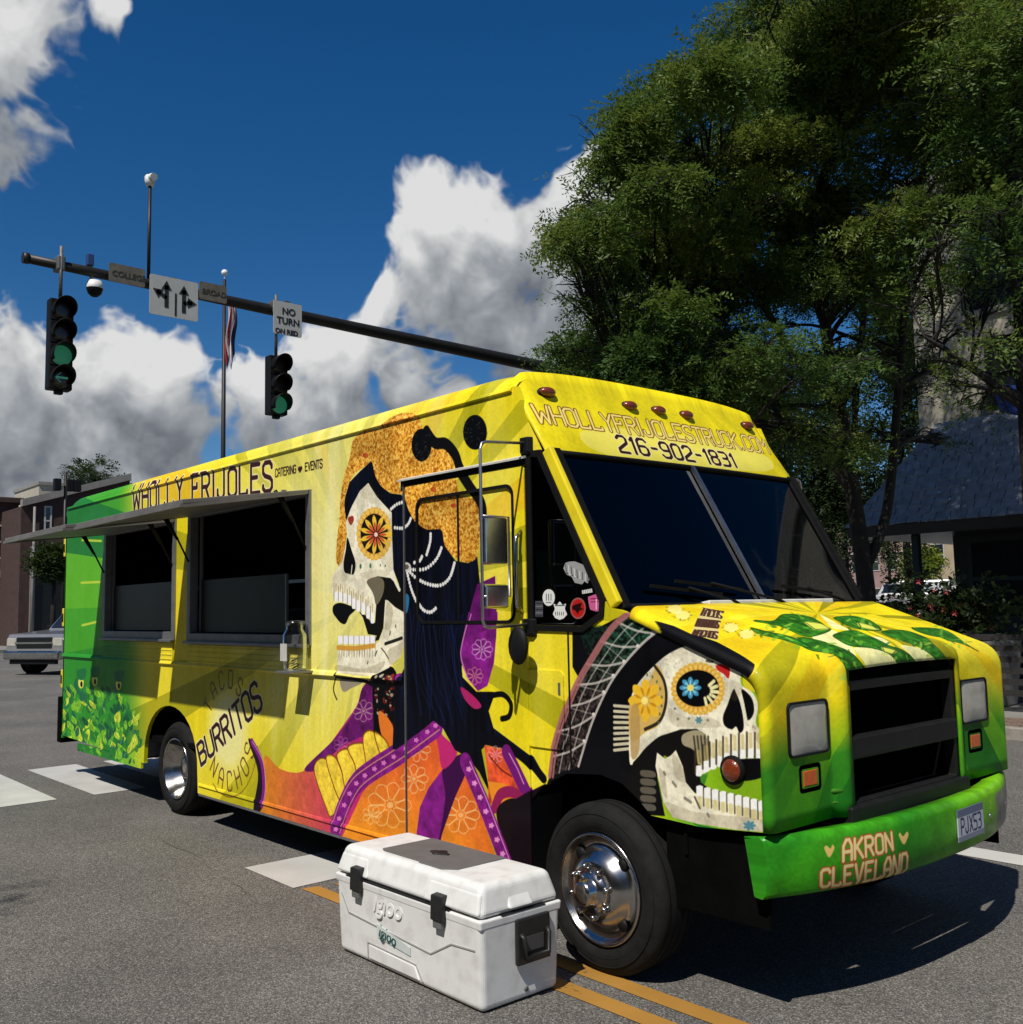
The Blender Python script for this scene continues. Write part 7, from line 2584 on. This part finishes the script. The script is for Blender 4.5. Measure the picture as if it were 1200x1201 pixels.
# corner restaurant on the right: porch roof of slate shingles, dark shopfront, pale upper wall
YW, XCOR = 17.0, -9.65
rs = thing('corner_restaurant', 'pale corner building with slate shingled porch roof behind the trees', 'building', (-3, 21, .15))
MB().box((XCOR, YW, .15), (14, YW + 9, 5.3)).build('ground_floor_wall', M['shopdark'], rs)
zU = 10.4
xu = onx(1084, 480, 0)[0]
XU = -10.35
MB().box((XU, YW + .25, 5.3), (14, YW + 9, zU)).build('upper_wall', M['cream'], rs)
MB().box((XU - .2, YW + .05, zU), (14.2, YW + 9.2, zU + .6)).build('cornice', M['stone'], rs, bevel=.08)
# shingle courses of the porch roof, front and left slopes
E0, E1, ZE0, ZE1 = 1.55, .12, 3.28, 5.45
rows_ = 13
roof_ = new_obj('porch_roof', None, rs)
for k in range(rows_):
    t0, t1 = k / rows_, (k + 1.25) / rows_
    o0, o1 = E0 + (E1 - E0) * t0, E0 + (E1 - E0) * min(t1, 1)
    za, zb = ZE0 + (ZE1 - ZE0) * t0, ZE0 + (ZE1 - ZE0) * min(t1, 1)
    lift = .03
    row = MB()
    x = XCOR - o0
    odd = (k % 2) * .14
    while x < 3.0:
        w = .27 + rng.uniform(-.05, .05)
        xa, xb = x, min(x + w - .012, 3.0)
        j = rng.uniform(-.012, .012)
        xa2, xb2 = max(xa, XCOR - o1), max(xb, XCOR - o1)
        row.add([(xa, YW - o0, za + lift + j), (xb, YW - o0, za + lift + j), (xb2, YW - o1, zb + .004), (xa2, YW - o1, zb + .004), (xa, YW - o0, za + j), (xb, YW - o0, za + j)], [(0, 1, 2, 3), (4, 5, 1, 0)])
        x += w
    o = row.build('shingle_course', M['shingle'], roof_)
    o['kind'] = 'stuff'
    row = MB()
    y = YW - o0
    while y < YW + 8:
        w = .27 + rng.uniform(-.05, .05)
        ya, yb = y, y + w - .012
        j = rng.uniform(-.012, .012)
        ya2, yb2 = max(ya, YW - o1), max(yb, YW - o1)
        row.add([(XCOR - o0, ya, za + lift + j), (XCOR - o0, yb, za + lift + j), (XCOR - o1, yb2, zb + .004), (XCOR - o1, ya2, zb + .004), (XCOR - o0, ya, za + j), (XCOR - o0, yb, za + j)], [(0, 1, 2, 3), (4, 5, 1, 0)])
        y += w
    o = row.build('shingle_course', M['shingle'], roof_)
    o['kind'] = 'stuff'
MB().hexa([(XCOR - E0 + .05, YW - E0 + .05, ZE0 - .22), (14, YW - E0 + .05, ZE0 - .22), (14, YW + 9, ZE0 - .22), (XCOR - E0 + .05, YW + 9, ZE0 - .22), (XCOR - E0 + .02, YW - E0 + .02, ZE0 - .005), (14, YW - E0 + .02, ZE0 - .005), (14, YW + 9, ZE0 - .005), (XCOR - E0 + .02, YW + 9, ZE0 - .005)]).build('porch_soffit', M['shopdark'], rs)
for x in (XCOR - .25, -7.6, -5.4):
    MB().box((x - .07, YW - 1.15, .15), (x + .07, YW - 1.01, ZE0 - .22)).build('porch_post', M['teal'], rs, bevel=.01)
MB().box((XCOR + .25, YW - .06, .5), (-6.9, YW - .002, 1.25)).build('stall_riser', M['teal'], rs)
for k in range(3):
    facade_window(rs, XCOR + .3 + k * 1.5, XCOR + 1.7 + k * 1.5, 1.3, 3.0, YW, -1, 'teal')
# arched window bay and a dark window with a blue banner upstairs
for k, x in enumerate((-8.35, -5.0, -1.6)):
    ar = [(x - .9, 7.6), (x + .9, 7.6), (x + .9, 8.6)] + [(x + .9 * math.cos(a), 8.6 + .9 * math.sin(a)) for a in np.linspace(.2, math.pi - .2, 9)] + [(x - .9, 8.6)]
    inn = [(x + (a - x) * .84, 7.75 + (b - 7.6) * .90) for a, b in ar]
    w = MB().poly(ar, [inn], lambda a, b, t: (a, YW + .25 - .07 + .1 * t, b)).build('arched_window', M['stone'], rs)
    MB().poly(inn, [], lambda a, b, t: (a, YW + .25 - .03 + .05 * t, b)).build('pane', M['pane'], w)
for k, x in enumerate((-8.2, -4.9, -1.6)):
    facade_window(rs, x - .75, x + .75, 5.5, 7.2, YW + .25, -1, 'stone')
bn = dep(1186, 466, 19.5)
t = thing('blue_banner', 'blue cloth banner hanging from a bracket above the porch roof', 'banner', bn)
MB().tube([(bn[0] - .35, YW + .2, bn[2] + .35), (bn[0] - .35, bn[1] - .1, bn[2] + .40)], .02, 6).build('bracket', M['mast'], t)
vs = []
for i in range(7):
    for j in range(7):
        u, v = i / 6, j / 6
        vs.append((bn[0] - .35 + .62 * u + .1 * v, bn[1] + .06 * math.sin(u * 9 + v * 2), bn[2] + .38 - .62 * v - .22 * u))
o = MB().add(vs, [(i * 7 + j, i * 7 + j + 1, (i + 1) * 7 + j + 1, (i + 1) * 7 + j) for i in range(6) for j in range(6)], 0, True).build('cloth', mat('blue_cloth', (.012, .05, .28), .7, var=.2), t)
o.modifiers.new('thick', 'SOLIDIFY').thickness = .01

# buildings down the side street, seen between trunk and porch
pf = dep(1040, 665, 95)
t = thing('pink_brick_house', 'distant pinkish brick house beyond the white van', 'building', (pf[0], pf[1], 0))
MB().box((pf[0] - 5, pf[1], 0), (pf[0] + 2.2, pf[1] + 8, 9.0)).build('wall', mat('pink_brick', (.30, .19, .17), .85, var=.2, vscale=.6), t)
for i in range(3):
    for k in range(2):
        facade_window(t, pf[0] - 3.6 + i * 1.9, pf[0] - 2.6 + i * 1.9, 1.2 + k * 3.4, 3.0 + k * 3.4, pf[1], -1)
MB().hexa([(pf[0] - 5.2, pf[1] - .2, 9), (pf[0] + 2.4, pf[1] - .2, 9), (pf[0] + 2.4, pf[1] + 8, 9), (pf[0] - 5.2, pf[1] + 8, 9), (pf[0] - 5.2, pf[1] + 3.8, 11.2), (pf[0] + 2.4, pf[1] + 3.8, 11.2), (pf[0] + 2.4, pf[1] + 4.2, 11.2), (pf[0] - 5.2, pf[1] + 4.2, 11.2)]).build('roof', M['shingle'], t)
pf = dep(1072, 640, 88)
t = thing('tan_house', 'distant tan house wall above the yellow green shrub', 'building', (pf[0], pf[1], 0))
MB().box((pf[0] - 1.6, pf[1], 0), (pf[0] + 5, pf[1] + 8, 8.2)).build('wall', mat('tan_wall', (.38, .30, .20), .85, var=.15, vscale=.6), t)
facade_window(t, pf[0] - .6, pf[0] + .5, 4.6, 6.6, pf[1], -1)
facade_window(t, pf[0] + 1.6, pf[0] + 2.7, 4.6, 6.6, pf[1], -1)
pf = dep(870, 640, 120)
t = thing('grey_block', 'long grey street block glimpsed through the branches behind the cab', 'building', (pf[0], pf[1], 0))
MB().box((pf[0] - 40, pf[1], 0), (pf[0] + 14, pf[1] + 12, 13)).build('wall', mat('grey_wall', (.14, .135, .13), .85, var=.2, vscale=.4), t)
for i in range(12):
    for k in range(3):
        facade_window(t, pf[0] - 34 + i * 3.8, pf[0] - 32.4 + i * 3.8, 1.6 + k * 3.8, 4.0 + k * 3.8, pf[1], -1)

# planter with red flowers, patio fence of horizontal slats
pc = dep(1108, 745, 15.6)
pl_ = thing('flower_planter', 'raised concrete planter full of dark leaves and red flowers by the porch', 'planter', (pc[0], pc[1], .15))
MB().hexa([(pc[0] - .75, pc[1] - .35, .15), (pc[0] + .9, pc[1] - .35, .15), (pc[0] + .9, pc[1] + .35, .15), (pc[0] - .75, pc[1] + .35, .15), (pc[0] - .85, pc[1] - .42, 1.12), (pc[0] + 1.0, pc[1] - .42, 1.12), (pc[0] + 1.0, pc[1] + .42, 1.12), (pc[0] - .85, pc[1] + .42, 1.12)]).build('tub', M['concrete'], pl_, bevel=.03)
gq_ = np.random.default_rng(8)
n = 520
O = np.array([pc[0] + .1, pc[1], 1.5]) + gq_.normal(0, 1, (n, 3)) * [.48, .22, .24]
D = gq_.normal(0, 1, (n, 3)) + [0, 0, .4]
leaves('foliage', (O, D, gq_.uniform(.1, .8, n)), M['leaf_dark'], pl_, .10, .055, 8, 4, .22)
for k in range(34):
    c = np.array([pc[0] + .0, pc[1] - .15, 1.55]) + gq_.normal(0, 1, 3) * [.42, .16, .2]
    f = MB()
    for a in range(5):
        an = 2 * math.pi * a / 5
        d = np.array([math.cos(an), -.4, math.sin(an)]) * .035
        f.add([c, c + d + [.012, 0, -.012], c + d * 1.5, c + d + [-.012, 0, .012]], [(0, 1, 2, 3)])
    f.build('flower', mat('red_petal', (.30, .012, .018), .6) if k % 4 else mat('white_petal', (.6, .56, .55), .6), pl_)
fp0, fp1 = dep(1138, 770, 14.6), dep(1290, 770, 13.2)
fe = thing('patio_fence', 'low dark patio fence of horizontal slats at the right edge', 'fence', (fp0[0], fp0[1], .15))
for z in np.linspace(.42, 1.20, 6):
    MB().beam((fp0[0], fp0[1], z), (fp1[0], fp1[1], z), .03, .085).build('slat', mat('weathered_slat', (.018, .016, .014), .8, var=.3, vscale=6), fe)
for k in range(3):
    u = k / 2
    x, y = fp0[0] + (fp1[0] - fp0[0]) * u, fp0[1] + (fp1[1] - fp0[1]) * u
    MB().box((x - .04, y + .02, .15), (x + .04, y + .10, 1.28)).build('post', M['mast'], fe)
lw = MB().hexa([(-9.6, 12.6, .15), (2, 12.6, .15), (2, 13.0, .15), (-9.6, 13.0, .15), (-9.6, 12.6, .42), (2, 12.6, .42), (2, 13.0, .42), (-9.6, 13.0, .42)]).build('planting_edge', M['kerb'], bevel=.02)
tag(lw, 'low stone edging of the planting bed behind the right kerb', 'edging')


# ---------------------------------------------------------------- vehicles in the distance
def car(name, label, loc, rotz, L_, Wd_, H_, col, kind='pickup', group=None):
    """front at +x, wheels on the ground, built in its own frame"""
    t = thing(name, label, 'pickup' if kind == 'pickup' else ('van' if kind == 'van' else 'car'), loc, rotz, group)
    pm = mat(name + '_paint', col, .28, .3, var=.06, coat=.8)
    h = Wd_ / 2
    if kind == 'pickup':
        prof_ = [(-L_ / 2, .55), (L_ / 2 - .25, .50), (L_ / 2, .58), (L_ / 2, .95), (L_ / 2 - .10, 1.10), (L_ / 2 - 1.45, 1.20), (-L_ / 2 + 2.0, 1.22), (-L_ / 2 + 2.0, 1.12), (-L_ / 2, 1.12)]
        cab = [(L_ / 2 - 1.40, 1.18), (L_ / 2 - 2.05, H_ - .05), (L_ / 2 - 2.2, H_), (L_ / 2 - 3.3, H_), (L_ / 2 - 3.55, 1.2)]
        wx = (L_ / 2 - .95, -L_ / 2 + 1.15)
        wr = .40
    elif kind == 'suv':
        prof_ = [(-L_ / 2, .55), (L_ / 2 - .2, .5), (L_ / 2, .6), (L_ / 2, .85), (L_ / 2 - .15, .98), (L_ / 2 - 1.2, 1.08), (-L_ / 2 + .05, 1.1)]
        cab = [(L_ / 2 - 1.15, 1.06), (L_ / 2 - 1.85, H_ - .05), (L_ / 2 - 2.1, H_), (-L_ / 2 + .5, H_), (-L_ / 2 + .08, 1.08)]
        wx = (L_ / 2 - .9, -L_ / 2 + .9)
        wr = .36
    else:
        prof_ = [(-L_ / 2, .5), (L_ / 2 - .2, .5), (L_ / 2, .6), (L_ / 2, 1.0), (L_ / 2 - .3, 1.2), (-L_ / 2, 1.25)]
        cab = [(L_ / 2 - .35, 1.18), (L_ / 2 - 1.0, H_ - .1), (L_ / 2 - 1.2, H_), (-L_ / 2, H_), (-L_ / 2, 1.2)]
        wx = (L_ / 2 - 1.0, -L_ / 2 + 1.1)
        wr = .36
    f = lambda yy0, yy1: (lambda a, b, s: (a, yy0 + (yy1 - yy0) * s, b))
    body = MB().poly(prof_, [], f(-h, h)).build('body', pm, t, bevel=.06, local=True, seg=3)
    c_ = MB()
    ins = .14
    n = len(cab)
    vs = [(x, -h + .03 + (ins if z > 1.3 else 0), z) for x, z in cab] + [(x, h - .03 - (ins if z > 1.3 else 0), z) for x, z in cab]
    c_.add(vs, [tuple(range(n)), tuple(range(2 * n - 1, n - 1, -1))] + [(i, (i + 1) % n, n + (i + 1) % n, n + i) for i in range(n)])
    c_.build('cab', pm, t, bevel=.05, local=True)
    def glass(nm, P):
        MB().add(P, [tuple(range(len(P)))]).build(nm, M['pane'], t, local=True)
    a, b = cab[0], cab[1]
    lerp = lambda p, q, k: (p[0] + (q[0] - p[0]) * k, p[1] + (q[1] - p[1]) * k)
    p0, p1 = lerp(a, b, .1), lerp(a, b, .9)
    glass('windscreen', [(p0[0] + .02, -h + .14, p0[1] + .01), (p0[0] + .02, h - .14, p0[1] + .01), (p1[0] + .02, h - .22, p1[1] + .01), (p1[0] + .02, -h + .22, p1[1] + .01)])
    x0, x1 = cab[1][0] + .0, cab[-2][0]
    nw = 2 if kind != 'van' else 1
    for s in (-1, 1):
        for k in range(nw):
            xa, xb = x0 + (x1 - x0) * (k / nw) - .05, x0 + (x1 - x0) * ((k + 1) / nw) + .05
            if kind == 'van':
                xa, xb = x0 - .05, x0 - .8
            glass('side_window', [(xa + (.35 if k == 0 else 0), s * (h - .05), 1.27), (xb, s * (h - .05), 1.27), (xb, s * (h - .155), H_ - .14), (xa, s * (h - .155), H_ - .14)])
    for x in wx:
        for s in (-1, 1):
            w = MB().lathe([(wr * .6, -.02), (wr * .95, -.01), (wr, .04), (wr, .20), (wr * .95, .24), (wr * .6, .24)], (x, s * (h - .0) - (.0 if s < 0 else .24) - (.005 if s < 0 else -.005), wr), 'y', 24).build('wheel', M['tyre'], t, local=True)
            MB().lathe([(0, .0), (wr * .3, -.01), (wr * .58, .01), (wr * .6, .03)] if s < 0 else [(0, .24), (wr * .3, .25), (wr * .58, .23), (wr * .6, .21)], (x, s * h - (.0 if s < 0 else .24) - (.012 if s < 0 else -.012), wr), 'y', 20).build('rim', M['steel'], w, local=True)
            MB().lathe([(wr * 1.18, -.004), (wr * 1.18, .02), (0, .02)], (x, s * (h + .002) - (.0 if s < 0 else .016), wr + .02), 'y', 24).build('wheel_arch', M['dark'], t, local=True)
    if kind == 'pickup':
        MB().box((L_ / 2 - .03, -h * .62, .72), (L_ / 2 + .02, h * .62, 1.02)).build('grille', M['grille'], t, local=True, bevel=.02)
        MB().box((L_ / 2, -h * .66, .84), (L_ / 2 + .035, h * .66, .89)).build('grille_bar', M['chrome'], t, local=True)
        MB().box((L_ / 2 - .1, -h * .98, .42), (L_ / 2 + .14, h * .98, .66)).build('bumper', M['chrome'], t, local=True, bevel=.05)
        MB().box((L_ / 2 - .05, -h * .8, .30), (L_ / 2 + .06, h * .8, .42)).build('air_dam', M['dark'], t, local=True)
    else:
        MB().box((L_ / 2 - .03, -h * .5, .70), (L_ / 2 + .015, h * .5, .86)).build('grille', M['grille'], t, local=True)
        MB().box((L_ / 2 - .08, -h * .97, .42), (L_ / 2 + .06, h * .97, .58)).build('bumper', M['dark'], t, local=True, bevel=.04)
    for s in (-1, 1):
        MB().box((L_ / 2 - .06, s * h * .64 if s > 0 else -h * .97, .78), (L_ / 2 + .012, h * .97 if s > 0 else -h * .64, 1.0)).build('headlight', M['lens'], t, local=True, bevel=.02)
        MB().box((L_ / 2 - 1.75, s * (h + .02) if s > 0 else -h - .20, 1.15), (L_ / 2 - 1.6, h + .20 if s > 0 else -h - .02, 1.32)).build('wing_mirror', M['dark'], t, local=True, bevel=.02)
    return t


gx_, gy_ = gnd(48, 790)
car('pickup_truck', 'silver pickup truck waiting beside the tail of the food truck', (gx_ - .9, gy_ + 2.35, 0), math.radians(-62), 5.6, 2.05, 1.9, (.22, .22, .23)).scale = (1.1, 1.1, 1.12)
ps = dep(1056, 705, 26)
car('parked_suv', 'light grey estate car parked in front of the white van', (ps[0], ps[1], 0), math.radians(200), 4.7, 1.9, 1.95, (.45, .45, .46), 'suv')
ps = dep(1084, 690, 36)
car('white_van', 'tall white van parked behind the grey car', (ps[0] + .6, ps[1], 0), math.radians(200), 5.6, 2.0, 2.45, (.7, .7, .7), 'van')



# the near side of the street, behind the viewpoint: pavement, and an unseen shop row added to cut sky light
near = MB().box((-60, -30, -.1), (40, -9.7, .15)).build('near_pavement', M['concrete'], bevel=.02)
structure(near)
row = thing('added_shop_row', 'added unseen brick shop row behind the viewpoint, cutting sky light and mirrored in the chrome', 'building', (-8, -20, .15))
MB().box((-34, -26, .15), (22, -15, 10.5)).build('wall', M['brick'], row)
MB().box((-34.2, -26.2, 10.5), (22.2, -14.7, 11.1)).build('cornice', M['stone'], row, bevel=.08)
for i in range(14):
    x = -32.5 + i * 3.9
    MB().box((x, -15.05, .5), (x + 3.0, -14.95, 3.3)).build('shop_window', M['pane'], row)
    facade_window(row, x + .6, x + 2.2, 5.6, 8.0, -15, 1)
